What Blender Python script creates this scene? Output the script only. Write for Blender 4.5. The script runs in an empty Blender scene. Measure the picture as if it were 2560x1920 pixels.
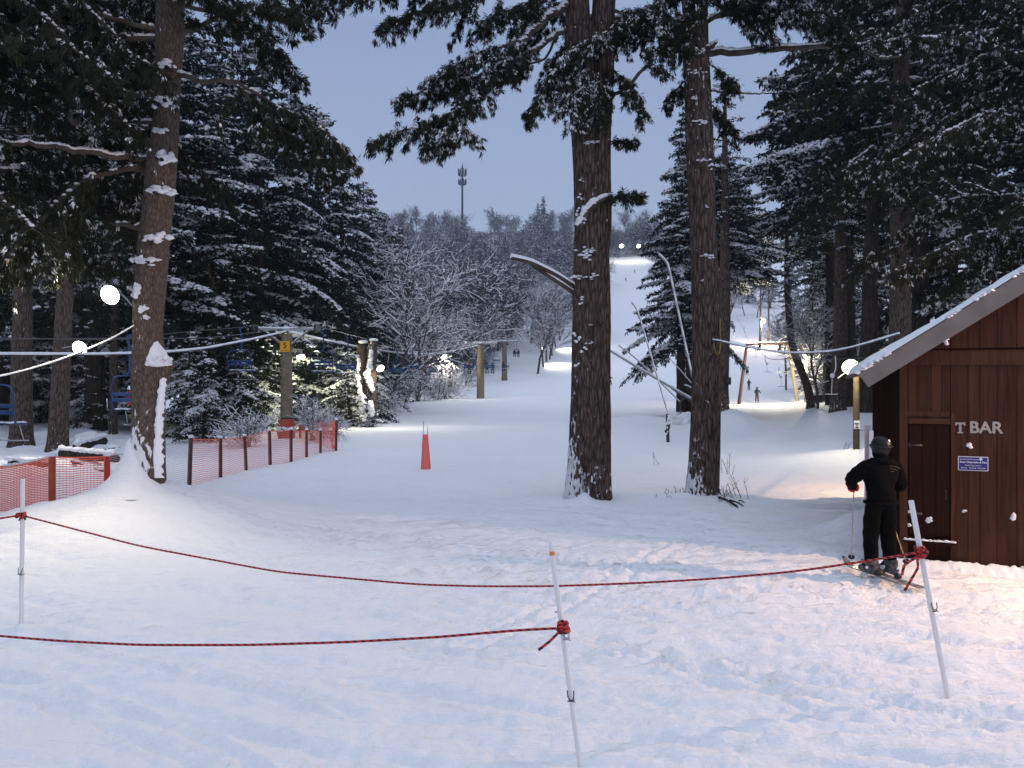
import bpy, bmesh, math, random
import numpy as np
from mathutils import Vector, Matrix

# ------------------------------------------------------------------ camera, sky, exposure
sc = bpy.context.scene
COL = sc.collection
F, CX, CY, CAMZ = 769.0, 512.0, 384.0, 2.54
cam = bpy.data.cameras.new("camera")
cam.sensor_width = 36.0
cam.lens = 36.0 * F / 1024.0
cam.clip_start = 0.1
cam.clip_end = 3000
camo = bpy.data.objects.new("camera", cam)
camo.location = (0, 0, CAMZ)
camo.rotation_euler = (math.radians(90), 0, 0)
COL.objects.link(camo)
sc.camera = camo

SUN_EL, SUN_ROT = math.radians(1.5), math.radians(180)
world = bpy.data.worlds.new("World")
sc.world = world
world.use_nodes = True
wn, wl = world.node_tree.nodes, world.node_tree.links
wn.clear()
sky = wn.new("ShaderNodeTexSky")
sky.sky_type = 'NISHITA'
sky.sun_disc = False
sky.sun_elevation = SUN_EL
sky.sun_rotation = SUN_ROT
bgs = wn.new("ShaderNodeBackground")
bgs.inputs[1].default_value = 0.05
wl.new(sky.outputs[0], bgs.inputs[0])
tc = wn.new("ShaderNodeTexCoord")
sep = wn.new("ShaderNodeSeparateXYZ")
wl.new(tc.outputs['Generated'], sep.inputs[0])
ramp = wn.new("ShaderNodeValToRGB")          # the even dusk overcast: paler low down, deeper above
e = ramp.color_ramp.elements
e[0].position, e[0].color = 0.0, (0.40, 0.455, 0.66, 1)
e[1].position, e[1].color = 1.0, (0.88, 0.99, 1.22, 1)
for pos_, col_ in ((.16, (0.35, 0.425, 0.635, 1)), (.42, (0.255, 0.33, 0.535, 1)), (.62, (0.56, 0.62, 0.80, 1))):
    e.new(pos_).color = col_
wl.new(sep.outputs[2], ramp.inputs[0])
bgo = wn.new("ShaderNodeBackground")
bgo.inputs[1].default_value = 0.92
wl.new(ramp.outputs[0], bgo.inputs[0])
add = wn.new("ShaderNodeAddShader")
wl.new(bgs.outputs[0], add.inputs[0]); wl.new(bgo.outputs[0], add.inputs[1])
wo = wn.new("ShaderNodeOutputWorld")
wl.new(add.outputs[0], wo.inputs[0])

sun = bpy.data.lights.new("sun", 'SUN')
sun.energy = 0.25
sun.angle = math.radians(40)
sun.color = (0.85, 0.88, 1.0)
suno = bpy.data.objects.new("sun", sun)
suno.rotation_euler = (math.radians(50), 0, math.radians(8))
suno.location = (0, -20, 60)
COL.objects.link(suno)

sc.view_settings.view_transform = 'Standard'
sc.view_settings.look = 'None'
sc.view_settings.exposure = 0.13
sc.view_settings.gamma = 1.0
sc.render.engine = 'CYCLES'
sc.cycles.use_denoising = True
sc.cycles.max_bounces = 5
sc.cycles.diffuse_bounces = 3
sc.cycles.glossy_bounces = 2
sc.cycles.transparent_max_bounces = 4
sc.cycles.sample_clamp_indirect = 6.0
sc.cycles.use_light_tree = True

# ------------------------------------------------------------------ helpers
RNG = np.random.default_rng(11)
PI = math.pi


def at(px, py, Y):
    return Vector(((px - CX) / F * Y, Y, CAMZ + (CY - py) / F * Y))


def nrm(v):
    return v / (np.linalg.norm(v, axis=-1, keepdims=True) + 1e-9)


_perm = np.random.default_rng(3).permutation(512)
_grad = np.random.default_rng(4).normal(size=(512, 2)); _grad /= np.linalg.norm(_grad, axis=1, keepdims=True)


def noise2(x, y):
    x = np.asarray(x, float); y = np.asarray(y, float)
    xi = np.floor(x).astype(int); yi = np.floor(y).astype(int)
    xf = x - xi; yf = y - yi
    u = xf * xf * xf * (xf * (xf * 6 - 15) + 10); v = yf * yf * yf * (yf * (yf * 6 - 15) + 10)

    def g(ix, iy, dx, dy):
        h = _perm[(_perm[ix & 511] + iy) & 511]
        return _grad[h, 0] * dx + _grad[h, 1] * dy
    a = g(xi, yi, xf, yf); b = g(xi + 1, yi, xf - 1, yf)
    c = g(xi, yi + 1, xf, yf - 1); d = g(xi + 1, yi + 1, xf - 1, yf - 1)
    return (a + u * (b - a)) * (1 - v) + (c + u * (d - c)) * v * 1.0


class MB:
    """Collects vertices and faces (numpy), builds one mesh object."""
    def __init__(s):
        s.v = []; s.q = []; s.qm = []; s.t = []; s.tm = []; s.n = 0; s.attr = []

    def add(s, v, q=None, t=None, m=0, mq=None, mt=None, attr=None):
        v = np.asarray(v, float).reshape(-1, 3)
        if q is not None and len(q):
            q = np.asarray(q, int).reshape(-1, 4)
            s.q.append(q + s.n); s.qm.append(np.full(len(q), m) if mq is None else np.asarray(mq, int))
        if t is not None and len(t):
            t = np.asarray(t, int).reshape(-1, 3)
            s.t.append(t + s.n); s.tm.append(np.full(len(t), m) if mt is None else np.asarray(mt, int))
        s.v.append(v); s.n += len(v)
        s.attr.append(np.zeros(len(v)) if attr is None else np.asarray(attr, float))
        return s

    def mesh(s, name, mats, smooth=True, attr_name=None):
        me = bpy.data.meshes.new(name)
        V = np.concatenate(s.v) if s.v else np.zeros((0, 3))
        Q = np.concatenate(s.q) if s.q else np.zeros((0, 4), int)
        T = np.concatenate(s.t) if s.t else np.zeros((0, 3), int)
        QM = np.concatenate(s.qm) if s.q else np.zeros(0, int)
        TM = np.concatenate(s.tm) if s.t else np.zeros(0, int)
        me.vertices.add(len(V)); me.vertices.foreach_set("co", V.astype(np.float32).ravel())
        nl = len(Q) * 4 + len(T) * 3
        me.loops.add(nl)
        me.loops.foreach_set("vertex_index", np.concatenate([Q.ravel(), T.ravel()]).astype(np.int32))
        npoly = len(Q) + len(T)
        me.polygons.add(npoly)
        st = np.concatenate([np.arange(len(Q)) * 4, len(Q) * 4 + np.arange(len(T)) * 3])
        me.polygons.foreach_set("loop_start", st.astype(np.int32))
        me.polygons.foreach_set("material_index", np.concatenate([QM, TM]).astype(np.int32))
        me.polygons.foreach_set("use_smooth", np.full(npoly, smooth))
        for m in (mats if isinstance(mats, (list, tuple)) else [mats]):
            me.materials.append(m)
        if attr_name:
            a = me.attributes.new(attr_name, 'FLOAT', 'POINT')
            a.data.foreach_set("value", np.concatenate(s.attr).astype(np.float32))
        me.update(calc_edges=True)
        me.validate()
        return me

    def build(s, name, mats, parent=None, smooth=True, attr_name=None, loc=None):
        o = bpy.data.objects.new(name, s.mesh(name, mats, smooth, attr_name))
        COL.objects.link(o)
        if parent is not None:
            o.parent = parent
        if loc is not None:
            o.location = loc
        return o

    # ---- primitives
    def box(s, c, size, rot=None, m=0, bev=0.0):
        hx, hy, hz = size[0] / 2, size[1] / 2, size[2] / 2
        R = np.eye(3) if rot is None else np.array(rot.to_3x3() if isinstance(rot, Matrix) else rot)
        c = np.array(c, float)
        if bev <= 0:
            v = np.array([[x, y, z] for z in (-hz, hz) for y in (-hy, hy) for x in (-hx, hx)])
            q = [[0, 2, 3, 1], [4, 5, 7, 6], [0, 1, 5, 4], [2, 6, 7, 3], [0, 4, 6, 2], [1, 3, 7, 5]]
            return s.add(v @ R.T + c, q, m=m)
        bm = bmesh.new()
        bmesh.ops.create_cube(bm, size=1.0)
        for vv in bm.verts:
            vv.co = (vv.co.x * size[0], vv.co.y * size[1], vv.co.z * size[2])
        bmesh.ops.bevel(bm, geom=list(bm.edges), offset=bev, segments=2, affect='EDGES')
        return s.bm(bm, R, c, m)

    def bm(s, bm, R=np.eye(3), c=(0, 0, 0), m=0):
        bmesh.ops.triangulate(bm, faces=[f for f in bm.faces if len(f.verts) > 4])
        bm.verts.index_update()
        v = np.array([x.co[:] for x in bm.verts]) @ np.asarray(R).T + np.asarray(c)
        q = [[x.index for x in f.verts] for f in bm.faces if len(f.verts) == 4]
        t = [[x.index for x in f.verts] for f in bm.faces if len(f.verts) == 3]
        bm.free()
        return s.add(v, q, t, m=m)

    def tube(s, pts, rad, n=8, m=0, caps=True, attr_pitch=None, squash=None):
        P = np.array([list(p) for p in pts], float); k = len(P)
        rad = np.full(k, rad) if np.isscalar(rad) else np.asarray(rad, float)
        T = np.gradient(P, axis=0); T = nrm(T)
        ref = np.array([0, 0, 1.0]) if abs(T[:, 2]).mean() < 0.8 else np.array([0, 1.0, 0])
        A = nrm(np.cross(T, ref)); B = np.cross(A, T)
        th = np.linspace(0, 2 * PI, n + 1)
        cs, sn = np.cos(th), np.sin(th)
        V = P[:, None] + rad[:, None, None] * (A[:, None] * cs[None, :, None] + B[:, None] * sn[None, :, None])
        idx = np.arange(k * (n + 1)).reshape(k, n + 1)
        q = np.stack([idx[:-1, :-1], idx[:-1, 1:], idx[1:, 1:], idx[1:, :-1]], -1).reshape(-1, 4)
        at_ = None
        if attr_pitch:
            L = np.concatenate([[0], np.cumsum(np.linalg.norm(np.diff(P, axis=0), axis=1))])
            at_ = (L[:, None] / attr_pitch + th[None] / (2 * PI)).ravel()
        base = s.n
        s.add(V.reshape(-1, 3), q, m=m, attr=at_)
        if caps:
            for row, c in ((0, P[0]), (k - 1, P[-1])):
                v = np.concatenate([V[row], c[None]])
                i = np.arange(n)
                t = np.stack([i, i + 1, np.full(n, n + 1)], -1) if row else np.stack([i + 1, i, np.full(n, n + 1)], -1)
                s.add(v, None, t, m=m, attr=np.full(len(v), at_[row * (n + 1)] if at_ is not None else 0))
        return s

    def ball(s, c, r, n=12, k=8, m=0, rot=None):
        r = np.array([r, r, r]) if np.isscalar(r) else np.array(r)
        bm = bmesh.new()
        bmesh.ops.create_uvsphere(bm, u_segments=n, v_segments=k, radius=1.0)
        R = np.eye(3) if rot is None else np.array(rot.to_3x3())
        return s.bm(bm, R @ np.diag(r), c, m)

    def cyl(s, a, b, r0, r1=None, n=12, m=0):
        return s.tube([a, (np.array(a) + np.array(b)) / 2, b], [r0, (r0 + (r1 if r1 is not None else r0)) / 2, r1 if r1 is not None else r0], n, m)

    def lumps(s, C, size, m=0, rng=RNG):
        """many small irregular rounded lumps; size (n,3) half-axes, along x random azimuth"""
        n = len(C)
        if n == 0:
            return s
        th = np.arange(6) * PI / 3
        ring1 = np.stack([np.cos(th), np.sin(th), np.full(6, 0.1)], -1)
        ring2 = np.stack([np.cos(th + .5) * .6, np.sin(th + .5) * .6, np.full(6, 0.8)], -1)
        base = np.concatenate([ring1, ring2, [[0, 0, 1.0]], [[0, 0, -.55]]])
        V = base[None] * (1 + rng.normal(0, .16, (n, 14, 1)))
        V = V * np.asarray(size)[:, None, :]
        a = rng.uniform(0, 2 * PI, n); ca, sa = np.cos(a)[:, None], np.sin(a)[:, None]
        V = np.stack([V[..., 0] * ca - V[..., 1] * sa, V[..., 0] * sa + V[..., 1] * ca, V[..., 2]], -1)
        V += np.asarray(C)[:, None]
        t = []
        q = []
        for i in range(6):
            j = (i + 1) % 6
            q.append([i, j, 6 + j, 6 + i]); t.append([6 + i, 6 + j, 12]); t.append([j, i, 13])
        off = (np.arange(n) * 14)[:, None, None]
        return s.add(V.reshape(-1, 3), (np.array(q)[None] + off).reshape(-1, 4), (np.array(t)[None] + off).reshape(-1, 3), m=m)

    def blades(s, P, D, L, W, m=0, rng=RNG, fold=0.25):
        """one diamond blade per row"""
        n = len(P)
        if n == 0:
            return s
        D = nrm(D)
        side = nrm(np.cross(D, rng.normal(size=(n, 3))))
        up = np.cross(side, D)
        L = np.broadcast_to(np.asarray(L, float), (n,))[:, None]; W = np.broadcast_to(np.asarray(W, float), (n,))[:, None]
        mid = P + D * L * .5 + up * W * fold
        V = np.stack([P, mid + side * W * .5, P + D * L, mid - side * W * .5], 1).reshape(-1, 3)
        q = np.arange(n * 4).reshape(n, 4)
        return s.add(V, q, m=m)


def thing(name, label, cat, loc=(0, 0, 0), group=None, rz=0.0):
    o = bpy.data.objects.new(name, None)
    COL.objects.link(o)
    o.location = loc; o.rotation_euler = (0, 0, rz)
    o.empty_display_size = 0.3
    return tag(o, label, cat, group)


def tag(o, label, cat, group=None):
    o['label'] = label; o['category'] = cat
    if group:
        o['group'] = group
    return o


def setting(o, kind='structure'):
    o['kind'] = kind
    return o


def copy_tree(root, loc, rz=0.0, scale=1.0, label=None, group=None):
    r = root.copy(); COL.objects.link(r)
    r.location = loc; r.rotation_euler = (0, 0, rz)
    r.scale = (scale, scale, scale) if np.isscalar(scale) else scale
    if label:
        r['label'] = label
    if group:
        r['group'] = group
    for ch in list(root.children):
        c = ch.copy(); COL.objects.link(c); c.parent = r
        for g in ch.children:
            d = g.copy(); COL.objects.link(d); d.parent = c
    return r


# ------------------------------------------------------------------ materials
def mat(name, col, rough=0.7, spec=0.3, metal=0.0, var=None, scale=5.0, bump=0.0, bscale=20.0, emit=None, estr=0.0):
    m = bpy.data.materials.new(name); m.use_nodes = True
    nt = m.node_tree; b = nt.nodes['Principled BSDF']
    b.inputs['Base Color'].default_value = (*col, 1)
    b.inputs['Roughness'].default_value = rough
    b.inputs['Specular IOR Level'].default_value = spec
    b.inputs['Metallic'].default_value = metal
    if emit:
        b.inputs['Emission Color'].default_value = (*emit, 1); b.inputs['Emission Strength'].default_value = estr
    tcn = nt.nodes.new("ShaderNodeTexCoord")
    if var:
        n = nt.nodes.new("ShaderNodeTexNoise"); n.inputs['Scale'].default_value = scale; n.inputs['Detail'].default_value = 5
        nt.links.new(tcn.outputs['Object'], n.inputs['Vector'])
        r = nt.nodes.new("ShaderNodeValToRGB")
        r.color_ramp.elements[0].position = .35; r.color_ramp.elements[1].position = .68
        r.color_ramp.elements[0].color = (*col, 1); r.color_ramp.elements[1].color = (*var, 1)
        nt.links.new(n.outputs['Fac'], r.inputs[0]); nt.links.new(r.outputs[0], b.inputs['Base Color'])
    if bump:
        n = nt.nodes.new("ShaderNodeTexNoise"); n.inputs['Scale'].default_value = bscale; n.inputs['Detail'].default_value = 6
        nt.links.new(tcn.outputs['Object'], n.inputs['Vector'])
        bp = nt.nodes.new("ShaderNodeBump"); bp.inputs['Strength'].default_value = bump; bp.inputs['Distance'].default_value = .05
        nt.links.new(n.outputs['Fac'], bp.inputs['Height']); nt.links.new(bp.outputs[0], b.inputs['Normal'])
    return m


def bark_mat(name, c1, c2, sx=9.0, sz=1.2, bump=.8, flecks=True):
    m = bpy.data.materials.new(name); m.use_nodes = True
    nt = m.node_tree; N, L = nt.nodes, nt.links; b = N['Principled BSDF']
    b.inputs['Roughness'].default_value = .9; b.inputs['Specular IOR Level'].default_value = .15
    t = N.new("ShaderNodeTexCoord"); mp = N.new("ShaderNodeMapping")
    mp.inputs['Scale'].default_value = (sx, sx, sz)
    L.new(t.outputs['Object'], mp.inputs[0])
    n1 = N.new("ShaderNodeTexNoise"); n1.inputs['Scale'].default_value = 1.6; n1.inputs['Detail'].default_value = 7; n1.inputs['Roughness'].default_value = .65
    L.new(mp.outputs[0], n1.inputs['Vector'])
    v = N.new("ShaderNodeTexVoronoi"); v.feature = 'DISTANCE_TO_EDGE'; v.inputs['Scale'].default_value = 1.9
    mixv = N.new("ShaderNodeMixRGB"); mixv.inputs[0].default_value = .25
    L.new(mp.outputs[0], mixv.inputs[1]); L.new(n1.outputs['Color'], mixv.inputs[2]); L.new(mixv.outputs[0], v.inputs['Vector'])
    mul = N.new("ShaderNodeMath"); mul.operation = 'MULTIPLY_ADD'; mul.inputs[1].default_value = 1.6
    L.new(v.outputs['Distance'], mul.inputs[0]); L.new(n1.outputs['Fac'], mul.inputs[2])
    r = N.new("ShaderNodeValToRGB"); r.color_ramp.elements[0].position = .38; r.color_ramp.elements[1].position = .95
    r.color_ramp.elements[0].color = (*c1, 1); r.color_ramp.elements[1].color = (*c2, 1)
    L.new(mul.outputs[0], r.inputs[0])
    bp = N.new("ShaderNodeBump"); bp.inputs['Strength'].default_value = bump; bp.inputs['Distance'].default_value = .06
    L.new(mul.outputs[0], bp.inputs['Height']); L.new(bp.outputs[0], b.inputs['Normal'])
    if flecks:   # wind-blown snow stuck in the bark: where it sits is stored on the mesh
        a = N.new("ShaderNodeAttribute"); a.attribute_name = "stuck"
        mp2 = N.new("ShaderNodeMapping"); mp2.inputs['Scale'].default_value = (1, 1, .45); L.new(t.outputs['Object'], mp2.inputs[0])
        n2 = N.new("ShaderNodeTexNoise"); n2.inputs['Scale'].default_value = 14; n2.inputs['Detail'].default_value = 3
        L.new(mp2.outputs[0], n2.inputs['Vector'])
        ad = N.new("ShaderNodeMath"); ad.operation = 'ADD'; L.new(n2.outputs['Fac'], ad.inputs[0]); L.new(a.outputs['Fac'], ad.inputs[1])
        st = N.new("ShaderNodeMapRange"); st.inputs['From Min'].default_value = .98; st.inputs['From Max'].default_value = 1.03
        L.new(ad.outputs[0], st.inputs[0])
        mx = N.new("ShaderNodeMixRGB"); L.new(st.outputs[0], mx.inputs[0]); L.new(r.outputs[0], mx.inputs[1]); mx.inputs[2].default_value = (.8, .82, .86, 1)
        L.new(mx.outputs[0], b.inputs['Base Color'])
    else:
        L.new(r.outputs[0], b.inputs['Base Color'])
    return m


def snow_ground_mat():
    m = bpy.data.materials.new("groomed_snow"); m.use_nodes = True
    nt = m.node_tree; N, L = nt.nodes, nt.links; b = N['Principled BSDF']
    b.inputs['Roughness'].default_value = .75; b.inputs['Specular IOR Level'].default_value = .15
    t = N.new("ShaderNodeTexCoord")
    n0 = N.new("ShaderNodeTexNoise"); n0.inputs['Scale'].default_value = .35; n0.inputs['Detail'].default_value = 4
    L.new(t.outputs['Object'], n0.inputs['Vector'])
    r = N.new("ShaderNodeValToRGB"); r.color_ramp.elements[0].color = (.80, .825, .87, 1); r.color_ramp.elements[1].color = (.88, .89, .92, 1)
    L.new(n0.outputs['Fac'], r.inputs[0]); L.new(r.outputs[0], b.inputs['Base Color'])
    n1 = N.new("ShaderNodeTexNoise"); n1.inputs['Scale'].default_value = 9; n1.inputs['Detail'].default_value = 7; n1.inputs['Roughness'].default_value = .65
    L.new(t.outputs['Object'], n1.inputs['Vector'])
    mp = N.new("ShaderNodeMapping"); mp.inputs['Rotation'].default_value = (0, 0, math.radians(-14)); mp.inputs['Scale'].default_value = (.7, 16, 1)
    L.new(t.outputs['Object'], mp.inputs[0])
    n2 = N.new("ShaderNodeTexNoise"); n2.inputs['Scale'].default_value = 1.0; n2.inputs['Detail'].default_value = 3
    L.new(mp.outputs[0], n2.inputs['Vector'])
    ad = N.new("ShaderNodeMath"); ad.operation = 'ADD'; L.new(n1.outputs['Fac'], ad.inputs[0]); L.new(n2.outputs['Fac'], ad.inputs[1])
    bp = N.new("ShaderNodeBump"); bp.inputs['Strength'].default_value = .8; bp.inputs['Distance'].default_value = .05
    L.new(ad.outputs[0], bp.inputs['Height']); L.new(bp.outputs[0], b.inputs['Normal'])
    return m


M = {}
M['ground'] = snow_ground_mat()
M['snow'] = mat("fresh_snow", (.84, .86, .90), .8, .1, bump=.3, bscale=18)
M['pine_bark'] = bark_mat("pine_bark", (.012, .009, .008), (.150, .108, .088), 10.5, 2.0, 1.0)
M['pale_bark'] = bark_mat("pale_bark", (.050, .037, .029), (.155, .118, .094), 15, 5, .6)
M['dark_bark'] = bark_mat("dark_bark", (.012, .010, .009), (.05, .037, .030), 5, 1.0, .5, flecks=False)
M['twig_bark'] = mat("twig_bark", (.06, .052, .055), .9, .1, var=(.10, .085, .085), scale=2)
M['limb_bark'] = mat("limb_bark", (.055, .042, .034), .9, .1, var=(.11, .09, .07), scale=3)
M['needle'] = mat("pine_needles", (.014, .020, .012), .7, .12, var=(.034, .036, .020), scale=1.3)
M['needle_dark'] = mat("hemlock_needles", (.006, .010, .009), .7, .12, var=(.018, .025, .017), scale=.8)
M['wood_post'] = mat("weathered_post", (.16, .13, .095), .85, .15, var=(.24, .20, .14), scale=6, bump=.3, bscale=30)
M['orange_post'] = mat("painted_post", (.32, .06, .035), .6, .3, var=(.42, .10, .04), scale=6)
M['rust_post'] = mat("brown_stake", (.115, .058, .046), .8, .15, var=(.075, .038, .034), scale=5)
M['net'] = mat("orange_net", (.88, .17, .11), .5, .3)
M['grey_net'] = mat("grey_net", (.42, .38, .36), .6, .3)
M['galv'] = mat("galvanised_steel", (.42, .43, .45), .45, .5, metal=.6, var=(.32, .33, .35), scale=8)
M['dark_metal'] = mat("dark_metal", (.03, .03, .035), .5, .4)
M['blue'] = mat("blue_paint", (.012, .048, .15), .5, .3, var=(.018, .065, .19), scale=6)
M['yellow'] = mat("yellow_sign", (.75, .36, .02), .5, .3)
M['black'] = mat("black_paint", (.012, .012, .013), .5, .3)
M['white'] = mat("white_plastic", (.72, .73, .74), .4, .4)
M['grey_letter'] = mat("grey_letters", (.36, .34, .31), .6, .3)
M['orange_tape'] = mat("orange_tape", (.75, .22, .04), .5, .3)
M['redbag'] = mat("red_fabric", (.55, .04, .03), .7, .2)


def lamp_mat(name, col, s):
    return mat(name, (.9, .9, .9), .4, .3, emit=col, estr=s)


def stripe_mat():
    m = bpy.data.materials.new("braided_rope"); m.use_nodes = True
    nt = m.node_tree; N, L = nt.nodes, nt.links; b = N['Principled BSDF']; b.inputs['Roughness'].default_value = .8
    a = N.new("ShaderNodeAttribute"); a.attribute_name = "twist"
    fr = N.new("ShaderNodeMath"); fr.operation = 'FRACT'; L.new(a.outputs['Fac'], fr.inputs[0])
    gt = N.new("ShaderNodeMath"); gt.operation = 'GREATER_THAN'; gt.inputs[1].default_value = .42; L.new(fr.outputs[0], gt.inputs[0])
    mx = N.new("ShaderNodeMixRGB"); L.new(gt.outputs[0], mx.inputs[0])
    mx.inputs[1].default_value = (.015, .010, .018, 1); mx.inputs[2].default_value = (.52, .03, .028, 1)
    L.new(mx.outputs[0], b.inputs['Base Color'])
    return m


M['rope'] = stripe_mat()

# ------------------------------------------------------------------ terrain
_py = np.array([-80, 0, 60, 88, 101, 114, 135, 165, 192, 230, 300, 373, 410, 460, 520, 600, 700])
_pz = np.array([0, 0, 0, .1, .5, 1.7, 4.3, 8.8, 13.2, 21, 38, 58, 68, 86, 104, 116, 112.])
_fy = np.arange(-80, 700, 1.0)
_fz = np.interp(_fy, _py, _pz)
_k = np.hanning(19); _k /= _k.sum()
_fzs = np.convolve(np.pad(_fz, 9, mode='edge'), _k, mode='valid')


def G(x, y, r2x, r2y, cx, cy):
    return np.exp(-((x - cx) / r2x) ** 2 - ((y - cy) / r2y) ** 2)


def sstep(a, b, v):
    t = np.clip((v - a) / (b - a), 0, 1)
    return t * t * (3 - 2 * t)


T1 = (-6.72, 14.0)      # pale pine on the mound
T2 = (1.62, 16.5)       # big double pine
T3 = (4.20, 17.0)       # right pine


_tr = np.random.default_rng(15)
TRACKS = [(_tr.uniform(-7, 7), _tr.uniform(5.2, 14), _tr.choice([-12, -18, 4, -30, 60, 150, -8]) + _tr.normal(0, 7), _tr.normal(0, .02), -_tr.uniform(1, 5), _tr.uniform(1, 6), _tr.uniform(.16, .34)) for _ in range(52)]


def ground(x, y, fine=True):
    x = np.asarray(x, float); y = np.asarray(y, float)
    z = np.interp(y, _fy, _fzs)
    z = z + .70 * G(x, y, 2.3, 1.8, T1[0], T1[1]) + .16 * G(x, y, .6, .55, T1[0] - .1, T1[1] - .1)
    z = z + .10 * G(x, y, 1.6, 1.2, T2[0], T2[1]) + .16 * G(x, y, .16, .3, T2[0] - .12, T2[1] - .5)
    z = z + .16 * G(x, y, 1.5, 1.3, T3[0], T3[1])
    z = z + 1.15 * G(x, y, 1.7, 3.0, 11.9, 42) + .5 * G(x, y, 2.5, 3, 8.5, 50)
    z = z + .58 * G(x, y, 3.2, 2.4, 12.2, 24.5) + .10 * G(x, y, 4.0, 2.5, 11, 31)
    z = z + .42 * G(x, y, .75, .6, 6.0, 12.9) + .18 * G(x, y, .5, .45, 6.6, 14.2)
    z = z + 1.0 * sstep(.33, .44, x / np.maximum(y, 1)) * sstep(28, 42, y)
    z = z + 1.0 * sstep(-.42, -.62, x / np.maximum(y, 1)) * sstep(24, 55, y)
    # forest floor, hummocky
    fl = sstep(-.44, -.50, x / np.maximum(y, 1)) * sstep(16.5, 20, y) * sstep(75, 55, y)
    z = z + fl * (.32 * noise2(x * .55, y * .55) + .16 * noise2(x * 1.7 + 9, y * 1.7))
    far = sstep(40, 160, y)
    z = z + far * (2.2 * noise2(x * .018 + 3, y * .018) + .5 * noise2(x * .08, y * .08))
    mid = sstep(8, 20, y) * (1 - .5 * far)
    z = z + .10 * mid * noise2(x * .22 + 4, y * .22) + .035 * mid * noise2(x * .9, y * .9)
    if fine:
        near = sstep(34, 16, y)
        z = z + near * (.05 * noise2(x * 1.1 + .5, y * 1.4) + .040 * np.abs(noise2(x * 2.3, y * 3.4)) + .020 * noise2(x * 5.5, y * 7.5)
                        + .016 * noise2(x * 13, y * 16) + .008 * noise2(x * 27, y * 31))
        # ski tracks, long shallow grooves in slightly different directions
        for ang, ph, am in ((-10, 2.1, .045), (-17, 6.4, .040), (5, 1.3, .03), (-28, 4.4, .035)):
            a = math.radians(ang)
            u = x * math.cos(a) + y * math.sin(a); w = -x * math.sin(a) + y * math.cos(a)
            w = w + .35 * noise2(u * .16 + ph, w * .2)
            g = noise2(w * 3.3 + ph * 7, u * .13 + ph)
            z = z - near * am * sstep(.12, .34, g)
        for x0, y0, ang, cv, u0, u1, gap in TRACKS:
            a = math.radians(ang); dx, dy = x - x0, y - y0
            u = dx * math.cos(a) + dy * math.sin(a); w0 = -dx * math.sin(a) + dy * math.cos(a) - cv * u * u
            on = sstep(u0, u0 + .5, u) * sstep(u1, u1 - .5, u)
            for w in (w0, w0 - gap):
                z = z + near * on * (-.034 * np.exp(-(w / .045) ** 4) + .016 * np.exp(-((np.abs(w) - .085) / .03) ** 2))
        # churned-up ridge
        z = z + near * .035 * G(x, y, 6, .5, 0, 14.6) * (1 + noise2(x * 3, y * 3))
    return z


def gz(x, y):
    return float(ground(np.array([x]), np.array([y]))[0])


def build_ground():
    s = np.exp(np.linspace(math.log(1.2), math.log(690), 1150))
    y = s - 2.0
    u = np.linspace(-1.5, 1.5, 760)
    S, U = np.meshgrid(s, u, indexing='ij')
    X = S * U; Y = S - 2.0
    Z = ground(X, Y)
    idx = np.arange(X.size).reshape(X.shape)
    q = np.stack([idx[:-1, :-1], idx[:-1, 1:], idx[1:, 1:], idx[1:, :-1]], -1).reshape(-1, 4)
    mb = MB(); mb.add(np.stack([X, Y, Z], -1).reshape(-1, 3), q)
    setting(mb.build("snow_ground", M['ground']))
    mb = MB()
    mb.add([[-900, -400, -.35], [900, -400, -.35], [900, 60, -.35], [-900, 60, -.35]], [[0, 1, 2, 3]])
    setting(mb.build("ground", M['snow'], smooth=False))


build_ground()

# ------------------------------------------------------------------ lamps
def floodlight(label, pos, face, r, power, col, estr=30.0, arm_to=None, group="floodlights along the ski runs", soft=.12, spot=None, parts=True):
    """round floodlight: bowl housing, bright lens, bracket arm; its own light just in front of the lens"""
    p = Vector(pos); f = Vector(face).normalized()
    t = thing("floodlight", label, "floodlight", p, group)
    q = f.to_track_quat('Z', 'Y').to_matrix().to_3x3(); R = np.array(q)
    h = MB()
    prof = [(.25, -1.5), (.35, -1.5), (.42, -1.05), (.8, -.55), (1.08, -.08), (1.12, 0), (1.04, .0)]
    n = 16; th = np.linspace(0, 2 * PI, n + 1)[:-1]
    V = np.array([[a * r * math.cos(x), a * r * math.sin(x), z * r] for a, z in prof for x in th]) @ R.T
    idx = np.arange(len(prof) * n).reshape(len(prof), n)
    qd = np.stack([idx[:-1], np.roll(idx[:-1], -1, 1), np.roll(idx[1:], -1, 1), idx[1:]], -1).reshape(-1, 4)
    h.add(V, qd)
    h.build("housing", M['galv'], t)
    ln = MB()
    ln.ball((0, 0, 0), (r, r, r * .42), 16, 8, rot=q.to_4x4())
    ln.build("lens", lamp_mat("lamp_glow", col, estr), t)
    if arm_to is not None:
        a = Vector(arm_to) - p
        b = -f * r * 1.5
        MB().tube([b, b * .5 + a * .5 + Vector((0, 0, .02)), a], .022 if r > .1 else .03, 6).build("bracket", M['galv'], t)
    ld = bpy.data.lights.new("floodlight_beam", 'SPOT' if spot else 'POINT')
    ld.energy = power; ld.color = col; ld.shadow_soft_size = soft
    if spot:
        ld.spot_size = math.radians(spot); ld.spot_blend = .6
    lo = bpy.data.objects.new("floodlight_beam", ld); COL.objects.link(lo)
    lo.parent = t; lo.location = f * (r * .9 + soft)
    if spot:
        lo.rotation_euler = (-f).to_track_quat('Z', 'Y').to_euler()
    return t


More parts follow.
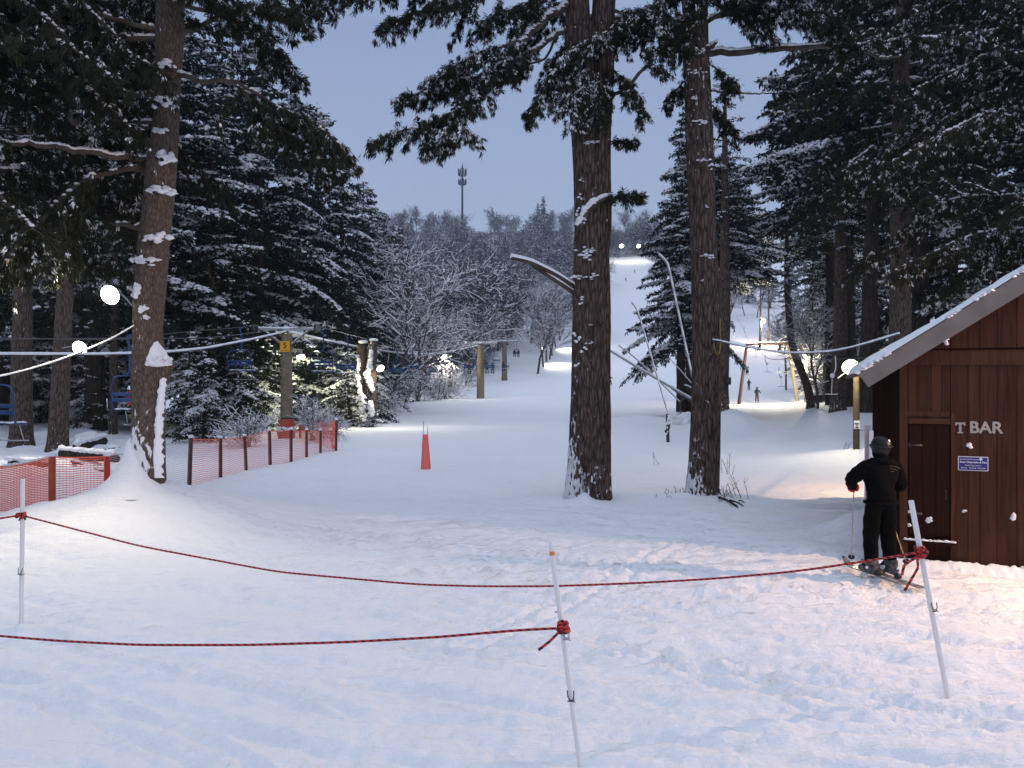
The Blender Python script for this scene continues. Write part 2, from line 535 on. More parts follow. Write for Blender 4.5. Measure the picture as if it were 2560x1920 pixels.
# ------------------------------------------------------------------ trees: generators
def trunk_mesh(mb, prof, n=40, ridges=22, amp=.02, crease=None, stuck=None, seed=0, sub=6):
    """prof rows: (x, y, z, r). Furrowed tapering trunk. stuck(theta,z)->how much snow clings."""
    P = np.array(prof, float)
    k = (len(P) - 1) * sub + 1
    t = np.linspace(0, len(P) - 1, k)
    Q = np.stack([np.interp(t, np.arange(len(P)), P[:, i]) for i in range(4)], -1)
    kk = np.hanning(sub + 1 if sub % 2 == 0 else sub); kk = kk / kk.sum() if kk.sum() > 0 else np.array([1.0])
    pad = len(kk) // 2
    for i in range(4):
        Q[:, i] = np.convolve(np.pad(Q[:, i], pad, mode='edge'), kk, mode='valid')[:k]
    th = np.linspace(0, 2 * PI, n + 1)
    TH, ZZ = np.meshgrid(th, Q[:, 2])
    c, s_ = np.cos(TH), np.sin(TH)
    fr = ridges / (2 * PI)
    rn = 1 - np.abs(noise2(c * fr * 1.9 + seed, s_ * fr * 1.9 + ZZ * .55)) * 2.2
    big = noise2(c * 1.1 + seed * 3, s_ * 1.1 + ZZ * .6)
    R = Q[:, 3][:, None] * (1 + .06 * big) + amp * (rn - .4)
    if crease:
        for th0, w, dep in crease:
            d = np.angle(np.exp(1j * (TH - th0(ZZ))))
            R = R - dep(ZZ) * np.exp(-(d / w) ** 2)
    V = np.stack([Q[:, 0][:, None] + R * c, Q[:, 1][:, None] + R * s_, ZZ], -1)
    idx = np.arange(V.shape[0] * V.shape[1]).reshape(V.shape[:2])
    q = np.stack([idx[:-1, :-1], idx[:-1, 1:], idx[1:, 1:], idx[1:, :-1]], -1).reshape(-1, 4)
    A = stuck(TH, ZZ).ravel() if stuck else np.zeros(TH.size)
    mb.add(V.reshape(-1, 3), q, attr=A)
    return mb


def curve(p0, p1, sag=0.0, n=10, wob=0.0, rng=RNG, mid=None):
    p0, p1 = np.array(p0, float), np.array(p1, float)
    t = np.linspace(0, 1, n)[:, None]
    if mid is not None:
        mid = np.array(mid, float); c = 2 * mid - (p0 + p1) / 2
        P = (1 - t) ** 2 * p0 + 2 * t * (1 - t) * c + t * t * p1
    else:
        P = p0 + (p1 - p0) * t
    P[:, 2] -= sag * 4 * (t * (1 - t))[:, 0]
    if wob:
        w = rng.normal(0, wob, (n, 3)); w[0] = 0; P = P + np.cumsum(w, 0) * .6
    return P


def smooth_path(pts, n=24):
    P = np.array([list(p) for p in pts], float)
    d = np.concatenate([[0], np.cumsum(np.linalg.norm(np.diff(P, axis=0), axis=1))]); d /= d[-1]
    t = np.linspace(0, 1, n)
    Q = np.stack([np.interp(t, d, P[:, i]) for i in range(3)], -1)
    k = max(3, n // len(P) | 1); ker = np.hanning(k + 2)[1:-1]; ker /= ker.sum()
    R = np.stack([np.convolve(np.pad(Q[:, i], k // 2, mode='edge'), ker, mode='valid')[:n] for i in range(3)], -1)
    R[0], R[-1] = Q[0], Q[-1]
    return R


def snow_on(mb, P, rad, m=1, cover=.9, rng=RNG, step=.06):
    """a rounded uneven band of snow along the top of a limb"""
    P = np.asarray(P, float); k = len(P)
    rad = np.full(k, rad) if np.isscalar(rad) else np.asarray(rad)
    L = np.concatenate([[0], np.cumsum(np.linalg.norm(np.diff(P, axis=0), axis=1))])
    n = max(2, int(L[-1] / step)); s = np.linspace(0, L[-1], n)
    C = np.stack([np.interp(s, L, P[:, i]) for i in range(3)], -1); r = np.interp(s, L, rad)
    keep = rng.random(n) < cover
    C, r = C[keep], r[keep]
    C = C + np.array([0, 0, 1]) * r[:, None] * .85
    sz = np.stack([np.maximum(r * 1.0, .02) + .02, np.maximum(r * .85, .02) + .01, np.maximum(r * .7, .018) + .012], -1)
    mb.lumps(C, sz * rng.uniform(.8, 1.25, (len(C), 1)), m=m, rng=rng)


def needle_bough(mb, P, rng, twig=.8, spacing=.048, tuft=.125, nbl=20, start=.25, snow=.3, droop=.7, width=.017, m=(0, 1, 2), dens=1.0):
    """needle tufts and side twigs along a limb path; m = (needles, snow, wood)"""
    P = np.asarray(P, float)
    L = np.concatenate([[0], np.cumsum(np.linalg.norm(np.diff(P, axis=0), axis=1))]); tot = L[-1]
    TP, TD = [], []
    s = tot * start
    while s < tot:
        f = s / tot
        c = np.array([np.interp(s, L, P[:, i]) for i in range(3)])
        c2 = np.array([np.interp(min(s + .1, tot), L, P[:, i]) for i in range(3)])
        ax = nrm((c2 - c) + 1e-6)
        sd = nrm(np.cross(ax, [0, 0, 1.0]))
        for sgn in (-1, 1):
            ln = twig * rng.uniform(.45, 1.15) * (1 - .55 * max(0, f - .45) / .55) * min(1, .35 + f * 1.4)
            d = nrm(sd * sgn * rng.uniform(.5, 1.0) + ax * rng.uniform(.35, 1.0) + np.array([0, 0, rng.uniform(-.35, .30)]))
            k = max(3, int(ln / .07))
            t = np.linspace(0, 1, k)[:, None]
            W = c + d * ln * t + np.array([0, 0, -1.0]) * (droop * ln * .55) * t ** 2
            mb.tube(W[::max(1, k // 4)], np.linspace(.009, .004, len(W[::max(1, k // 4)])), 3, m=m[2], caps=False)
            nt_ = max(2, int(ln / spacing * dens))
            tt = rng.uniform(.2, 1.05, nt_)[:, None]
            TP.append(c + d * ln * tt + np.array([0, 0, -1.0]) * (droop * ln * .55) * tt ** 2 + rng.normal(0, .03, (nt_, 3)))
            TD.append(np.repeat(d[None], nt_, 0))
        s += twig * .15 * rng.uniform(.7, 1.3)
    if not TP:
        return
    TP = np.concatenate(TP); TD = np.concatenate(TD)
    n = len(TP)
    # snow lies on the tufts in patches: the coated needles of a tuft are thick and white
    pn = noise2(TP[:, 0] * 1.1 + 7, TP[:, 2] * 1.3 + TP[:, 1] * .7) * .9 + .5
    k = rng.random(n) < snow * np.clip(pn * 1.7, .08, 1.9)
    BP = np.repeat(TP, nbl, 0) + rng.normal(0, .020, (n * nbl, 3))
    BD = np.repeat(TD * rng.uniform(.1, .8, (n, 1)) + rng.normal(0, .35, (n, 3)) + np.array([0, 0, -droop * 1.1]), nbl, 0) + rng.normal(0, .34, (n * nbl, 3))
    coat = np.repeat(k, nbl) & (rng.random(n * nbl) < .42)
    mb.blades(BP[~coat], BD[~coat], tuft * rng.uniform(.7, 1.25, (~coat).sum()), width, m=m[0], rng=rng)
    mb.blades(BP[coat] + np.array([0, 0, .008]), BD[coat], tuft * rng.uniform(.45, .8, coat.sum()), width * 1.5, m=m[1], rng=rng)
    k &= rng.random(n) < .35
    C = TP[k] + rng.normal(0, .02, (k.sum(), 3)) + np.array([0, 0, -.02])
    sc_ = tuft * rng.uniform(.13, .30, (k.sum(), 1))
    mb.lumps(C, sc_ * np.array([[.85, .7, 1.25]]), m=m[1], rng=rng)


def conifer(seed, H, R, z0, nb, snow=.35, droop=.5, bl=.17, bw=.06, top_pow=.8, lean=0.0, gap=.0, detail=1.0, updir=.1):
    """trunk + layered drooping boughs; returns (trunk MB, crown MB) about the origin"""
    rng = np.random.default_rng(seed)
    tr, cr = MB(), MB()
    zs = np.linspace(0, H, 12)
    wx = np.cumsum(rng.normal(0, .05, 12)); wy = np.cumsum(rng.normal(0, .05, 12)); wx[0] = wy[0] = 0
    r0 = .017 * H + .06
    trunk_mesh(tr, [(wx[i], wy[i], zs[i] - (.3 if i == 0 else 0), max(.02, r0 * (1 - zs[i] / H) ** .8 * (1.25 if i == 0 else 1))) for i in range(12)], 14, 8, .012, seed=seed, sub=2)
    BP, BD, BL, SN, SNs = [], [], [], [], []
    for i in range(nb):
        f = (i + rng.uniform(0, 1)) / nb
        z = z0 + (H - z0) * f ** 1.05
        ff = (z - z0) / (H - z0)
        ln = R * ((1 - ff) ** top_pow) * rng.uniform(.55, 1.2) + .25
        if gap and rng.random() < gap:
            ln *= .5
        az = i * 2.399 + rng.normal(0, .35)
        up = updir + .45 * ff ** 2 + rng.normal(0, .16)
        d = nrm(np.array([math.cos(az), math.sin(az), up]))
        base = np.array([np.interp(z, zs, wx), np.interp(z, zs, wy), z])
        k = 7
        t = np.linspace(0, 1, k)[:, None]
        dr = droop * rng.uniform(.6, 1.3)
        P = base + d * ln * t + np.array([0, 0, -1.0]) * dr * ln * .6 * t ** 2
        cr.tube(P, np.linspace(.012 * ln + .012, .006, k), 4, m=2, caps=False)
        bs = snow * rng.uniform(1.4, 2.6) if rng.random() < .42 else snow * .12
        sd = nrm(np.cross(d, [0, 0, 1.0]))
        s = .15 * ln
        while s < ln:
            fr = s / ln
            c = base + d * s + np.array([0, 0, -1.0]) * dr * ln * .6 * fr ** 2
            ax = nrm(d + np.array([0, 0, -1.0]) * dr * 1.2 * fr)
            for sg in (-1, 1):
                tl = (.22 + .42 * (ln - s)) * rng.uniform(.5, 1.1) * min(1, .5 + fr * 1.5)
                td = nrm(sd * sg * rng.uniform(.5, 1) + ax * rng.uniform(.5, 1.1))
                nbk = max(2, int(tl / .085 * detail))
                tt = rng.uniform(.05, 1, nbk)[:, None]
                pts = c + td * tl * tt + np.array([0, 0, -1.0]) * (.30 * tl) * tt ** 2
                BP.append(pts); BD.append(td * .7 + rng.normal(0, .38, (nbk, 3)) + np.array([0, 0, -.35])); BL.append(np.full(nbk, bl))
                ks = rng.random(nbk) < bs
                if ks.any():
                    SN.append(pts[ks] + np.array([0, 0, .03])); SNs.append(np.full(ks.sum(), bl * rng.uniform(.40, .75)))
            s += .16 / detail * rng.uniform(.8, 1.3)
        ks = rng.random(k) < bs * 1.2
        if ks.any():
            SN.append(P[ks] + np.array([0, 0, .03])); SNs.append(np.full(ks.sum(), bl * .6))
    BP = np.concatenate(BP); BD = np.concatenate(BD); BL = np.concatenate(BL)
    cr.blades(BP, BD, BL * rng.uniform(.7, 1.3, len(BL)), bw, m=0, rng=rng)
    # a shaggy second layer
    k = rng.random(len(BP)) < .6
    cr.blades(BP[k] + rng.normal(0, .05, (k.sum(), 3)), BD[k] + rng.normal(0, .4, (k.sum(), 3)), BL[k], bw * .8, m=0, rng=rng)
    if SN:
        SNc = np.concatenate(SN); q_ = np.repeat(SNc, 3, 0) + rng.normal(0, .07, (len(SNc) * 3, 3)) * [1, 1, .5]
        cr.blades(q_, rng.normal(0, 1, q_.shape) * [1, 1, .3] + [0, 0, -.25], bl * rng.uniform(.35, .75, len(q_)), bw * .65, m=1, rng=rng)
        SN = np.concatenate(SN); SNs = np.concatenate(SNs)
        cr.lumps(SN, np.stack([SNs * .85, SNs * .55, SNs * .38], -1), m=1, rng=rng)
    return tr, cr


def conifer_thing(name, label, cat, loc, spec, group, rz=0.0, needle='needle_dark'):
    tr, cr = conifer(**spec)
    t = thing(name, label, cat, loc, group, rz)
    tr.build("trunk", M['dark_bark'], t, attr_name="stuck")
    cr.build("crown", [M[needle], M['snow'], M['limb_bark']], t)
    return t


def bare_tree(seed, H, spread=.5, levels=3, nl=9, snow=.7, rmin=.012, fork=.3, multi=1, tw=1.0):
    """leafless tree; upper half of every branch carries snow. returns (trunk MB, crown MB)"""
    rng = np.random.default_rng(seed)
    A, B, RA, RB = [], [], [], []
    tr = MB()

    def grow(p, d, ln, r, lev):
        k = 4 if lev < 2 else 3
        pts = [p]
        dd = d.copy()
        for i in range(k):
            dd = nrm(dd + rng.normal(0, .14 + .05 * lev, 3) + np.array([0, 0, .05 if lev < 3 else -.02]))
            pts.append(pts[-1] + dd * ln / k)
        rs = np.linspace(r, max(rmin * .6, r * .45), k + 1)
        if lev == 0:
            tr.tube(np.array(pts), rs, 9, caps=False)
        else:
            for i in range(k):
                A.append(pts[i]); B.append(pts[i + 1]); RA.append(rs[i]); RB.append(rs[i + 1])
        if lev >= levels:
            return
        nch = [nl, 7, 6, 4][lev]
        for j in range(nch):
            t = rng.uniform(fork if lev == 0 else .2, 1.0)
            i = min(k - 1, int(t * k)); f = t * k - i
            q = pts[i] * (1 - f) + pts[i + 1] * f
            perp = nrm(np.cross(dd, rng.normal(size=3)))
            ang = rng.uniform(.55, 1.15) if lev == 0 else rng.uniform(.4, 1.0)
            nd = nrm(dd * math.cos(ang) + perp * math.sin(ang) + np.array([0, 0, .12]))
            grow(q, nd, ln * rng.uniform(.42, .75) * (spread * 2 if lev == 0 else 1) * (1.15 - .5 * t if lev == 0 else 1), max(rmin, rs[i] * rng.uniform(.4, .6)), lev + 1)

    for s in range(multi):
        d0 = nrm(np.array([rng.normal(0, .06 if multi == 1 else .35), rng.normal(0, .06 if multi == 1 else .35), 1.0]))
        grow(np.array([rng.normal(0, .05) * (multi > 1), rng.normal(0, .05) * (multi > 1), -.2]), d0, H * .72, max(rmin, H * .0125), 0 if multi == 1 else 1)
    A, B = np.array(A), np.array(B); RA, RB = np.array(RA)[:, None], np.array(RB)[:, None]
    T = nrm(B - A)
    side = nrm(np.cross(T, [0, 0, 1.0])); up = np.cross(side, T)
    on = (np.abs(T[:, 2]) < .88) & (rng.random(len(A)) < snow)
    ku = np.where(on, 1.9, 1.0)[:, None]
    V = np.stack([A + up * RA * ku, A + side * RA, A - up * RA, A - side * RA, B + up * RB * ku, B + side * RB, B - up * RB, B - side * RB], 1)
    n = len(A)
    q = np.array([[0, 1, 5, 4], [1, 2, 6, 5], [2, 3, 7, 6], [3, 0, 4, 7]])
    qs = (q[None] + (np.arange(n) * 8)[:, None, None]).reshape(-1, 4)
    mm = np.zeros((n, 4), int); mm[on, 0] = 1; mm[on, 3] = 1
    cr = MB(); cr.add(V.reshape(-1, 3), qs, mq=mm.ravel())
    return tr, cr


def bare_thing(name, label, cat, loc, spec, group, rz=0.0, bark='twig_bark'):
    tr, cr = bare_tree(**spec)
    t = thing(name, label, cat, loc, group, rz)
    if tr.n:
        tr.build("trunk", M[bark], t)
    cr.build("crown" if tr.n else "stems", [M[bark], M['snow']], t, smooth=False)
    return t

# ------------------------------------------------------------------ the three big pines in front
def px_prof(rows, Y, flare=None):
    """rows (py, left px, right px) -> trunk profile at distance Y"""
    out = []
    for py, l, r in rows:
        p = at((l + r) / 2, py, Y)
        out.append((p.x, Y, p.z, (r - l) / 2 / F * Y))
    return out


CROWN = [M['needle'], M['snow'], M['limb_bark']]


def snow_pad(mb, px, py, Y, w, h, d=.10, rng=RNG, n=14):
    """a plastered pad of snow on the near side of a trunk, w x h metres"""
    c = np.array(at(px, py, Y))
    C = c + np.stack([rng.normal(0, w * .28, n), rng.normal(0, d * .3, n), rng.normal(0, h * .25, n)], -1)
    C[:, 2] -= np.abs(C[:, 0] - c[0]) * .5
    mb.lumps(C, np.stack([rng.uniform(.3, .55, n) * w * .6, np.full(n, d * .7), rng.uniform(.3, .55, n) * h * .6], -1), rng=rng)


def pine_limb(t, path, r0, r1=.012, n=22, foliage=None, snow=0.0, rng=None, cone=None):
    """one limb part of a pine, with its needles as a sub-part"""
    rng = rng or np.random.default_rng(int(abs(path[0][0] * 977 + path[-1][2] * 313 + path[-1][0] * 71)) + 5)
    P = smooth_path(path, n)
    P[1:-1] += rng.normal(0, r0 * .35, (n - 2, 3))
    lb = MB(); lb.tube(P, np.linspace(r0, r1, n), 8)
    if snow:
        snow_on(lb, P, np.linspace(r0, r1, n), 1, snow, rng)
    o = lb.build("limb", [M['limb_bark'], M['snow']], t)
    if foliage:
        mb = MB(); needle_bough(mb, P, rng, **foliage)
        if mb.n:
            mb.build("needles", CROWN, o)
    return o


def random_limbs(t, trunk_at, zr, n, lr, az=(0, 2 * PI), droop=.25, fol=None, r=.05, seed=0, snow=.5):
    rng = np.random.default_rng(seed)
    for i in range(n):
        z = rng.uniform(*zr); a = rng.uniform(*az); ln = rng.uniform(*lr)
        b = np.array(trunk_at(z))
        d = np.array([math.cos(a), math.sin(a), 0])
        p1 = b + d * ln * .5 + np.array([0, 0, ln * .5 * rng.uniform(-.02, .22)])
        p2 = b + d * ln + np.array([0, 0, -ln * droop * rng.uniform(.4, 1.5)])
        f = dict(twig=.8, start=.3, snow=.3, droop=.6)
        f.update(fol or {})
        pine_limb(t, [b, p1, p2], r, foliage=f, snow=snow, rng=np.random.default_rng(seed * 100 + i))


def lin_trunk(prof):
    P = np.array(prof)[::1]
    o = np.argsort(P[:, 2]); P = P[o]
    return lambda z: (np.interp(z, P[:, 2], P[:, 0]), np.interp(z, P[:, 2], P[:, 1]), z)


# --- pale pine on the snow mound at the left
Y1 = 14.0
pA = thing("pine_tree", "thick pale-barked pine on a snow mound, floodlight on its left side", "pine tree", at(143, 486, Y1), "big pines in front")
rows1 = [(500, 122, 168), (484, 127, 165), (460, 131, 164), (426, 132.7, 163.6), (395, 133, 164), (372, 133, 166), (362, 133.5, 168), (350, 133.5, 163), (330, 134, 161.5), (302, 134, 163.6), (256, 138, 167.5),
         (240, 139, 169), (194, 145, 174), (165, 147, 176), (101, 157, 179), (51, 156, 182), (0, 157, 184), (-80, 163, 186), (-180, 168, 186)]
prof1 = px_prof(rows1, Y1)
o1 = np.array(pA.location)
loc1 = [(x - o1[0], y - o1[1], z - o1[2], r) for x, y, z, r in prof1]
FRONT = -PI / 2


def stuck1(th, z):
    d = np.abs(np.angle(np.exp(1j * (th - math.radians(-115)))))
    low = sstep(1.6, .1, z)
    return .24 + low * sstep(1.7, .4, d) * .42 + .09 * sstep(1.2, 0, d)


tA = trunk_mesh(MB(), loc1, 56, 20, .008, stuck=stuck1, seed=2, sub=8).build("trunk", M['pale_bark'], pA, attr_name="stuck")
# burl with its snow heap, snow strip running down below it, skirt of snow at the foot
b = MB(); c = np.array(at(160, 366, Y1 - .05)) - o1
b.ball(c, (.20, .20, .16), 14, 10); b.ball(c + np.array([.05, -.05, -.12]), (.17, .16, .22), 12, 8); b.ball(c + np.array([.10, -.02, -.02]), (.15, .17, .10), 12, 8)
b.build("burl", M['pale_bark'], pA, attr_name="stuck")
sn = MB()
rg = np.random.default_rng(5)
hc_ = np.array(at(158.5, 363, Y1 - .12)) - o1
th = np.linspace(0, 2 * PI, 41); uu = np.linspace(0, 1, 22); TH, UU = np.meshgrid(th, uu)
RX = (.235 * (1 - UU) ** .62 + .004) * (1 + .26 * noise2(np.cos(TH) * 1.6 + 3, np.sin(TH) * 1.6 + UU * 3) + .08 * noise2(np.cos(TH) * 6, np.sin(TH) * 6 + UU * 11))
V = np.stack([hc_[0] + RX * np.cos(TH) - .10 * UU, hc_[1] + RX * .95 * np.sin(TH) + .02 * UU, hc_[2] - .03 + .50 * UU ** 1.15 + .02 * noise2(TH * 2, UU * 5)], -1)
idx = np.arange(TH.size).reshape(TH.shape); q = np.stack([idx[:-1, :-1], idx[:-1, 1:], idx[1:, 1:], idx[1:, :-1]], -1).reshape(-1, 4)
sn.add(V.reshape(-1, 3), q)
n = 26; a_ = rg.uniform(PI, 2 * PI, n); sn.lumps(np.stack([hc_[0] + .2 * np.cos(a_), hc_[1] + .19 * np.sin(a_), hc_[2] + rg.uniform(-.04, .10, n)], -1), np.tile([[.06, .05, .05]], (n, 1)) * rg.uniform(.5, 1.3, (n, 1)), rng=rg)
sn.ball(hc_ + np.array([0, 0, -.03]), (.24, .225, .05), 20, 8)
sn.build("snow_heap", M['snow'], pA)
sn = MB()
strip = [np.array(at(px, py, Y1 - .215)) - o1 for px, py in ((162.5, 371), (161.5, 385), (159.5, 402), (158, 420), (157, 440), (155.5, 460), (152, 478))]
P = smooth_path(strip, 60); th = np.linspace(0, PI, 11)
wd = np.interp(np.linspace(0, 1, 60), [0, .06, .3, .6, 1], [.02, .05, .075, .07, .16]) * (1 + .8 * noise2(np.arange(60) * .35, np.zeros(60)))
V = np.stack([P[:, 0][:, None] + .025 * noise2(np.arange(60)[:, None] * .8, th[None] * 1.2) - wd[:, None] * np.cos(th)[None] * (1 + .5 * noise2(np.arange(60)[:, None] * .55 + 9, np.sign(np.cos(th))[None] * 3.3)), P[:, 1][:, None] - .06 * np.sin(th)[None] * (1 + .2 * noise2(np.arange(60)[:, None] * .3 + 5, th[None] * 2)) + .05, np.repeat(P[:, 2][:, None], 11, 1)], -1)
idx = np.arange(660).reshape(60, 11); q = np.stack([idx[:-1, :-1], idx[1:, :-1], idx[1:, 1:], idx[:-1, 1:]], -1).reshape(-1, 4)
sn.add(V.reshape(-1, 3), q); sn.build("snow_strip", M['snow'], pA)
# skirt
th = np.linspace(0, 2 * PI, 49); zz = np.linspace(0, 1, 26)
TH, ZZ = np.meshgrid(th, zz)
hgt = .55 + .55 * np.cos(TH - math.radians(-130)) ** 1 * .9
hgt = np.clip(.62 + .5 * np.cos(TH - math.radians(-135)), .14, 1.2)
rad0 = .27 + .62 * (1 - ZZ) ** 2.6
rad0 = rad0 + .012 * noise2(TH * 3, ZZ * 7) - .10 * sstep(.75, 1.0, ZZ)
V = np.stack([rad0 * np.cos(TH), rad0 * np.sin(TH), -.12 + hgt * ZZ + .03 * noise2(np.cos(TH) * 2 + 5, np.sin(TH) * 2 + ZZ)], -1)
idx = np.arange(TH.size).reshape(TH.shape)
q = np.stack([idx[:-1, :-1], idx[:-1, 1:], idx[1:, 1:], idx[1:, :-1]], -1).reshape(-1, 4)
MB().add(V.reshape(-1, 3) + np.array([-.02, 0, 0]), q).build("snow_skirt", M['ground'], pA)
sn = MB()
for px, py, w, h in ((148, 261, .34, .10), (152, 238, .36, .16), (159, 191, .40, .14), (164, 158, .34, .18), (162, 101, .26, .16), (166, 65, .2, .12), (140, 260, .2, .12), (160, 131, .2, .08), (137, 292, .1, .2), (143, 310, .12, .12), (146, 318, .06, .06)):
    c_ = np.array(at(px, py, Y1 - .27)) - o1
    n = 18
    C = c_ + np.stack([rg.normal(0, w * .3, n), np.zeros(n), rg.normal(0, h * .25, n)], -1)
    C[:, 1] += ((C[:, 0] - c_[0]) ** 2) * 1.6
    sn = MB(); sn.lumps(C, np.stack([rg.uniform(.4, .75, n) * w * .42, np.full(n, .06), rg.uniform(.4, .7, n) * h * .6], -1), rng=rg)
    sn.build("snow_cap", M['snow'], pA)
for px, py in ((151, 243), (149, 261), (156, 193), (163, 160), (166, 101), (156, 103), (168, 68)):
    c_ = np.array(at(px, py, Y1 - .27)) - o1
    kn = MB(); kn.cyl(c_ + np.array([0, .1, 0]), c_ + np.array([0, -.07, -.01]), .05, .035, 9)
    kn.build("knot", M['dark_bark'], pA)
L = lambda px, py, Y: np.array(at(px, py, Y)) - o1
pine_limb(pA, [L(147, 160, 14), L(120, 158, 13.7), L(60, 148, 13), L(-40, 138, 12)], .055, .03, snow=1.0, foliage=dict(twig=.5, start=.75, snow=.4))
pine_limb(pA, [L(147, 166, 14), L(91, 176, 13.2), L(50, 209, 12.6), L(17, 253, 12.2), L(-20, 290, 12)], .045, .02, snow=.35, foliage=dict(twig=.9, start=.25, snow=.12, droop=1.1, dens=.8))
pine_limb(pA, [L(91, 176, 13.2), L(78, 205, 13), L(70, 240, 13), L(66, 262, 13)], .02, .01, foliage=dict(twig=.7, start=.2, snow=.1, droop=1.1, dens=.8))
pine_limb(pA, [L(147, 168, 14), L(128, 175, 14.3), L(112, 185, 14.6), L(120, 215, 14.8)], .02, .01, foliage=dict(twig=.6, start=.2, snow=.15, droop=1.0, dens=.8))
pine_limb(pA, [L(172, 74, 14), L(205, 82, 13.8), L(236, 81, 13.5), L(262, 115, 13.4), L(300, 142, 13.3), L(330, 165, 13.2)], .05, .012, snow=.25, foliage=dict(twig=1.0, start=.4, snow=.12, droop=.9, dens=1.0))
pine_limb(pA, [L(236, 81, 13.5), L(279, 108, 13.2), L(321, 128, 13), L(345, 150, 12.9)], .03, .01, snow=.2, foliage=dict(twig=1.0, start=.2, snow=.12, droop=.9, dens=1.0))
pine_limb(pA, [L(172, 40, 14), L(220, 15, 13.6), L(265, 4, 13.2), L(300, 14, 13)], .05, .012, foliage=dict(twig=.85, start=.2, snow=.12, droop=.5))
pine_limb(pA, [L(150, 128, 14), L(120, 126, 13.5), L(95, 122, 13.3)], .03, .012, snow=.6, foliage=dict(twig=.8, start=.3, snow=.6))
f1 = lambda z: (np.interp(z + o1[2], [p[2] for p in prof1], [p[0] for p in prof1]) - o1[0], 0, z)
random_limbs(pA, f1, (6.2, 10.5), 9, (2.6, 4.6), az=(PI * .55, PI * 1.35), fol=dict(snow=.25), seed=21)
random_limbs(pA, f1, (7.6, 10.5), 6, (2.0, 3.2), az=(-PI * .45, PI * .4), fol=dict(snow=.2), seed=22)
random_limbs(pA, f1, (4.6, 7.5), 5, (1.6, 2.8), az=(PI * .65, PI * 1.15), fol=dict(snow=.35), seed=23)

# --- the big double-stemmed pine in the middle
Y2 = 16.5
pB = thing("pine_tree", "widest dark pine with a double stem, in the middle of the snow", "pine tree", at(587, 500, Y2), "big pines in front")
rows2 = [(512, 559, 616), (500, 562.5, 612), (490, 565, 611), (463, 568.5, 610), (420, 570.5, 610.2), (370, 572, 610.3), (310, 573.2, 609.8), (278, 573, 609), (254, 575, 608.6), (219, 575, 611), (169, 574, 610),
         (127, 571.5, 611), (95, 569, 612), (60, 567, 613.5), (30, 565, 614)]
prof2 = px_prof(rows2, Y2)
o2 = np.array(pB.location)
loc2 = [(x - o2[0], y - o2[1], z - o2[2], r) for x, y, z, r in prof2]


def stuck2(th, z):
    d = np.abs(np.angle(np.exp(1j * (th - math.radians(-165)))))
    low = sstep(2.4, .0, z)
    return .25 + .16 * low * sstep(1.9, .2, d) + .14 * sstep(1.5, .1, z) + .14 * sstep(.9, .1, d) * sstep(4.5, 1, z) + .05 * sstep(5, 8, z)


cr2 = [(lambda z: np.full_like(z, math.radians(-112)) + .10 * np.maximum(0, z - .0) * .6, .16, lambda z: .17 * sstep(2.3, .2, z)),
       (lambda z: np.full_like(z, math.radians(-78)), .13, lambda z: .16 * sstep(5.6, 8.5, z)),
       (lambda z: np.full_like(z, math.radians(102)), .2, lambda z: .2 * sstep(5.6, 8.5, z))]
trunk_mesh(MB(), loc2, 110, 30, .030, crease=cr2, stuck=stuck2, seed=7, sub=22).build("trunk", M['pine_bark'], pB, attr_name="stuck")
L = lambda px, py, Y: np.array(at(px, py, Y)) - o2
st = MB()
trunk_mesh(st, [(*L(579, 45, Y2), .26), (*L(577, 0, Y2), .25), (*L(573, -80, Y2), .24), (*L(568, -260, Y2), .2), (*L(566, -420, Y2), .1)], 40, 16, .02, seed=9, sub=10)
st.build("stem", M['pine_bark'], pB, attr_name="stuck")
st = MB()
trunk_mesh(st, [(*L(602, 45, Y2), .25), (*L(604, 0, Y2), .235), (*L(608, -80, Y2), .22), (*L(614, -260, Y2), .18), (*L(617, -420, Y2), .1)], 40, 16, .02, seed=12, sub=10)
st.build("stem", M['pine_bark'], pB, attr_name="stuck")
sn = MB()
for px, py, w, h in ((586, 256, .36, .16), (588, 250, .22, .12), (581, 278, .30, .12), (593, 277, .2, .1), (582, 300, .12, .18), (590, 325, .08, .06), (579, 338, .2, .22), (592, 342, .12, .1), (584, 348, .12, .2), (578, 212, .12, .2), (579, 196, .14, .12), (582, 180, .12, .08), (590, 142, .3, .06), (599, 118, .2, .22), (597, 100, .25, .2), (595, 38, .16, .16), (577, 365, .1, .2), (574, 395, .1, .15)):
    dxx = (px - 591) / 19.0
    c_ = L(px, py, Y2 - .40 * math.sqrt(max(.1, 1 - min(.95, dxx * dxx))))
    n = max(5, int(w * 40))
    C = c_ + np.stack([rg.normal(0, w * .3, n), rg.normal(0, .01, n), rg.normal(0, h * .3, n)], -1)
    sn = MB(); sn.lumps(C, np.stack([rg.uniform(.3, .6, n) * w * .34, np.full(n, .05), rg.uniform(.3, .6, n) * h * .36], -1), rng=rg)
    sn.build("snow_cap", M['snow'], pB)
# snow-laden stub curving up to the right, with a green sprig
P = smooth_path([L(580, 228, 16.05), L(585, 214, 15.95), L(594, 204, 15.9), L(606, 198, 15.95), L(612, 197, 16)], 18)
sb = MB(); sb.tube(P, np.linspace(.06, .02, 18), 8); snow_on(sb, P, np.linspace(.10, .05, 18), 1, 1.0, rg, .035)
so = sb.build("limb", [M['limb_bark'], M['snow']], pB)
mb = MB(); needle_bough(mb, smooth_path([L(606, 198, 15.95), L(620, 196, 15.9), L(640, 197, 15.9)], 10), rg, twig=.35, spacing=.05, start=.0, snow=.25, droop=.3); mb.build("needles", CROWN, so)
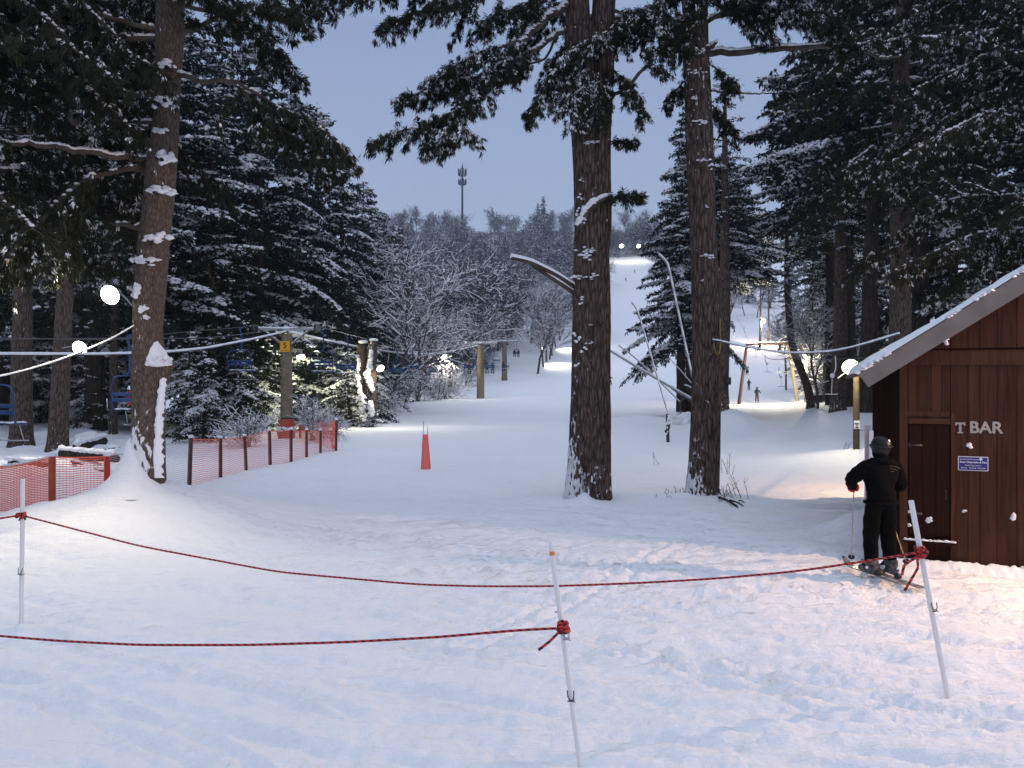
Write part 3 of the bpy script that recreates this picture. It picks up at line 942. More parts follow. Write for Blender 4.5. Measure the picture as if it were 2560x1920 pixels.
# forked bare dead limb with snow, reaching left
for path in ([L(577, 288, 16.4), L(555, 274, 16.1), L(530, 261.5, 15.8), L(511, 257.5, 15.6)], [L(577, 295, 16.5), L(560, 283, 16.2), L(540, 270, 16.0), L(532, 264, 15.9)]):
    P = smooth_path(path, 20)
    lb = MB(); lb.tube(P, np.linspace(.055, .045, 20), 10)
    C = P + np.array([0, 0, .035]); lb.tube(C, np.linspace(.05, .05, 20), 10, m=1)
    lb.build("limb", [M['limb_bark'], M['snow']], pB)
FB = dict(twig=.75, spacing=.045, start=.25, snow=.46, droop=.8, nbl=20, tuft=.125, width=.017)
pine_limb(pB, [L(566, 5, 16.3), L(520, 42, 15.4), L(480, 88, 14.9), L(445, 118, 14.6), L(400, 132, 14.3), L(372, 142, 14.2)], .075, .012, snow=.5, foliage=dict(FB, start=.3))
pine_limb(pB, [L(566, 30, 16.3), L(515, 62, 15.6), L(470, 78, 15.2), L(430, 88, 15), L(402, 100, 15)], .05, .012, snow=.5, foliage=dict(FB, start=.4, twig=.8))
pine_limb(pB, [L(520, 42, 15.4), L(490, 50, 15.1), L(455, 66, 14.9), L(425, 82, 14.8)], .04, .012, snow=.5, foliage=dict(FB, start=.2, twig=.7))
pine_limb(pB, [L(480, 88, 14.9), L(470, 110, 14.6), L(450, 138, 14.5), L(425, 148, 14.4)], .03, .012, foliage=dict(FB, start=.15, twig=.7))
pine_limb(pB, [L(445, 118, 14.6), L(462, 128, 14.5), L(478, 140, 14.4)], .02, .008, foliage=dict(FB, start=.1, twig=.5, dens=.6))
pine_limb(pB, [L(566, 22, 16.5), L(545, 60, 16.4), L(510, 70, 16.2), L(490, 80, 16.1)], .035, .01, foliage=dict(FB, start=.55, twig=.5, snow=.2))
pine_limb(pB, [L(566, -40, 16.4), L(500, -15, 15.5), L(440, 4, 15.0), L(385, 26, 14.8)], .06, .012, foliage=dict(FB, start=.45, twig=.9, snow=.2))
pine_limb(pB, [L(566, -60, 16.4), L(460, -45, 15.0), L(390, -15, 14.4), L(325, 0, 14.0)], .06, .012, foliage=dict(FB, start=.5, twig=.8, snow=.2))
pine_limb(pB, [L(566, -20, 16.4), L(535, 0, 16), L(505, 12, 15.6), L(475, 25, 15.4)], .05, .012, foliage=dict(FB, start=.2, twig=.8, snow=.3))
pine_limb(pB, [L(566, 62, 16.3), L(555, 78, 15.9), L(540, 98, 15.7), L(530, 112, 15.7)], .035, .01, foliage=dict(FB, start=.1, twig=.75, snow=.45))
pine_limb(pB, [L(575, 55, 16.0), L(574, 80, 15.6), L(572, 105, 15.5), L(576, 122, 15.5)], .03, .01, foliage=dict(FB, start=.1, twig=.6, snow=.5))
pine_limb(pB, [L(600, 60, 16.0), L(601, 85, 15.7), L(598, 110, 15.6), L(600, 120, 15.6)], .025, .01, foliage=dict(FB, start=.2, twig=.45, snow=.5))
pine_limb(pB, [L(612, 97, 16.4), L(630, 84, 16), L(652, 62, 15.7), L(680, 28, 15.4), L(705, -10, 15.2)], .045, .012, foliage=dict(FB, start=.35, twig=.7, snow=.3))
pine_limb(pB, [L(612, 70, 16.4), L(628, 82, 16.1), L(636, 98, 16), L(640, 110, 16)], .03, .01, foliage=dict(FB, start=.1, twig=.6, snow=.4))
pine_limb(pB, [L(612, 10, 16.4), L(640, 15, 16), L(670, 25, 15.7), L(690, 45, 15.5)], .04, .01, foliage=dict(FB, start=.2, twig=.7, snow=.3))
f2 = lambda z: (0.2, 0, z)
random_limbs(pB, f2, (10.2, 13), 9, (2.2, 4.0), az=(0, 2 * PI), fol=dict(FB, start=.2), seed=31)
pine_limb(pB, [L(610, 141, 16.3), L(622, 141, 16.1), L(636, 141, 16)], .015, .008, foliage=dict(FB, start=.2, twig=.12, snow=.9, dens=.35))

# --- slimmer pine to its right
Y3 = 17.0
pC = thing("pine_tree", "slimmer dark pine right of the double-stemmed one, cable tied to it", "pine tree", at(702, 493, Y3), "big pines in front")
rows3 = [(508, 680, 724), (498, 683, 720), (490, 685.5, 718.5), (462, 689, 719), (416, 692, 720), (324, 693, 720), (232, 690.5, 715.5), (139, 686.5, 713), (70, 684, 709), (0, 682.6, 706.5), (-90, 682, 705), (-220, 684, 703)]
prof3 = px_prof(rows3, Y3)
o3 = np.array(pC.location)
loc3 = [(x - o3[0], y - o3[1], z - o3[2], r) for x, y, z, r in prof3]


def stuck3(th, z):
    d = np.abs(np.angle(np.exp(1j * (th - math.radians(-150)))))
    return .26 + .23 * sstep(2.0, .0, z) * sstep(1.5, .2, d) + .13 * sstep(.5, .0, z) + .10 * sstep(5.5, 9, z)


trunk_mesh(MB(), loc3, 84, 24, .024, stuck=stuck3, seed=17, sub=20).build("trunk", M['pine_bark'], pC, attr_name="stuck")
L = lambda px, py, Y: np.array(at(px, py, Y)) - o3
sn = MB()
for px, py, w, h in ((707, 256, .2, .08), (711, 258, .14, .14), (703, 160, .22, .07), (710, 164, .16, .14), (700, 122, .28, .10), (696, 98, .22, .08), (697, 72, .26, .1), (693, 66, .2, .16), (702, 280, .08, .05), (706, 207, .08, .05), (700, 52, .3, .1), (707, 402, .07, .07), (695, 88, .1, .1), (715, 345, .12, .1), (711, 350, .06, .06)):
    dxx = (px - 704) / 14.0
    c_ = L(px, py, Y3 - .30 * math.sqrt(max(.1, 1 - min(.95, dxx * dxx))))
    n = max(5, int(w * 50))
    C = c_ + np.stack([rg.normal(0, w * .3, n), rg.normal(0, .01, n), rg.normal(0, h * .3, n)], -1)
    sn = MB(); sn.lumps(C, np.stack([rg.uniform(.3, .6, n) * w * .34, np.full(n, .045), rg.uniform(.3, .6, n) * h * .40], -1), rng=rg)
    sn.build("snow_cap", M['snow'], pC)
FC = dict(FB, snow=.3)
pine_limb(pC, [L(700, 53, 17), L(745, 51, 16.7), L(799, 48, 16.3), L(860, 45, 15.9), L(934, 38, 15.4)], .075, .03, snow=1.0, foliage=dict(FC, start=.55, twig=.7, dens=.7))
pine_limb(pC, [L(855, 45, 15.9), L(880, 59, 15.7), L(900, 56, 15.5)], .035, .02, snow=.7)
pine_limb(pC, [L(703, 50, 16.9), L(712, 46, 16.7), L(717, 42, 16.6)], .05, .03, snow=.8)
pine_limb(pC, [L(710, 91, 17), L(735, 93, 16.9), L(765, 94, 16.8), L(795, 93, 16.8)], .022, .01, snow=.6, foliage=dict(FC, start=.75, twig=.3, dens=.5))
pine_limb(pC, [L(684, 18, 16.9), L(670, 35, 16.6), L(668, 55, 16.5), L(676, 76, 16.5)], .03, .012, snow=.2)
pine_limb(pC, [L(690, -20, 17), L(720, -5, 16.5), L(745, 10, 16.2), L(770, 35, 16)], .04, .01, foliage=dict(FC, start=.2, twig=.8))
pine_limb(pC, [L(690, -10, 17), L(665, 0, 16.6), L(640, 18, 16.3)], .04, .01, foliage=dict(FC, start=.2, twig=.8))
pine_limb(pC, [L(712, 66, 17), L(722, 72, 16.8), L(730, 88, 16.8)], .02, .008, foliage=dict(FC, start=.2, twig=.5, snow=.1))
pine_limb(pC, [L(708, 20, 17), L(760, 5, 16.2), L(810, 12, 15.8), L(850, 30, 15.6)], .04, .01, foliage=dict(FC, start=.3, twig=.8, snow=.5))
pine_limb(pC, [L(684, 82, 17), L(674, 92, 16.8), L(668, 104, 16.8)], .02, .008, foliage=dict(FC, start=.2, twig=.45))
pine_limb(pC, [L(712, 105, 17.2), L(722, 118, 17.2), L(730, 128, 17.2)], .02, .008, foliage=dict(FC, start=.1, twig=.5, snow=.3))
random_limbs(pC, lambda z: (0, 0, z), (9.2, 12.5), 8, (2.2, 4.2), fol=dict(FC, start=.2), seed=41)
# loop of old yellow cord hanging on the trunk
MB().tube(smooth_path([L(714, 343, 16.6), L(714.5, 350, 16.58), L(718, 356, 16.6), L(720.5, 350, 16.65), L(720.5, 335, 16.7), L(720, 318, 16.75)], 26), .009, 6).build("cord", mat("old_yellow_cord", (.30, .20, .02), .6, .2), pC)

# --- pines beyond both edges of the frame whose boughs hang into view
def edge_pine(label, px, py_base, Y, r, H, zr, n, lr, az, seed, fol, limb_r=.06):
    p = at(px, py_base, Y); p.z = gz(p.x, p.y) - .1
    t = thing("pine_tree", label, "pine tree", p, "big pines in front")
    trunk_mesh(MB(), [(0, 0, -.2, r * 1.35), (0, 0, .6, r), (.05, .05, H * .5, r * .8), (.1, 0, H, r * .2)], 48, 20, .02, stuck=lambda th, z: np.full_like(z, .2), seed=seed, sub=16).build("trunk", M['pine_bark'], t, attr_name="stuck")
    random_limbs(t, lambda z: (0.03, 0, z), zr, n, lr, az=az, fol=fol, seed=seed, r=limb_r)
    return t


edge_pine("shaded pine mostly beyond the left edge, long snowy limbs reaching in", -70, 470, 13.2, .30, 17, (5.0, 11.5), 20, (2.6, 5.0), (-PI * .42, PI * .5), 51, dict(FB, snow=.16, twig=.95, dens=.8, start=.2))
edge_pine("dark pine above the cabin at the right edge, clumps of warm-lit snow", 1075, 470, 19, .36, 19, (5.5, 14), 26, (3.0, 6.0), (PI * .6, PI * 1.4), 52, dict(FB, snow=.26, twig=1.0, dens=.8, start=.15))
edge_pine("tall dark pine rising behind the cabin roof", 900, 425, 32, .45, 24, (9.5, 21), 40, (3.5, 6.5), (0, 2 * PI), 53, dict(FB, snow=.12, twig=1.4, spacing=.10, tuft=.18, width=.03, dens=.9, start=.15), .07)

# ------------------------------------------------------------------ conifer walls
GL = "conifers in the dark wood at the left"
GR = "conifers in the dark wood at the right"
hem = []
specs = [dict(seed=101, H=20, R=4.4, z0=2.0, nb=150, snow=.26, droop=.6, top_pow=.62, gap=.25, bl=.25, bw=.10), dict(seed=102, H=18, R=4.2, z0=1.5, nb=150, snow=.32, droop=.75, top_pow=.6, gap=.25, bl=.25, bw=.10),
         dict(seed=103, H=22, R=4.8, z0=4.0, nb=140, snow=.22, droop=.45, top_pow=.5, gap=.3, bl=.27, bw=.11), dict(seed=104, H=15, R=3.8, z0=.8, nb=130, snow=.36, droop=.7, top_pow=.65, gap=.2, bl=.24, bw=.10),
         dict(seed=105, H=20, R=5.2, z0=10.8, nb=120, snow=.40, droop=.5, top_pow=.5, gap=.25, bl=.26, bw=.10), dict(seed=106, H=19, R=4.0, z0=4.8, nb=140, snow=.42, droop=.6, top_pow=.62, gap=.25, bl=.25, bw=.10)]
young = [dict(seed=111, H=5.5, R=1.9, z0=.2, nb=60, snow=.55, droop=.8, bl=.15), dict(seed=112, H=4.2, R=1.7, z0=.1, nb=52, snow=.6, droop=.9, bl=.15)]


def place(px, Y, ytop, base=None):
    """base point and height of a tree whose tip shows at ytop"""
    x = (px - CX) / F * Y
    z = gz(x, Y)
    return (x, Y, z - .05), CAMZ + (CY - ytop) / F * Y - z


left_wall = [  # px, Y, ytop, spec, label
    (212, 42, 78, 0, "conifer just right of the pale pine, behind the white chair hanger"),
    (256, 48, 38, 1, "tallest conifer left of the yellow-signed lift tower, crown against the sky"),
    (290, 54, 82, 0, "dense conifer standing directly behind the lift tower"),
    (316, 60, 110, 3, "conifer right of the lift tower, lit greenish low down by a hidden lamp"),
    (341, 68, 150, 1, "conifer left of the tall snowy snag, its tip on the sloping treeline"),
    (362, 78, 182, 0, "conifer behind the tall snowy snag on the sloping treeline"),
    (382, 92, 210, 3, "conifer with long bare snowy branches where dark wood meets bare trees"),
    (398, 108, 226, 1, "smallest last conifer of the dark wood beside the bare trees"),
    (150, 40, -40, 2, "tall conifer behind the pale pine's trunk"),
    (95, 38, -70, 2, "tall conifer behind the far left floodlight"),
    (45, 42, -60, 0, "dark conifer between the two bare trunks at the left"),
    (-5, 38, -60, 1, "dark conifer cut by the left edge of the picture"),
    (185, 50, 20, 0, "conifer far back showing right of the pale pine's trunk"),
    (120, 52, -20, 1, "conifer deep in the wood left of the pale pine"),
    (235, 56, 30, 2, "conifer deep in the wood filling the gap left of the tower"),
    (70, 56, -10, 1, "conifer deep in the wood behind the leftmost trunks"),
]
protos = {}
for k, (px, Y, yt, sp, lab) in enumerate(left_wall):
    loc, h = place(px, Y, yt)
    s = h / specs[sp]['H']
    if sp not in protos:
        protos[sp] = conifer_thing("conifer_tree", lab, "conifer", loc, specs[sp], GL, k * 1.3)
        protos[sp].scale = (max(s, .85), max(s, .85), s)
    else:
        copy_tree(protos[sp], loc, k * 1.3, (max(s, .85), max(s, .85), s), lab, GL)
right_wall = [
    (690, 64, 84, 5, "snow-laden conifer with drooping boughs behind the slimmer pine"),
    (682, 58, 148, 5, "conifer leaning out over the snow-gun lances"),
    (722, 63, 158, 4, "conifer whose tip shows in the sky gap right of the slimmer pine"),
    (828, 72, 118, 4, "snowy conifer above the cable, right of the sky gap"),
    (834, 60, 55, 4, "tall conifer above the lift portal's right leg"),
    (844, 52, 0, 4, "tall conifer over the thick trunk beside the lamp post"),
    (868, 42, -60, 4, "tall conifer just left of the cabin roof"),
    (925, 42, -80, 4, "tall conifer behind the middle of the cabin roof"),
    (985, 46, -80, 4, "tall conifer behind the right part of the cabin roof"),
    (1030, 38, -80, 1, "tall conifer at the right edge behind the cabin"),
    (852, 64, 40, 4, "conifer far back between the lamp post and the forest edge"),
    (950, 58, -30, 2, "conifer far back above the cabin's ridge"),
    (724, 84, 176, 4, "small conifer far back beside the black speaker box"),
]
for k, (px, Y, yt, sp, lab) in enumerate(right_wall):
    loc, h = place(px, Y, yt)
    s = h / specs[sp]['H']
    if sp not in protos:
        protos[sp] = conifer_thing("conifer_tree", lab, "conifer", loc, specs[sp], GR, k * 2.1 + .7)
        protos[sp].scale = (max(s, .8), max(s, .8), s) if sp != 5 else (1, 1, s)
    else:
        copy_tree(protos[sp], loc, k * 2.1 + .7, (max(s, .8), max(s, .8), s) if sp != 5 else (1, 1, s), lab, GR)
# boughs start high over the lift corridor: keep low ground open by lifting two crowns
bare_trunks = [(21, 30, 9.0, .36, "broad dark trunk at the left with the lower limbs gone"), (57, 29, 8.0, .31, "leaning dark trunk carrying the far left floodlight"), (113, 36, 10, .16, "thin dark trunk behind the blue chair at the left"),
               (10, 44, 10, .3, "dark trunk in the shade by the left edge")]
for i, (px, Y, zc, r, lab) in enumerate(bare_trunks):
    x = (px - CX) / F * Y; z = gz(x, Y)
    t = thing("pine_tree", lab, "pine tree", (x, Y, z - .1), GL)
    ln = .5 if i == 1 else .1
    trunk_mesh(MB(), [(0, 0, -.2, r * 1.5), (ln * .08, 0, .5, r * 1.1), (ln * .5, 0, 5, r * .92), (ln * 1.1, .1, 11, r * .75), (ln * 1.6, .1, 20, r * .2)], 30, 16, .018, stuck=lambda th, z: .24 + .1 * sstep(2, 0, z), seed=60 + i, sub=10).build("trunk", M['pine_bark'], t, attr_name="stuck")
    _, cr = conifer(seed=130 + i, H=22, R=4.2, z0=zc, nb=60, snow=.2, droop=.5)
    cr.build("crown", [M['needle_dark'], M['snow'], M['limb_bark']], t)
# thick trunk behind the slimmer pine with a stub, and trunks right of the T-bar path
right_trunks = [(722, 42, .33, 9, "dark trunk just right of the slimmer pine, black speaker box on it"), (838, 45, .42, 9, "thick dark trunk between the hanging T-bar and the lamp post"),
                (811, 62, .33, 10, "crooked dark trunk with one snow-plastered side by the yellow post"), (826, 70, .16, 12, "thin pale trunk behind the crooked one"),
                (832, 96, .2, 14, "grey trunk between the thin pale trunk and the thick dark one"), (760, 180, .3, 14, "slender trunk beside the small pink lamp"), (768, 185, .25, 14, "second slender trunk just right of the small pink lamp")]
for i, (px, Y, r, zc, lab) in enumerate(right_trunks):
    x = (px - CX) / F * Y; z = gz(x, Y)
    t = thing("pine_tree", lab, "pine tree", (x, Y, z - .1), GR)
    ln = -1.6 if i == 2 else .15
    trunk_mesh(MB(), [(0, 0, -.2, r * 1.4), (0, 0, .4, r * 1.05), (ln * .2, 0, 2.0, r), (ln, 0, 5.2, r * .9), (ln * 1.2, .1, 10, r * .7), (ln * 1.2, .1, 18, r * .2)], 26, 14, .018, stuck=lambda th, z: .24 + .14 * sstep(2, 0, z), seed=80 + i, sub=8).build("trunk", M['pine_bark'], t, attr_name="stuck")
    _, cr = conifer(seed=150 + i, H=18, R=3.2, z0=zc, nb=34, snow=.3, droop=.5)
    cr.build("crown", [M['needle_dark'], M['snow'], M['limb_bark']], t)

# young snowy conifers and shrubs along the wood's edge
yl = [(240, 41, 0, .9, "young snow-covered fir left of the lift tower's foot"), (322, 50, 1, 1.0, "young snow-covered fir right of the lift tower's foot"), (338, 50, 0, .9, "young snowy fir between the tower and the snag"),
      (352, 46, 1, 1.1, "young snowy fir just left of the snag"), (205, 34, 1, .9, "young snowy fir right of the pale pine, by the net"), (185, 36, 0, .9, "young snowy fir behind the pale pine's burl"),
      (268, 46, 1, .9, "young snowy fir directly behind the tower pole"), (88, 38, 0, .7, "young snow-draped fir between the two bare trunks at the left"), (40, 40, 1, .7, "small snow-draped fir left of the leaning trunk"),
      (372, 50, 0, .9, "young snowy fir right of the snag"), (304, 42, 1, .6, "low snowy fir behind the orange netting")]
yp = {}
for k, (px, Y, sp, s, lab) in enumerate(yl):
    x = (px - CX) / F * Y; loc = (x, Y, gz(x, Y) - .05)
    if sp not in yp:
        yp[sp] = conifer_thing("young_fir", lab, "young fir", loc, young[sp], "young firs along the wood's edge", k * 1.7)
        yp[sp].scale = (s, s, s)
    else:
        copy_tree(yp[sp], loc, k * 1.7, s, lab)

# ------------------------------------------------------------------ bare, snow-dusted trees
LIFT = lambda Y: -14.2 + .10 * Y
near_specs = [dict(seed=201, H=11, spread=.52, levels=3, nl=12, snow=.62, rmin=.018, fork=.22), dict(seed=202, H=13, spread=.5, levels=3, nl=12, snow=.62, rmin=.018, fork=.25),
              dict(seed=203, H=10, spread=.6, levels=3, nl=13, snow=.66, rmin=.018, fork=.15), dict(seed=204, H=15, spread=.24, levels=3, nl=16, snow=.62, rmin=.020, fork=.30)]
far_specs = [dict(seed=211, H=14, spread=.5, levels=3, nl=16, snow=.30, rmin=.05, fork=.12), dict(seed=212, H=16, spread=.45, levels=3, nl=16, snow=.22, rmin=.05, fork=.15),
             dict(seed=213, H=13, spread=.55, levels=3, nl=17, snow=.38, rmin=.05, fork=.10), dict(seed=214, H=15, spread=.48, levels=3, nl=16, snow=.2, rmin=.055, fork=.12)]
np_ = {}; fp_ = {}


def put_bare(px, Y, kind, sp, label, group, s=1.0, rz=0.0):
    x = (px - CX) / F * Y; loc = (x, Y, gz(x, Y) - .1)
    d, S = (np_, near_specs) if kind == 'near' else (fp_, far_specs)
    if sp not in d:
        d[sp] = bare_thing("bare_tree", label, "bare tree", loc, S[sp], group, rz); d[sp].scale = (s, s, s)
        return d[sp]
    return copy_tree(d[sp], loc, rz, s, label, group)


GB = "snow-covered bare trees left of the chairlift"
edge = [(384, 66, 0, 1.4, "bare snowy tree just right of the snag"), (400, 80, 1, 1.45, "bare snowy tree above the empty chair nearest the snag"), (415, 98, 2, 1.3, "wide bare tree with snow-lined limbs left of the small floodlight"),
        (430, 108, 3, 1.2, "bare snowy tree behind the small floodlight by the edge of the run"), (470, 127, 3, 1.0, "dark-stemmed bare tree left of the second lift tower"), (406, 112, 0, 1.5, "bare tree second row behind the chairs"),
        (390, 100, 2, 1.4, "bare tree second row, right of the dark wood"), (428, 124, 1, 1.7, "tall bare tree second row above the chairs"), (446, 126, 3, 1.25, "bare tree whose limbs reach over the second lift tower"),
        (444, 146, 0, 1.5, "bare tree third row left of the lift clearing"), (478, 156, 3, 1.1, "bare tree on the left edge of the lift clearing"), (460, 168, 3, 1.5, "bare tree far up the left edge of the lift clearing"),
        (488, 186, 3, 1.2, "bare tree reaching over the top of the lift clearing"), (412, 140, 1, 1.8, "bare tree third row behind the small floodlight"), (388, 128, 2, 1.7, "bare tree third row beside the last conifer"), (476, 178, 3, 1.4, "bare tree behind the left edge of the lift clearing"), (497, 208, 3, 1.3, "bare tree closing the top of the lift clearing")]
for k, (px, Y, sp, s, lab) in enumerate(edge):
    put_bare(px, Y, 'near', sp, lab, GB, s, k * 1.9)
GS = "bare trees between the chairlift and the main run"
strip = [(537.5, 137, 3, 1.15, "tallest bare tree of the row right of the lift clearing, forked trunk"), (543.5, 146, 3, 1.0, "second trunk of the row right of the lift clearing"), (546.5, 153, 3, 1.1, "third trunk of the row right of the lift clearing, by the pink lamp"),
         (549.5, 158, 3, 1.0, "fourth trunk of the row right of the lift clearing"), (552.5, 166, 0, 1.4, "fifth trunk of the row right of the lift clearing"), (556, 180, 2, 1.5, "sixth trunk of the row beside the lit snow"),
         (560, 196, 1, 1.4, "seventh trunk of the row beside the lit snow"), (564, 212, 0, 1.5, "last near trunk of the row beside the lit snow"), (548, 190, 2, 1.5, "bare tree behind the row right of the lift clearing")]
for k, (px, Y, sp, s, lab) in enumerate(strip):
    put_bare(px, Y, 'near', sp, lab, GS, s, k * 2.3 + 1)
# hillside forest
rf = np.random.default_rng(77)
GF = "bare trees covering the far hillside"
cnt = 0
bands = [(140, 215, 58), (215, 290, 56), (290, 380, 56), (380, 470, 48), (470, 545, 42)]
for y0, y1, n in bands:
    k = 0; tries = 0
    while k < n and tries < 4000:
        tries += 1
        Y = rf.uniform(y0, y1); px = rf.uniform(372, 720) if y0 > 200 else rf.uniform(395, 590)
        x = (px - CX) / F * Y
        if abs(x - LIFT(Y)) < 5.5 and Y < 330:
            continue
        xl = np.interp(Y, [100, 137, 215, 373, 420], [3, 6, 16, 46, 54]); xr = np.interp(Y, [100, 200, 300, 400, 420], [80, 80, 78, 72, 70])
        if xl < x < xr and Y < 415:
            continue
        if px > 655 and Y < 250:
            continue
        if Y < 215 and px > 500 and x > LIFT(Y):
            if x > LIFT(Y) + 13 or Y < 150: continue
        lab = ("bare snow-dusted tree in the wood beside the chairlift's upper towers" if Y < 215 else "bare twiggy tree in the wood low on the far hillside" if Y < 290 else
               "bare twiggy tree in the wood halfway up the far hillside" if Y < 380 else "bluish bare tree in the wood high on the far hillside" if Y < 470 else "bluish bare tree on the hilltop skyline near the mast")
        put_bare(px, Y, 'far', int(rf.integers(0, 4)), lab, GF, rf.uniform(.85, 1.3), rf.uniform(0, 6.28))
        k += 1
# brush between those trees: a mass nobody could count
ub = MB(); rn_ = np.random.default_rng(88); n = 26000
Y_ = rn_.uniform(140, 560, n); pp = rn_.uniform(360, 735, n); X_ = (pp - CX) / F * Y_
xl = np.interp(Y_, [100, 137, 215, 373, 420], [3, 6, 16, 46, 54]); xr = np.interp(Y_, [100, 200, 300, 400, 420], [80, 80, 78, 72, 70])
ok = ~((np.abs(X_ - LIFT(Y_)) < 6) & (Y_ < 330)) & ~((X_ > xl - 1) & (X_ < xr) & (Y_ < 415)) & ~((pp > 640) & (Y_ < 300)) & ~((Y_ < 215) & (X_ > LIFT(Y_)))
X_, Y_ = X_[ok], Y_[ok]; Z_ = ground(X_, Y_, False)
nb_ = 9; B_ = np.repeat(np.stack([X_, Y_, Z_], -1), nb_, 0) + rn_.normal(0, .5, (len(X_) * nb_, 3)) * [1, 1, .1]
D_ = nrm(rn_.normal(0, .45, B_.shape) + [0, 0, 1.0])
mm_ = np.where(rn_.random(len(B_)) < .16, 1, 0)
for m_ in (0, 1):
    k_ = mm_ == m_
    ub.blades(B_[k_], D_[k_], rn_.uniform(1.4, 4.2, k_.sum()), .09, m=m_, rng=rn_)
uo = setting(ub.build("undergrowth", [M['twig_bark'], M['snow']], smooth=False), 'stuff'); uo['label'] = "snow-dusted brush filling the far hillside wood"
# a few dark spruces on the skyline
for k, (px, Y, yt) in enumerate([(543, 500, 196), (430, 500, 213), (445, 505, 212), (538, 505, 203), (411, 490, 214), (635, 425, 222), (648, 420, 214)]):
    loc, h = place(px, Y, yt)
    s = h / specs[3]['H']
    copy_tree(protos[3], loc, k, (s * .8, s * .8, s), ["taller dark spruce on the skyline right of the mast", "small dark spruce on the skyline left of the mast", "small dark spruce just left of the mast's foot", "shorter dark spruce beside the taller skyline spruce",
              "dark spruce on the skyline at the left end of the ridge", "dark spruce by the lamps at the top of the run", "dark spruce right of the lamps at the top of the run"][k], "dark spruces on the skyline")
# right of the T-bar: bare saplings and far wood
GT = "bare trees right of the T-bar track"
for k, (px, Y, sp, s, lab) in enumerate([(800, 104, 0, .7, "snowy sapling thicket lit behind the lift portal's right leg"), (818, 86, 2, .7, "lit snowy sapling right of the yellow post"), (818, 58, 1, .7, "bare sapling right of the crooked trunk"), (826, 84, 0, .9, "bare tree behind the thin pale trunk"),
                                          (797, 130, 3, 1.0, "bare tree up the right side of the T-bar track"), (802, 150, 3, 1.0, "bare tree farther up the right side of the T-bar track"), (784, 165, 3, 1.0, "bare tree by the small pink lamp"), (848, 70, 1, .9, "bare tree behind the lamp post"),
                                          (730, 235, 2, 1.2, "bare tree above the top of the T-bar track"), (745, 245, 0, 1.2, "lit bare tree at the top of the T-bar track"), (757, 240, 1, 1.1, "bare tree right of the T-bar track's top")]):
    put_bare(px, Y, 'near', sp, lab, GT, s, k * 1.1)
# conifers farther up on the right to close the wood
for k, (px, Y, yt) in enumerate([(812, 110, 215), (845, 95, 190), (880, 90, 160), (790, 190, 260), (825, 150, 225), (720, 260, 262), (700, 250, 250), (748, 270, 255), (770, 260, 250)]):
    loc, h = place(px, Y, yt); s = h / specs[k % 4]['H']
    copy_tree(protos[k % 4], loc, k * 1.4, (s * .9, s * .9, s), ["conifer above the yellow post in the right wood", "conifer behind the thick trunk in the right wood", "conifer behind the lamp by the cabin", "conifer right of the small pink lamp", "conifer behind the crooked trunk", "distant conifer left of the T-bar track's top",
              "distant conifer behind the leaning conifer", "distant conifer at the T-bar track's top", "distant conifer just right of the T-bar track's top"][k], GR)

# shrubs
GSH = "snowy shrubs at the edge of the run"
shr = [dict(seed=221, H=2.4, spread=.6, levels=3, snow=.9, rmin=.012, multi=9), dict(seed=222, H=1.9, spread=.6, levels=3, snow=.9, rmin=.012, multi=10)]
sp_ = {}
for k, (px, Y, sp, s, lab) in enumerate([(372, 54, 0, 1.1, "snow-laden brush right of the snag's foot"), (380, 60, 1, 1.2, "snow-laden brush spilling toward the run right of the snag"), (392, 74, 0, 1.3, "snow-laden brush under the chairs left of the boulder"), (437, 97, 1, 2.0, "brightly lit snowy bush under the small floodlight"),
                                          (445, 100, 0, 2.0, "lit snowy bush right under the small floodlight"), (455, 112, 1, 1.7, "snowy bush between the lit bush and the second tower"), (466, 122, 0, 1.6, "snowy bush at the foot of the dark-stemmed bare tree"), (476, 134, 1, 1.4, "snowy bush beside the second lift tower"),
                                          (250, 31, 1, .9, "snowy brush behind the fence left of the tower"), (312, 34, 0, .8, "tan snowy brush behind the netting right of the tower"), (328, 36, 1, .8, "snowy brush behind the fence's far corner"), (813, 76, 1, 1.0, "lit twiggy bush right of the yellow post's foot"), (822, 72, 0, .9, "twiggy bush by the crooked dark trunk"),
                                          (418, 92, 0, 1.9, "tall snowy bush in the second row under the chairs"), (404, 84, 1, 1.9, "tall snowy bush in the second row by the snag"), (484, 142, 0, 1.4, "snowy bush left of the third lift tower"), (366, 50, 0, .9, "snow-laden brush touching the snag's right side")]):
    x = (px - CX) / F * Y; loc = (x, Y, gz(x, Y) - .05)
    if sp not in sp_:
        sp_[sp] = bare_thing("snowy_bush", lab, "bush", loc, shr[sp], GSH, k); sp_[sp].scale = (s, s, s)
    else:
        copy_tree(sp_[sp], loc, k * 2.2, s, lab)
# dead weeds and twigs poking through the snow
def weed(label, px, Y, h, n, seed, lean=.3, name="dead_weed", w=.12, droplog=None):
    rng = np.random.default_rng(seed)
    x = (px - CX) / F * Y
    mb = MB()
    for i in range(n):
        b0 = np.array([rng.normal(0, w), rng.normal(0, w * .6), -.05]); d = nrm(np.array([rng.normal(0, lean), rng.normal(0, lean), 1.0]))
        hh = h * rng.uniform(.5, 1.1)
        P = curve(b0, b0 + d * hh, 0, 6, .012, rng); mb.tube(P, np.linspace(.007, .003, 6), 4)
        for j in range(3):
            p = P[rng.integers(2, 5)]; mb.tube(curve(p, p + nrm(d + rng.normal(0, .5, 3)) * hh * .3, 0, 4), np.linspace(.004, .002, 4), 3)
    o = mb.build(name, M['twig_bark'], loc=(x, Y, gz(x, Y)))
    return tag(o, label, "weed", "dead weeds poking through the snow")


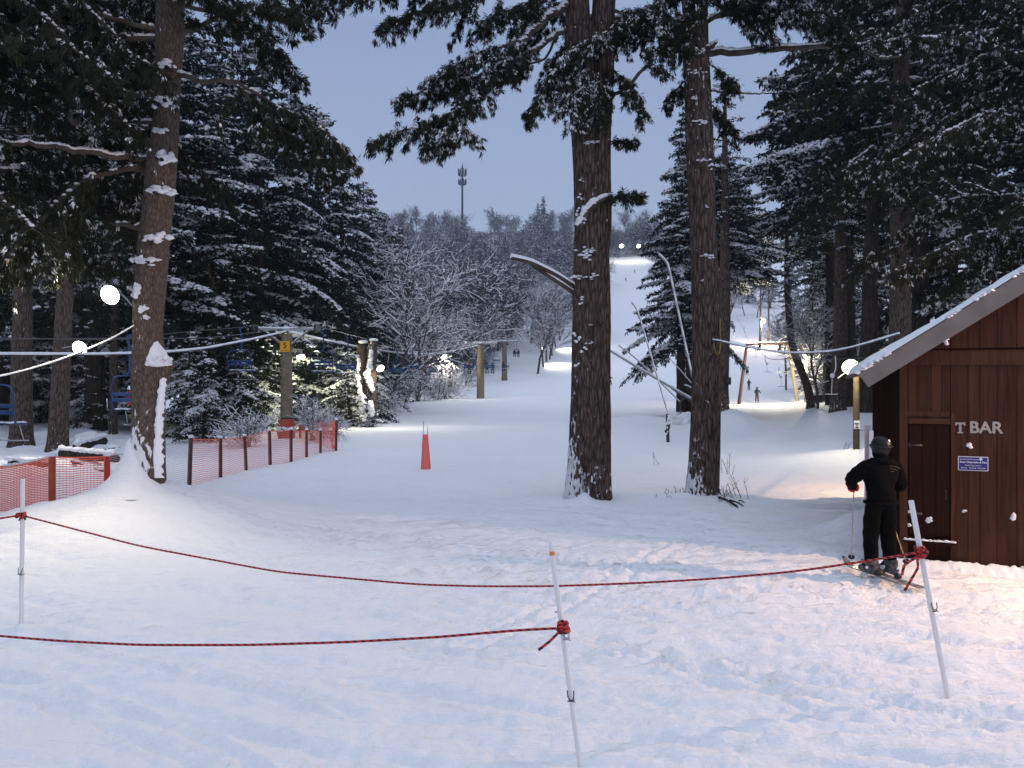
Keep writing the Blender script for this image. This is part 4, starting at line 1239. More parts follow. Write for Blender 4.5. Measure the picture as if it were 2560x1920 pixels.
weed("tall dead weed right of the slimmer pine's foot", 738, 16.6, .55, 4, 301, .25)
weed("clump of dead stems at the slimmer pine's right root", 725, 16.5, .28, 14, 302, .5)
weed("row of short stems left of the slimmer pine's foot", 676, 17.4, .14, 12, 303, .3, w=.22)
weed("thin bent twig in the snow between the two dark pines", 658, 24, .7, 2, 304, .5)
weed("thin stems right of the slimmer pine's trunk", 724, 22, .6, 5, 305, .2)
weed("few short stems left of the slimmer pine on flat snow", 662, 16.8, .14, 6, 306, .4, w=.15)
weed("dead stems below the T-bar's right bank", 846, 29, .5, 5, 307, .4)
t = MB()
for a, b_, r in (((719, 500, 16.3), (738, 511, 15.7), .03), ((730, 506, 16.0), (743, 511, 15.6), .02), ((739, 502, 16.2), (744, 504, 16.0), .014), ((726, 504, 16.1), (736, 513, 15.5), .018)):
    p0 = np.array(at(*a)); p1 = np.array(at(*b_))
    p0[2] = gz(p0[0], p0[1]) + .05; p1[2] = gz(p1[0], p1[1]) + .03
    t.tube(curve(p0, p1, -.02, 8, .008), np.linspace(r, r * .6, 8), 6)
tag(t.build("fallen_branch", M['dark_bark']), "dark broken branch lying at the slimmer pine's right root", "branch")

# the broken snag wrapped in snow
sx, sy = (364 - CX) / F * 46, 46
sg = thing("dead_snag", "broken double dead trunk plastered with snow at the wood's edge", "dead tree", (sx, sy, gz(sx, sy) - .1))
L = lambda px, py, Y=46: np.array(at(px, py, Y)) - np.array(sg.location)
trunk_mesh(MB(), [(*L(362, 418), .5), (*L(361, 408), .4), (*L(362, 380), .34), (*L(362, 342), .28)], 24, 14, .03, stuck=lambda th, z: .26 + .15 * np.sin(th * 2 + 1), seed=70, sub=8).build("trunk", M['pine_bark'], sg, attr_name="stuck")
trunk_mesh(MB(), [(*L(369, 418), .45), (*L(370, 404), .36), (*L(371, 375), .33), (*L(373, 340), .26)], 24, 14, .03, stuck=lambda th, z: .28 + .15 * np.sin(th * 2 - 1), seed=71, sub=8).build("trunk", M['pine_bark'], sg, attr_name="stuck")
sn = MB()
for path, w in (([L(370, 365, 45.5), L(367, 376, 45.5), L(370, 384, 45.5), L(372, 390, 45.5)], .24), ([L(359, 361, 45.4), L(358, 380, 45.4), L(361, 400, 45.4), L(365, 416, 45.3)], .17), ([L(362, 396, 45.4), L(362, 412, 45.3)], .25), ([L(370, 404, 45.4), L(372, 416, 45.3)], .22), ([L(371, 352, 45.5), L(369, 370, 45.5)], .13)):
    sn = MB(); P = smooth_path(path, 18); sn.lumps(P + rg.normal(0, .03, P.shape), np.stack([rg.uniform(.7, 1.2, 18) * w, np.full(18, .14), np.full(18, .2)], -1), rng=rg); sn.build("snow_streak", M['snow'], sg)
for p, r in ((L(363, 342, 46), .30), (L(373.5, 340, 46), .28), (L(357, 356, 45.8), .22)):
    MB().ball(p, (r, r, r * .4), 12, 8).build("snow_cap", M['snow'], sg)
P = smooth_path([L(360, 375), L(357, 362), L(357, 356)], 8); MB().tube(P, .14, 8).build("broken_limb", M['dark_bark'], sg)

# logs, roots and rocks on the forest floor
def log(label, a, b_, r, seed):
    rng = np.random.default_rng(seed)
    p0, p1 = np.array(a, float), np.array(b_, float)
    p0[2] = gz(p0[0], p0[1]) + r * .5; p1[2] = gz(p1[0], p1[1]) + r * .8
    mb = MB(); P = curve(p0, p1, 0, 12, .02, rng); mb.tube(P, np.linspace(r, r * .75, 12), 10)
    snow_on(mb, P, r, 1, .8, rng, .12)
    tag(mb.build("fallen_log", [M['dark_bark'], M['snow']]), label, "log", "fallen logs on the forest floor")


log("dark fallen log behind the net between the leaning trunk and the pale pine", at(62, 452, 26), at(118, 452, 25), .16, 1)
log("upper fallen log with snow on top, left of the pale pine", at(78, 446, 29), at(105, 434, 31), .22, 2)
log("short snowy log behind the brightest netting", at(10, 460, 23), at(48, 462, 24), .13, 3)
log("thin fallen pole leaning toward the net left of the pale pine", at(60, 440, 27), at(104, 462, 22), .05, 4)
for i, (px, Y, r, lab) in enumerate([(48, 25, .22, "small snowy rock at the foot of the leaning trunk"), (112, 30, .3, "snow-capped stump behind the pale pine"), (88, 32, .55, "largest snowy hummock in the shaded wood at the left"), (405.5, 88, .95, "rounded snow-covered boulder at the edge of the run"), (411.5, 92, .6, "smaller snow-covered boulder beside the rounded one"), (448, 104, .5, "dark rock under the lit bush")]):
    x = (px - CX) / F * Y; mb = MB()
    rng = np.random.default_rng(400 + i)
    bm = bmesh.new(); bmesh.ops.create_icosphere(bm, subdivisions=3, radius=1)
    for v in bm.verts:
        n_ = float(noise2(v.co.x * 1.3 + i * 5, v.co.y * 1.3 + v.co.z)); v.co *= (1 + .3 * n_); v.co.z *= .6
    mats = [M['dark_bark'], M['snow']]
    mb.bm(bm, np.eye(3) * r)
    o = mb.build("boulder", mats, loc=(x, Y, gz(x, Y) + r * .15))
    for p in o.data.polygons:
        if p.normal.z > .15:
            p.material_index = 1
    tag(o, lab, "boulder", "snow-covered rocks and stumps")

# ------------------------------------------------------------------ the cabin
def board_mat(name, c1, c2, c3):
    m = bpy.data.materials.new(name); m.use_nodes = True
    nt = m.node_tree; N, L = nt.nodes, nt.links; b = N['Principled BSDF']
    b.inputs['Roughness'].default_value = .9; b.inputs['Specular IOR Level'].default_value = .0
    t = N.new("ShaderNodeTexCoord"); mp = N.new("ShaderNodeMapping"); mp.inputs['Scale'].default_value = (14, 14, .8)
    L.new(t.outputs['Object'], mp.inputs[0])
    n = N.new("ShaderNodeTexNoise"); n.inputs['Scale'].default_value = 2.2; n.inputs['Detail'].default_value = 7; L.new(mp.outputs[0], n.inputs['Vector'])
    n2 = N.new("ShaderNodeTexNoise"); n2.inputs['Scale'].default_value = 1.4; n2.inputs['Detail'].default_value = 4; L.new(t.outputs['Object'], n2.inputs['Vector'])
    g = N.new("ShaderNodeNewGeometry")
    ad = N.new("ShaderNodeMath"); ad.operation = 'MULTIPLY_ADD'; ad.inputs[1].default_value = .35
    L.new(g.outputs['Random Per Island'], ad.inputs[0]); L.new(n.outputs['Fac'], ad.inputs[2])
    ad2 = N.new("ShaderNodeMath"); ad2.operation = 'MULTIPLY_ADD'; ad2.inputs[1].default_value = .4; L.new(n2.outputs['Fac'], ad2.inputs[0]); L.new(ad.outputs[0], ad2.inputs[2])
    r = N.new("ShaderNodeValToRGB"); r.color_ramp.elements[0].position = .5; r.color_ramp.elements[1].position = 1.2
    r.color_ramp.elements[0].position = .55; r.color_ramp.elements[1].position = 1.0
    r.color_ramp.elements[0].color = (*c1, 1); r.color_ramp.elements[1].color = (*c2, 1)
    L.new(ad2.outputs[0], r.inputs[0]); L.new(r.outputs[0], b.inputs['Base Color'])
    bp = N.new("ShaderNodeBump"); bp.inputs['Strength'].default_value = .25; bp.inputs['Distance'].default_value = .01
    L.new(n.outputs['Fac'], bp.inputs['Height']); L.new(bp.outputs[0], b.inputs['Normal'])
    return m


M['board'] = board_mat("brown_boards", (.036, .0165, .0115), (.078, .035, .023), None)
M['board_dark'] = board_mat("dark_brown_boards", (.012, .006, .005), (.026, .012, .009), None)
M['fascia'] = mat("bare_fascia", (.20, .175, .155), .7, .2, var=(.16, .135, .12), scale=3, bump=.15, bscale=15)
M['roofing'] = mat("roll_roofing", (.09, .04, .035), .85, .2)

HR = math.radians(-22)
hut = thing("cabin", "brown board cabin lettered T BAR at the right edge", "cabin", (5.55, 11.0, 0))
hut.rotation_euler = (0, 0, HR)
HI = Matrix.Rotation(-HR, 3, 'Z')


def hl(px, py, off=0.0):
    """point on the cabin's front wall plane (local x along wall, y into cabin, z up) seen at px, py"""
    d = np.array([(px - CX) / F, 1.0, (CY - py) / F])
    nrm_w = np.array([math.sin(-HR) * 1.0, math.cos(-HR), 0]); nrm_w = np.array([-math.sin(HR), math.cos(HR), 0])
    p0 = np.array([5.55, 11.0, 0]); o = np.array([0, 0, CAMZ])
    t = np.dot(p0 - o, nrm_w) / np.dot(d, nrm_w)
    p = o + d * t - p0
    v = HI @ Vector(p)
    return v.x, v.z


WL = 6.0                       # front wall length
EZ = hl(900, 353)[1]           # wall height at the left corner
sl = (hl(1024, 277)[1] - hl(900, 353)[1]) / (hl(1024, 277)[0] - hl(900, 353)[0])
apex_x = WL / 2; apex_z = EZ + sl * apex_x
GD = 6.5
rb = np.random.default_rng(9)
w = MB()
# vertical boards of the front wall, each a board of its own width, split at the band
zb = hl(950, 350)[1]
x = 0.0
dx0, dz1 = hl(908, 424); dx1, dz0 = hl(950.5, 537)
edges_x = [hl(p, 440)[0] for p in (900, 908, 917, 931, 942, 950.6, 968, 980, 997, 1017)]
edges_x[0] = 0.0
while edges_x[-1] < WL - .12:
    edges_x.append(edges_x[-1] + rb.uniform(.14, .26))
edges_x.append(WL)
for a, b_ in zip(edges_x[:-1], edges_x[1:]):
    xm = (a + b_) / 2; d = rb.uniform(0, .006)
    indoor = dx0 - .01 < xm < dx1 + .01
    z0_ = (dz1 + .07) if indoor else -.3
    w.box((xm, .012 + d, (z0_ + zb) / 2), (b_ - a - .008, .03, zb - z0_))
    # the gable boards above the band, cut to the roof slope
    za = EZ + sl * min(a, WL - a) if (a - apex_x) * (b_ - apex_x) >= 0 else apex_z
    zc = EZ + sl * min(b_, WL - b_)
    za = EZ + sl * min(a, WL - a)
    g = .004
    z1a, z1b = max(zb + .03, za), max(zb + .03, zc)
    y0, y1 = -.002 + d, .03
    V = [[a + g, y0, zb + .022], [b_ - g, y0, zb + .022], [b_ - g, y0, z1b], [a + g, y0, z1a], [a + g, y1, zb + .022], [b_ - g, y1, zb + .022], [b_ - g, y1, z1b], [a + g, y1, z1a]]
    w.add(V, [[0, 1, 2, 3], [5, 4, 7, 6], [4, 0, 3, 7], [1, 5, 6, 2], [3, 2, 6, 7], [4, 5, 1, 0]])
w.build("front_wall", M['board'], hut, smooth=False)
bk = MB(); bk.box((WL / 2, .05, (zb - .3) / 2), (WL - .02, .02, zb + .3))
V = [[0, .036, zb - .02], [WL, .036, zb - .02], [WL, .036, EZ], [apex_x, .036, apex_z - .02], [0, .036, EZ]]
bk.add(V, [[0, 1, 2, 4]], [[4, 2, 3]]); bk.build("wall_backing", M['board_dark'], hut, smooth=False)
for xx, nx in ((.012, -1), (WL - .012, 1)):
    sw = MB(); y = .07
    while y < GD:
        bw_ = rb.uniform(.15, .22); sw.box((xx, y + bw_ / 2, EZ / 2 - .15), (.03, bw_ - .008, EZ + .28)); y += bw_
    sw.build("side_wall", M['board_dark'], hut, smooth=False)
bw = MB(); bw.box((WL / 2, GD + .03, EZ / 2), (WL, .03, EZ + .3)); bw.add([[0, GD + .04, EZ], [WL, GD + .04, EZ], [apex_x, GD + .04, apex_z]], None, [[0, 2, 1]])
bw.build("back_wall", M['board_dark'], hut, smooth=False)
# trim: corner board, door casing, frame above the door
tr = MB()
tr.box((.045, -.016, 1.5 - .1), (.10, .024, EZ + .12))
tr.build("corner_board", M['board'], hut, smooth=False)
cs = MB()
cs.box((dx0 - .045, -.014, (dz0 + dz1) / 2 + .05), (.075, .022, dz1 - dz0 + .24)); cs.box((dx1 + .028, -.014, (dz0 + dz1) / 2 + .05), (.05, .022, dz1 - dz0 + .24)); cs.box(((dx0 + dx1) / 2, -.0125, dz1 + .045), (dx1 - dx0 - .004, .02, .075))
cs.build("door_casing", M['board'], hut, smooth=False)
fr = MB()
fx0, fz1 = hl(905, 364); fx1, fz0 = hl(949, 414)
fr.box(((fx0 + WL) / 2, -.012, (zb + fz1) / 2 - .02), (WL - fx0 - .1, .022, (zb - fz1)))
fr.box(((fx0 + fx1) / 2, -.0115, fz0), (fx1 - fx0, .02, .07))
fr.build("band_board", M['board'], hut, smooth=False)
dr = MB(); n = 3
for i in range(n):
    ww = (dx1 - dx0 - .02) / n; dr.box((dx0 + .01 + ww * (i + .5), .010, (dz0 + dz1) / 2), (ww - .007, .026, dz1 - dz0 - .01))
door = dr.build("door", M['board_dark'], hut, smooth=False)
for zz_ in (dz0 + .3, dz1 - .3):
    hg = MB(); hg.box((dx0 + .10, -.006, zz_), (.16, .006, .03)); hg.tube([(dx0 + .012, -.008, zz_ - .03), (dx0 + .012, -.008, zz_ + .03)], .008, 6); hg.build("hinge", M['dark_metal'], door)
hd = MB(); hd.tube([(dx1 - .06, -.005, 1.05), (dx1 - .06, -.04, 1.05), (dx1 - .06, -.04, .93), (dx1 - .06, -.005, .93)], .009, 6); hd.build("handle", M['dark_metal'], door)
si = MB(); s0 = hl(903, 538); s1 = hl(955, 538)
si.box(((s0[0] + s1[0]) / 2, -.045, s0[1] - .03), (s1[0] - s0[0], .09, .035)); sill = si.build("door_sill", M['board_dark'], hut, smooth=False)
ss = MB(); C = np.stack([np.linspace(s0[0] + .03, s1[0] - .02, 26), np.full(26, -.06), np.full(26, s0[1] - .008)], -1)
ss.lumps(C, np.stack([np.full(26, .035), np.full(26, .035), rb.uniform(.012, .032, 26)], -1)); ss.build("snow", M['snow'], sill)
# roof slabs with broad fascia on the front rake
OV, OE = .30, .52
for sgn in (1, -1):
    def rp(s, zoff):   # distance along slope from apex
        return
    rf_ = MB(); fa = MB(); so = MB()
    xe = -OE; ze = EZ - sl * OE
    X = (lambda v: v) if sgn == 1 else (lambda v: WL - v)
    y0, y1 = -OV, GD + .25
    up = np.array([-sl, 0, 1]) / math.hypot(1, sl)
    a = np.array([xe, 0, ze]); b_ = np.array([apex_x, 0, apex_z])

    def prism(mb, a, b_, lo, hi, ya, yb):
        P = []
        for yy in (ya, yb):
            for p, o in ((a, lo), (b_, lo), (b_, hi), (a, hi)):
                v = p + up * o
                if p is b_:
                    v = np.array([apex_x, 0, (p + np.array([0, 0, o * math.hypot(1, sl)]))[2]])
                P.append([X(v[0]), yy, v[2]])
        f = [[0, 1, 2, 3], [5, 4, 7, 6], [4, 0, 3, 7], [1, 5, 6, 2], [3, 2, 6, 7], [4, 5, 1, 0]]
        if sgn == -1:
            f = [q[::-1] for q in f]
        mb.add(P, f)
    prism(rf_, a, b_, .02, .07, y0 + .032, y1)
    ro = rf_.build("roof", M['roofing'], hut, smooth=False)
    prism(fa, a, b_, -.17, .062, y0, y0 + .03)
    fa.build("fascia", M['fascia'], hut, smooth=False)
    prism(so, a, b_, -.012, .018, y0 + .032, -.004)
    so.build("soffit", M['fascia'], hut, smooth=False)
    # snow lying on the roof, thicker toward the eave, with a ragged front edge
    ns = MB(); nx_, ny_ = 60, 30
    u = np.linspace(0, 1, nx_); vv = np.linspace(0, 1, ny_); U, V_ = np.meshgrid(u, vv, indexing='ij')
    thick = (.03 + .06 * sstep(.35, .02, U) + .05 * np.maximum(0, noise2(U * 9 + sgn, V_ * 6))) * sstep(0, .06, V_) * sstep(0, .012, U) + .004
    rag = .05 * noise2(U * 14, U * 0 + 3 * sgn)
    px_ = xe + .01 + (apex_x - xe - .01) * U
    P = np.stack([px_ - up[0] * 0, y0 + .03 + rag * (1 - V_) ** 4 + (y1 - y0 - .04) * V_, ze + (px_ - xe) * sl + (.072 + thick) * math.hypot(1, sl)], -1)
    P[..., 0] = X(P[..., 0])
    idx = np.arange(nx_ * ny_).reshape(nx_, ny_); q = np.stack([idx[:-1, :-1], idx[1:, :-1], idx[1:, 1:], idx[:-1, 1:]], -1).reshape(-1, 4)
    if sgn == -1:
        q = q[:, ::-1]
    ns.add(P.reshape(-1, 3), q)
    # rounded lumps hanging over the fascia edge
    if sgn == 1:
        for px, s_ in ((1020, .05), (985, .04), (953, .04), (884, .05), (868, .06), (862, .05)):
            xx = hl(px, 300)[0] * .97; xx = max(xx, xe + .03); C = np.stack([xx + rb.normal(0, s_ * 1.2, 7), np.full(7, y0 + .03), ze + (xx - xe) * sl + .09 + rb.normal(0, .008, 7)], -1)
            C[:, 2] += (C[:, 0] - xx) * sl
            ns.lumps(C, np.stack([rb.uniform(.6, 1.3, 7) * s_, np.full(7, .05), rb.uniform(.5, 1, 7) * s_ * .7], -1), rng=rb)
    ns.build("snow", M['snow'], ro)


def text_mesh(body, size, depth=.004, space=1.0):
    cu = bpy.data.curves.new("txt", 'FONT'); cu.body = body; cu.size = size; cu.extrude = depth; cu.align_x = 'CENTER'; cu.align_y = 'CENTER'; cu.space_character = space
    o = bpy.data.objects.new("txt", cu); COL.objects.link(o)
    me = bpy.data.meshes.new_from_object(o.evaluated_get(bpy.context.evaluated_depsgraph_get()))
    v = np.array([x.co[:] for x in me.vertices]); f = [list(p.vertices) for p in me.polygons]
    bpy.data.objects.remove(o); bpy.data.curves.remove(cu); bpy.data.meshes.remove(me)
    return v, f


def add_text(mb, body, c, w, h, m=0, bold=0.0, face='y'):
    """text fitted into w x h, facing -y, centred at c"""
    v, f = text_mesh(body, 1.0)
    mn, mx = v.min(0), v.max(0)
    x = (v[:, 0] - (mn[0] + mx[0]) / 2) / (mx[0] - mn[0]) * w
    z = (v[:, 1] - (mn[1] + mx[1]) / 2) / (mx[1] - mn[1]) * h
    y = v[:, 2]
    offs = [(0, 0)] if not bold else [(0, 0), (bold, 0), (-bold, 0), (0, bold), (0, -bold)]
    for k, (ox, oz) in enumerate(offs):
        V = np.stack([x + ox + c[0], -y - .0003 * k + c[1], z + oz + c[2]], -1)
        mb.add(V, [q for q in f if len(q) == 4], [q for q in f if len(q) == 3], m=m)


lt = MB()
for (l, r, t_, b_), ch in (((955, 965, 422.2, 433.3), 'T'), ((970.3, 1002.4, 421.5, 433.2), 'BAR')):
    x0, z1 = hl(l, t_); x1, z0 = hl(r, b_); cx_, cz_ = (x0 + x1) / 2, (z0 + z1) / 2; W_, H_ = x1 - x0, z1 - z0
    if ch == 'T':    # the T has serifs, the other letters are plain
        y = -.02
        lt.box((cx_, y, cz_), (W_ * .24, .012, H_ - .004)); lt.box((cx_, y - .001, z1 - H_ * .09), (W_, .012, H_ * .16)); lt.box((cx_, y - .001, z0 + H_ * .05), (W_ * .56, .012, H_ * .10))
        for s in (-1, 1):
            lt.box((cx_ + s * W_ * .44, y - .002, z1 - H_ * .19), (W_ * .12, .012, H_ * .24))
    else:
        add_text(lt, ch, (cx_, -.016, cz_), W_, H_, bold=.006)
lt.build("lettering", M['grey_letter'], hut, smooth=False)


def on_hut(name, label, cat, group=None):
    t = thing(name, label, cat, (5.55, 11.0, 0), group); t.rotation_euler = (0, 0, HR)
    return t


M['sign_blue'] = mat("blue_sign", (.025, .022, .20), .35, .4)
sgn_ = on_hut("sign", "small blue sign with white lettering on the cabin below T BAR", "sign")
x0, z1 = hl(957.8, 456); x1, z0 = hl(988.2, 471.3); cx_, cz_ = (x0 + x1) / 2, (z0 + z1) / 2; W_, H_ = x1 - x0, z1 - z0
MB().box((cx_, -.010, cz_), (W_, .012, H_), bev=.005).build("border", M['white'], sgn_, smooth=False)
MB().box((cx_, -.0135, cz_), (W_ - .012, .011, H_ - .012), bev=.004).build("panel", M['sign_blue'], sgn_, smooth=False)
ts = MB()
add_text(ts, "Sponsored and Presented", (cx_ - W_ * .13, -.0215, cz_ + H_ * .29), W_ * .62, H_ * .11)
add_text(ts, "Roan Chapmaier & Kim", (cx_, -.0215, cz_ + H_ * .09), W_ * .88, H_ * .16, bold=.001)
add_text(ts, "Real Operators", (cx_, -.0215, cz_ - H_ * .13), W_ * .52, H_ * .12)
add_text(ts, "Boots  Tuning  Rentals", (cx_, -.0215, cz_ - H_ * .31), W_ * .80, H_ * .12)
ts.ball((cx_ + W_ * .25, -.021, cz_ + H_ * .33), (H_ * .09, .002, H_ * .11), 12, 6)
ts.build("lettering", M['white'], sgn_, smooth=False)
for k, (px, py, r, lab) in enumerate([(946.5, 343, 3.6, "snowball splat highest on the cabin, in the gable"), (969.4, 447, 3.2, "snowball splat between the T BAR letters and the blue sign"), (929, 520.5, 3.2, "snowball splat low on the cabin door"), (1014, 517.5, 3.6, "snowball splat at the right, low on the cabin wall"),
                                      (964, 511, 1.4, "tiny snow speck below the blue sign"), (909, 512, 2.0, "upper of two snow splats left of the cabin door"), (909, 525.5, 2.0, "lower of two snow splats left of the cabin door")]):
    x_, z_ = hl(px, py); rr = r / F * 10.6
    t = on_hut("snow_splat", lab, "snow splat", "snowballs stuck to the cabin")
    mb = MB(); n = 6
    yoff = .0 if 908.5 < px < 950 else -.012
    mb.lumps(np.stack([x_ + rb.normal(0, rr * .35, n), np.full(n, yoff), z_ + rb.normal(0, rr * .35, n)], -1), np.stack([np.full(n, rr * .7), np.full(n, .03), np.full(n, rr * .7)], -1), rng=rb)
    mb.build("snow", M['snow'], t)
# drift along the foot of the cabin
nx_, ny_ = 220, 16; U, V_ = np.meshgrid(np.linspace(-.5, WL - .3, nx_), np.linspace(0, 1, ny_), indexing='ij')
hh_ = .085 + .06 * noise2(U * 2.3, U * 0) + .05 * np.abs(noise2(U * 9, V_ * 1.5)) + .02 * noise2(U * 22, V_ * 3)
wd_ = .34 + .12 * noise2(U * 1.7 + 4, U * 0)
mb = MB(); P = np.stack([U, -.03 - wd_ * V_ + .02 * noise2(U * 8, V_ * 4), -.03 - .14 * V_ ** 3 + hh_ * (1 - V_ ** 1.6) * np.minimum(1, (U + .5) * 3) + .02 * noise2(U * 12, V_ * 6) * (1 - V_)], -1)
idx = np.arange(nx_ * ny_).reshape(nx_, ny_); mb.add(P.reshape(-1, 3), np.stack([idx[:-1, :-1], idx[:-1, 1:], idx[1:, 1:], idx[1:, :-1]], -1).reshape(-1, 4))
dd_ = on_hut("snow_drift", "lumpy bank of snow along the foot of the cabin's front", "snow bank"); mb.build("snow", M['snow'], dd_)
# boards leaning at the cabin's left side
t = thing("plank", "pale pinkish plank standing against the cabin's left side", "plank", at(867.6, 540, 11.3)); t.location.z = 0
MB().box((0, 0, .96), (.085, .03, 1.95), bev=.004).build("board", mat("pale_plank", (.50, .42, .45), .7, .2, var=(.42, .35, .38), scale=4), t, smooth=False)
t = thing("plank", "white board leaning just right of the pinkish plank", "plank", at(871.2, 540, 11.22)); t.location.z = 0
MB().box((0, 0, .92), (.06, .02, 1.88), bev=.003).build("board", M['white'], t, smooth=False)

# ------------------------------------------------------------------ people
def skin_figure(joints, edges, radii, sub=2):
    me = bpy.data.meshes.new("body"); names = list(joints)
    me.from_pydata([joints[k] for k in names], [(names.index(a), names.index(b)) for a, b in edges], [])
    o = bpy.data.objects.new("tmp", me); COL.objects.link(o)
    md = o.modifiers.new("Skin", 'SKIN'); md.use_smooth_shade = True; md.branch_smoothing = .3
    sv = me.skin_vertices[0].data
    for i, k in enumerate(names):
        r = radii[k]; sv[i].radius = (r, r) if np.isscalar(r) else r
        sv[i].use_root = (k == 'pelvis')
    md2 = o.modifiers.new("S", 'SUBSURF'); md2.levels = sub; md2.render_levels = sub
    dg = bpy.context.evaluated_depsgraph_get(); dg.update()
    r = bpy.data.meshes.new_from_object(o.evaluated_get(dg))
    bpy.data.objects.remove(o)
    return r


BODY_E = [('pelvis', 'belly'), ('belly', 'chest'), ('chest', 'neck'), ('neck', 'head'), ('head', 'crown'), ('chest', 'shl'), ('shl', 'ell'), ('ell', 'hal'), ('chest', 'shr'), ('shr', 'elr'), ('elr', 'har'),
          ('pelvis', 'hil'), ('hil', 'knl'), ('knl', 'anl'), ('anl', 'tol'), ('pelvis', 'hir'), ('hir', 'knr'), ('knr', 'anr'), ('anr', 'tor')]


def body(J, k=1.0, bulk=1.0, sub=2):
    R = dict(pelvis=.150 * bulk, belly=.155 * bulk, chest=.165 * bulk, neck=.065, head=.088, crown=.075, shl=.085 * bulk, ell=.066 * bulk, hal=.044, shr=.085 * bulk, elr=.066 * bulk, har=.044,
             hil=.115 * bulk, knl=.088 * bulk, anl=.078 * bulk, tol=.05, hir=.115 * bulk, knr=.088 * bulk, anr=.078 * bulk, tor=.05)
    return skin_figure(J, BODY_E, {a: b * k for a, b in R.items()}, sub)


def color_body(me, mats, cuts):
    """mats by height: cuts list of z borders"""
    for m in mats:
        me.materials.append(m)
    for p in me.polygons:
        z = p.center.z
        p.material_index = sum(z < c for c in cuts); p.use_smooth = True


M['jacket'] = mat("black_jacket", (.0032, .0032, .0038), .9, .04, bump=.25, bscale=12)
M['trousers'] = mat("black_ski_trousers", (.0032, .0031, .0031), .9, .04, bump=.3, bscale=9)
M['skin'] = mat("skin", (.45, .27, .2), .6, .3)
M['red_glove'] = mat("red_glove", (.50, .025, .02), .6, .3)
M['helmet'] = mat("black_helmet", (.006, .006, .008), .4, .25)
M['boot'] = mat("dark_ski_boot", (.015, .015, .017), .5, .3, var=(.12, .12, .14), scale=16)

# main skier seen from behind, waiting in the lift line
sp0 = Vector((4.77, 9.95, gz(4.77, 9.95) + .035))
sk = thing("person", "person in black ski suit and helmet, seen from behind with two poles", "person", sp0)
A = lambda px, py, Y: tuple(np.array(at(px, py, Y)) - np.array(sp0))
J = dict(pelvis=(.01, 0, .98), belly=(.0, .02, 1.12), chest=(.0, .03, 1.30), neck=(.02, .05, 1.50), head=(.035, .07, 1.60), crown=(.04, .075, 1.69),
         shl=(-.185, .04, 1.38), ell=(-.375, .04, 1.20), hal=(-.245, .26, 1.075), shr=(.215, .04, 1.38), elr=(.31, .06, 1.12), har=(.20, .30, 1.06),
         hil=(-.085, 0, .90), knl=(-.10, .07, .50), anl=(-.115, .02, .13), tol=(-.14, .16, .06), hir=(.10, 0, .90), knr=(.125, .07, .50), anr=(.14, .03, .13), tor=(.115, .17, .06))
Rr = dict(pelvis=(.165, .135), belly=(.175, .14), chest=(.185, .135), neck=.075, head=.092, crown=.07, shl=.105, ell=.082, hal=.048, shr=.105, elr=.082, har=.048,
          hil=.125, knl=.105, anl=.088, tol=.05, hir=.125, knr=.105, anr=.088, tor=.05)
me = skin_figure(J, BODY_E, Rr, 3)
V = np.array([v.co[:] for v in me.vertices])
nn = np.array([v.normal[:] for v in me.vertices])
quilt = .010 * np.abs(np.sin(V[:, 2] * 48 + 1.5 * noise2(V[:, 0] * 4, V[:, 1] * 4))) * sstep(.95, 1.05, V[:, 2]) * sstep(1.52, 1.45, V[:, 2]) + .014 * noise2(V[:, 0] * 9 + V[:, 2] * 3, V[:, 2] * 11)
V = V + nn * quilt[:, None]
me.vertices.foreach_set("co", V.astype(np.float32).ravel())
color_body(me, [M['helmet'], M['jacket'], M['trousers']], [1.56, .93])
for p in me.polygons:
    if p.center.z > 1.52 and p.normal.y > .15:
        p.material_index = 3
me.materials.append(M['skin'])
bo = bpy.data.objects.new("body", me); COL.objects.link(bo); bo.parent = sk
hm = MB(); hc = np.array([.038, .07, 1.655])
bm = bmesh.new(); bmesh.ops.create_uvsphere(bm, u_segments=28, v_segments=18, radius=1)
for v in bm.verts:
    z = v.co.z
    v.co = Vector((v.co.x * .122, v.co.y * .138, v.co.z * (.125 if z > 0 else .16)))
    if z < -.2 and v.co.y > .04:
        v.co.y *= .45
hm.bm(bm, c=hc); helmet = hm.build("helmet", M['helmet'], sk)
gb = MB(); th = np.linspace(0, 2 * PI, 30)
gb.tube(np.stack([hc[0] + .127 * np.cos(th), hc[1] + .143 * np.sin(th), np.full(30, hc[2] - .005) + .01 * np.sin(th)], -1), .013, 6); gb.ball(hc + np.array([0, .125, -.02]), (.085, .03, .045), 14, 8)
gb.build("goggles", M['black'], helmet)
lg = MB(); lg.ball(hc + np.array([.062, -.085, .065]), .014, 8, 6); lg.build("light", lamp_mat("helmet_glint", (1, .93, .9), 2.5), helmet)  # small glowing ball stands for a reflection on the helmet
fa = MB(); fa.ball(hc + np.array([0, .115, -.065]), (.018, .03, .028), 10, 6); fa.ball(hc + np.array([0, .098, -.115]), (.04, .022, .016), 10, 6); fa.ball(hc + np.array([0, .09, -.145]), (.045, .03, .03), 10, 6); fa.build("face", M['skin'], sk)


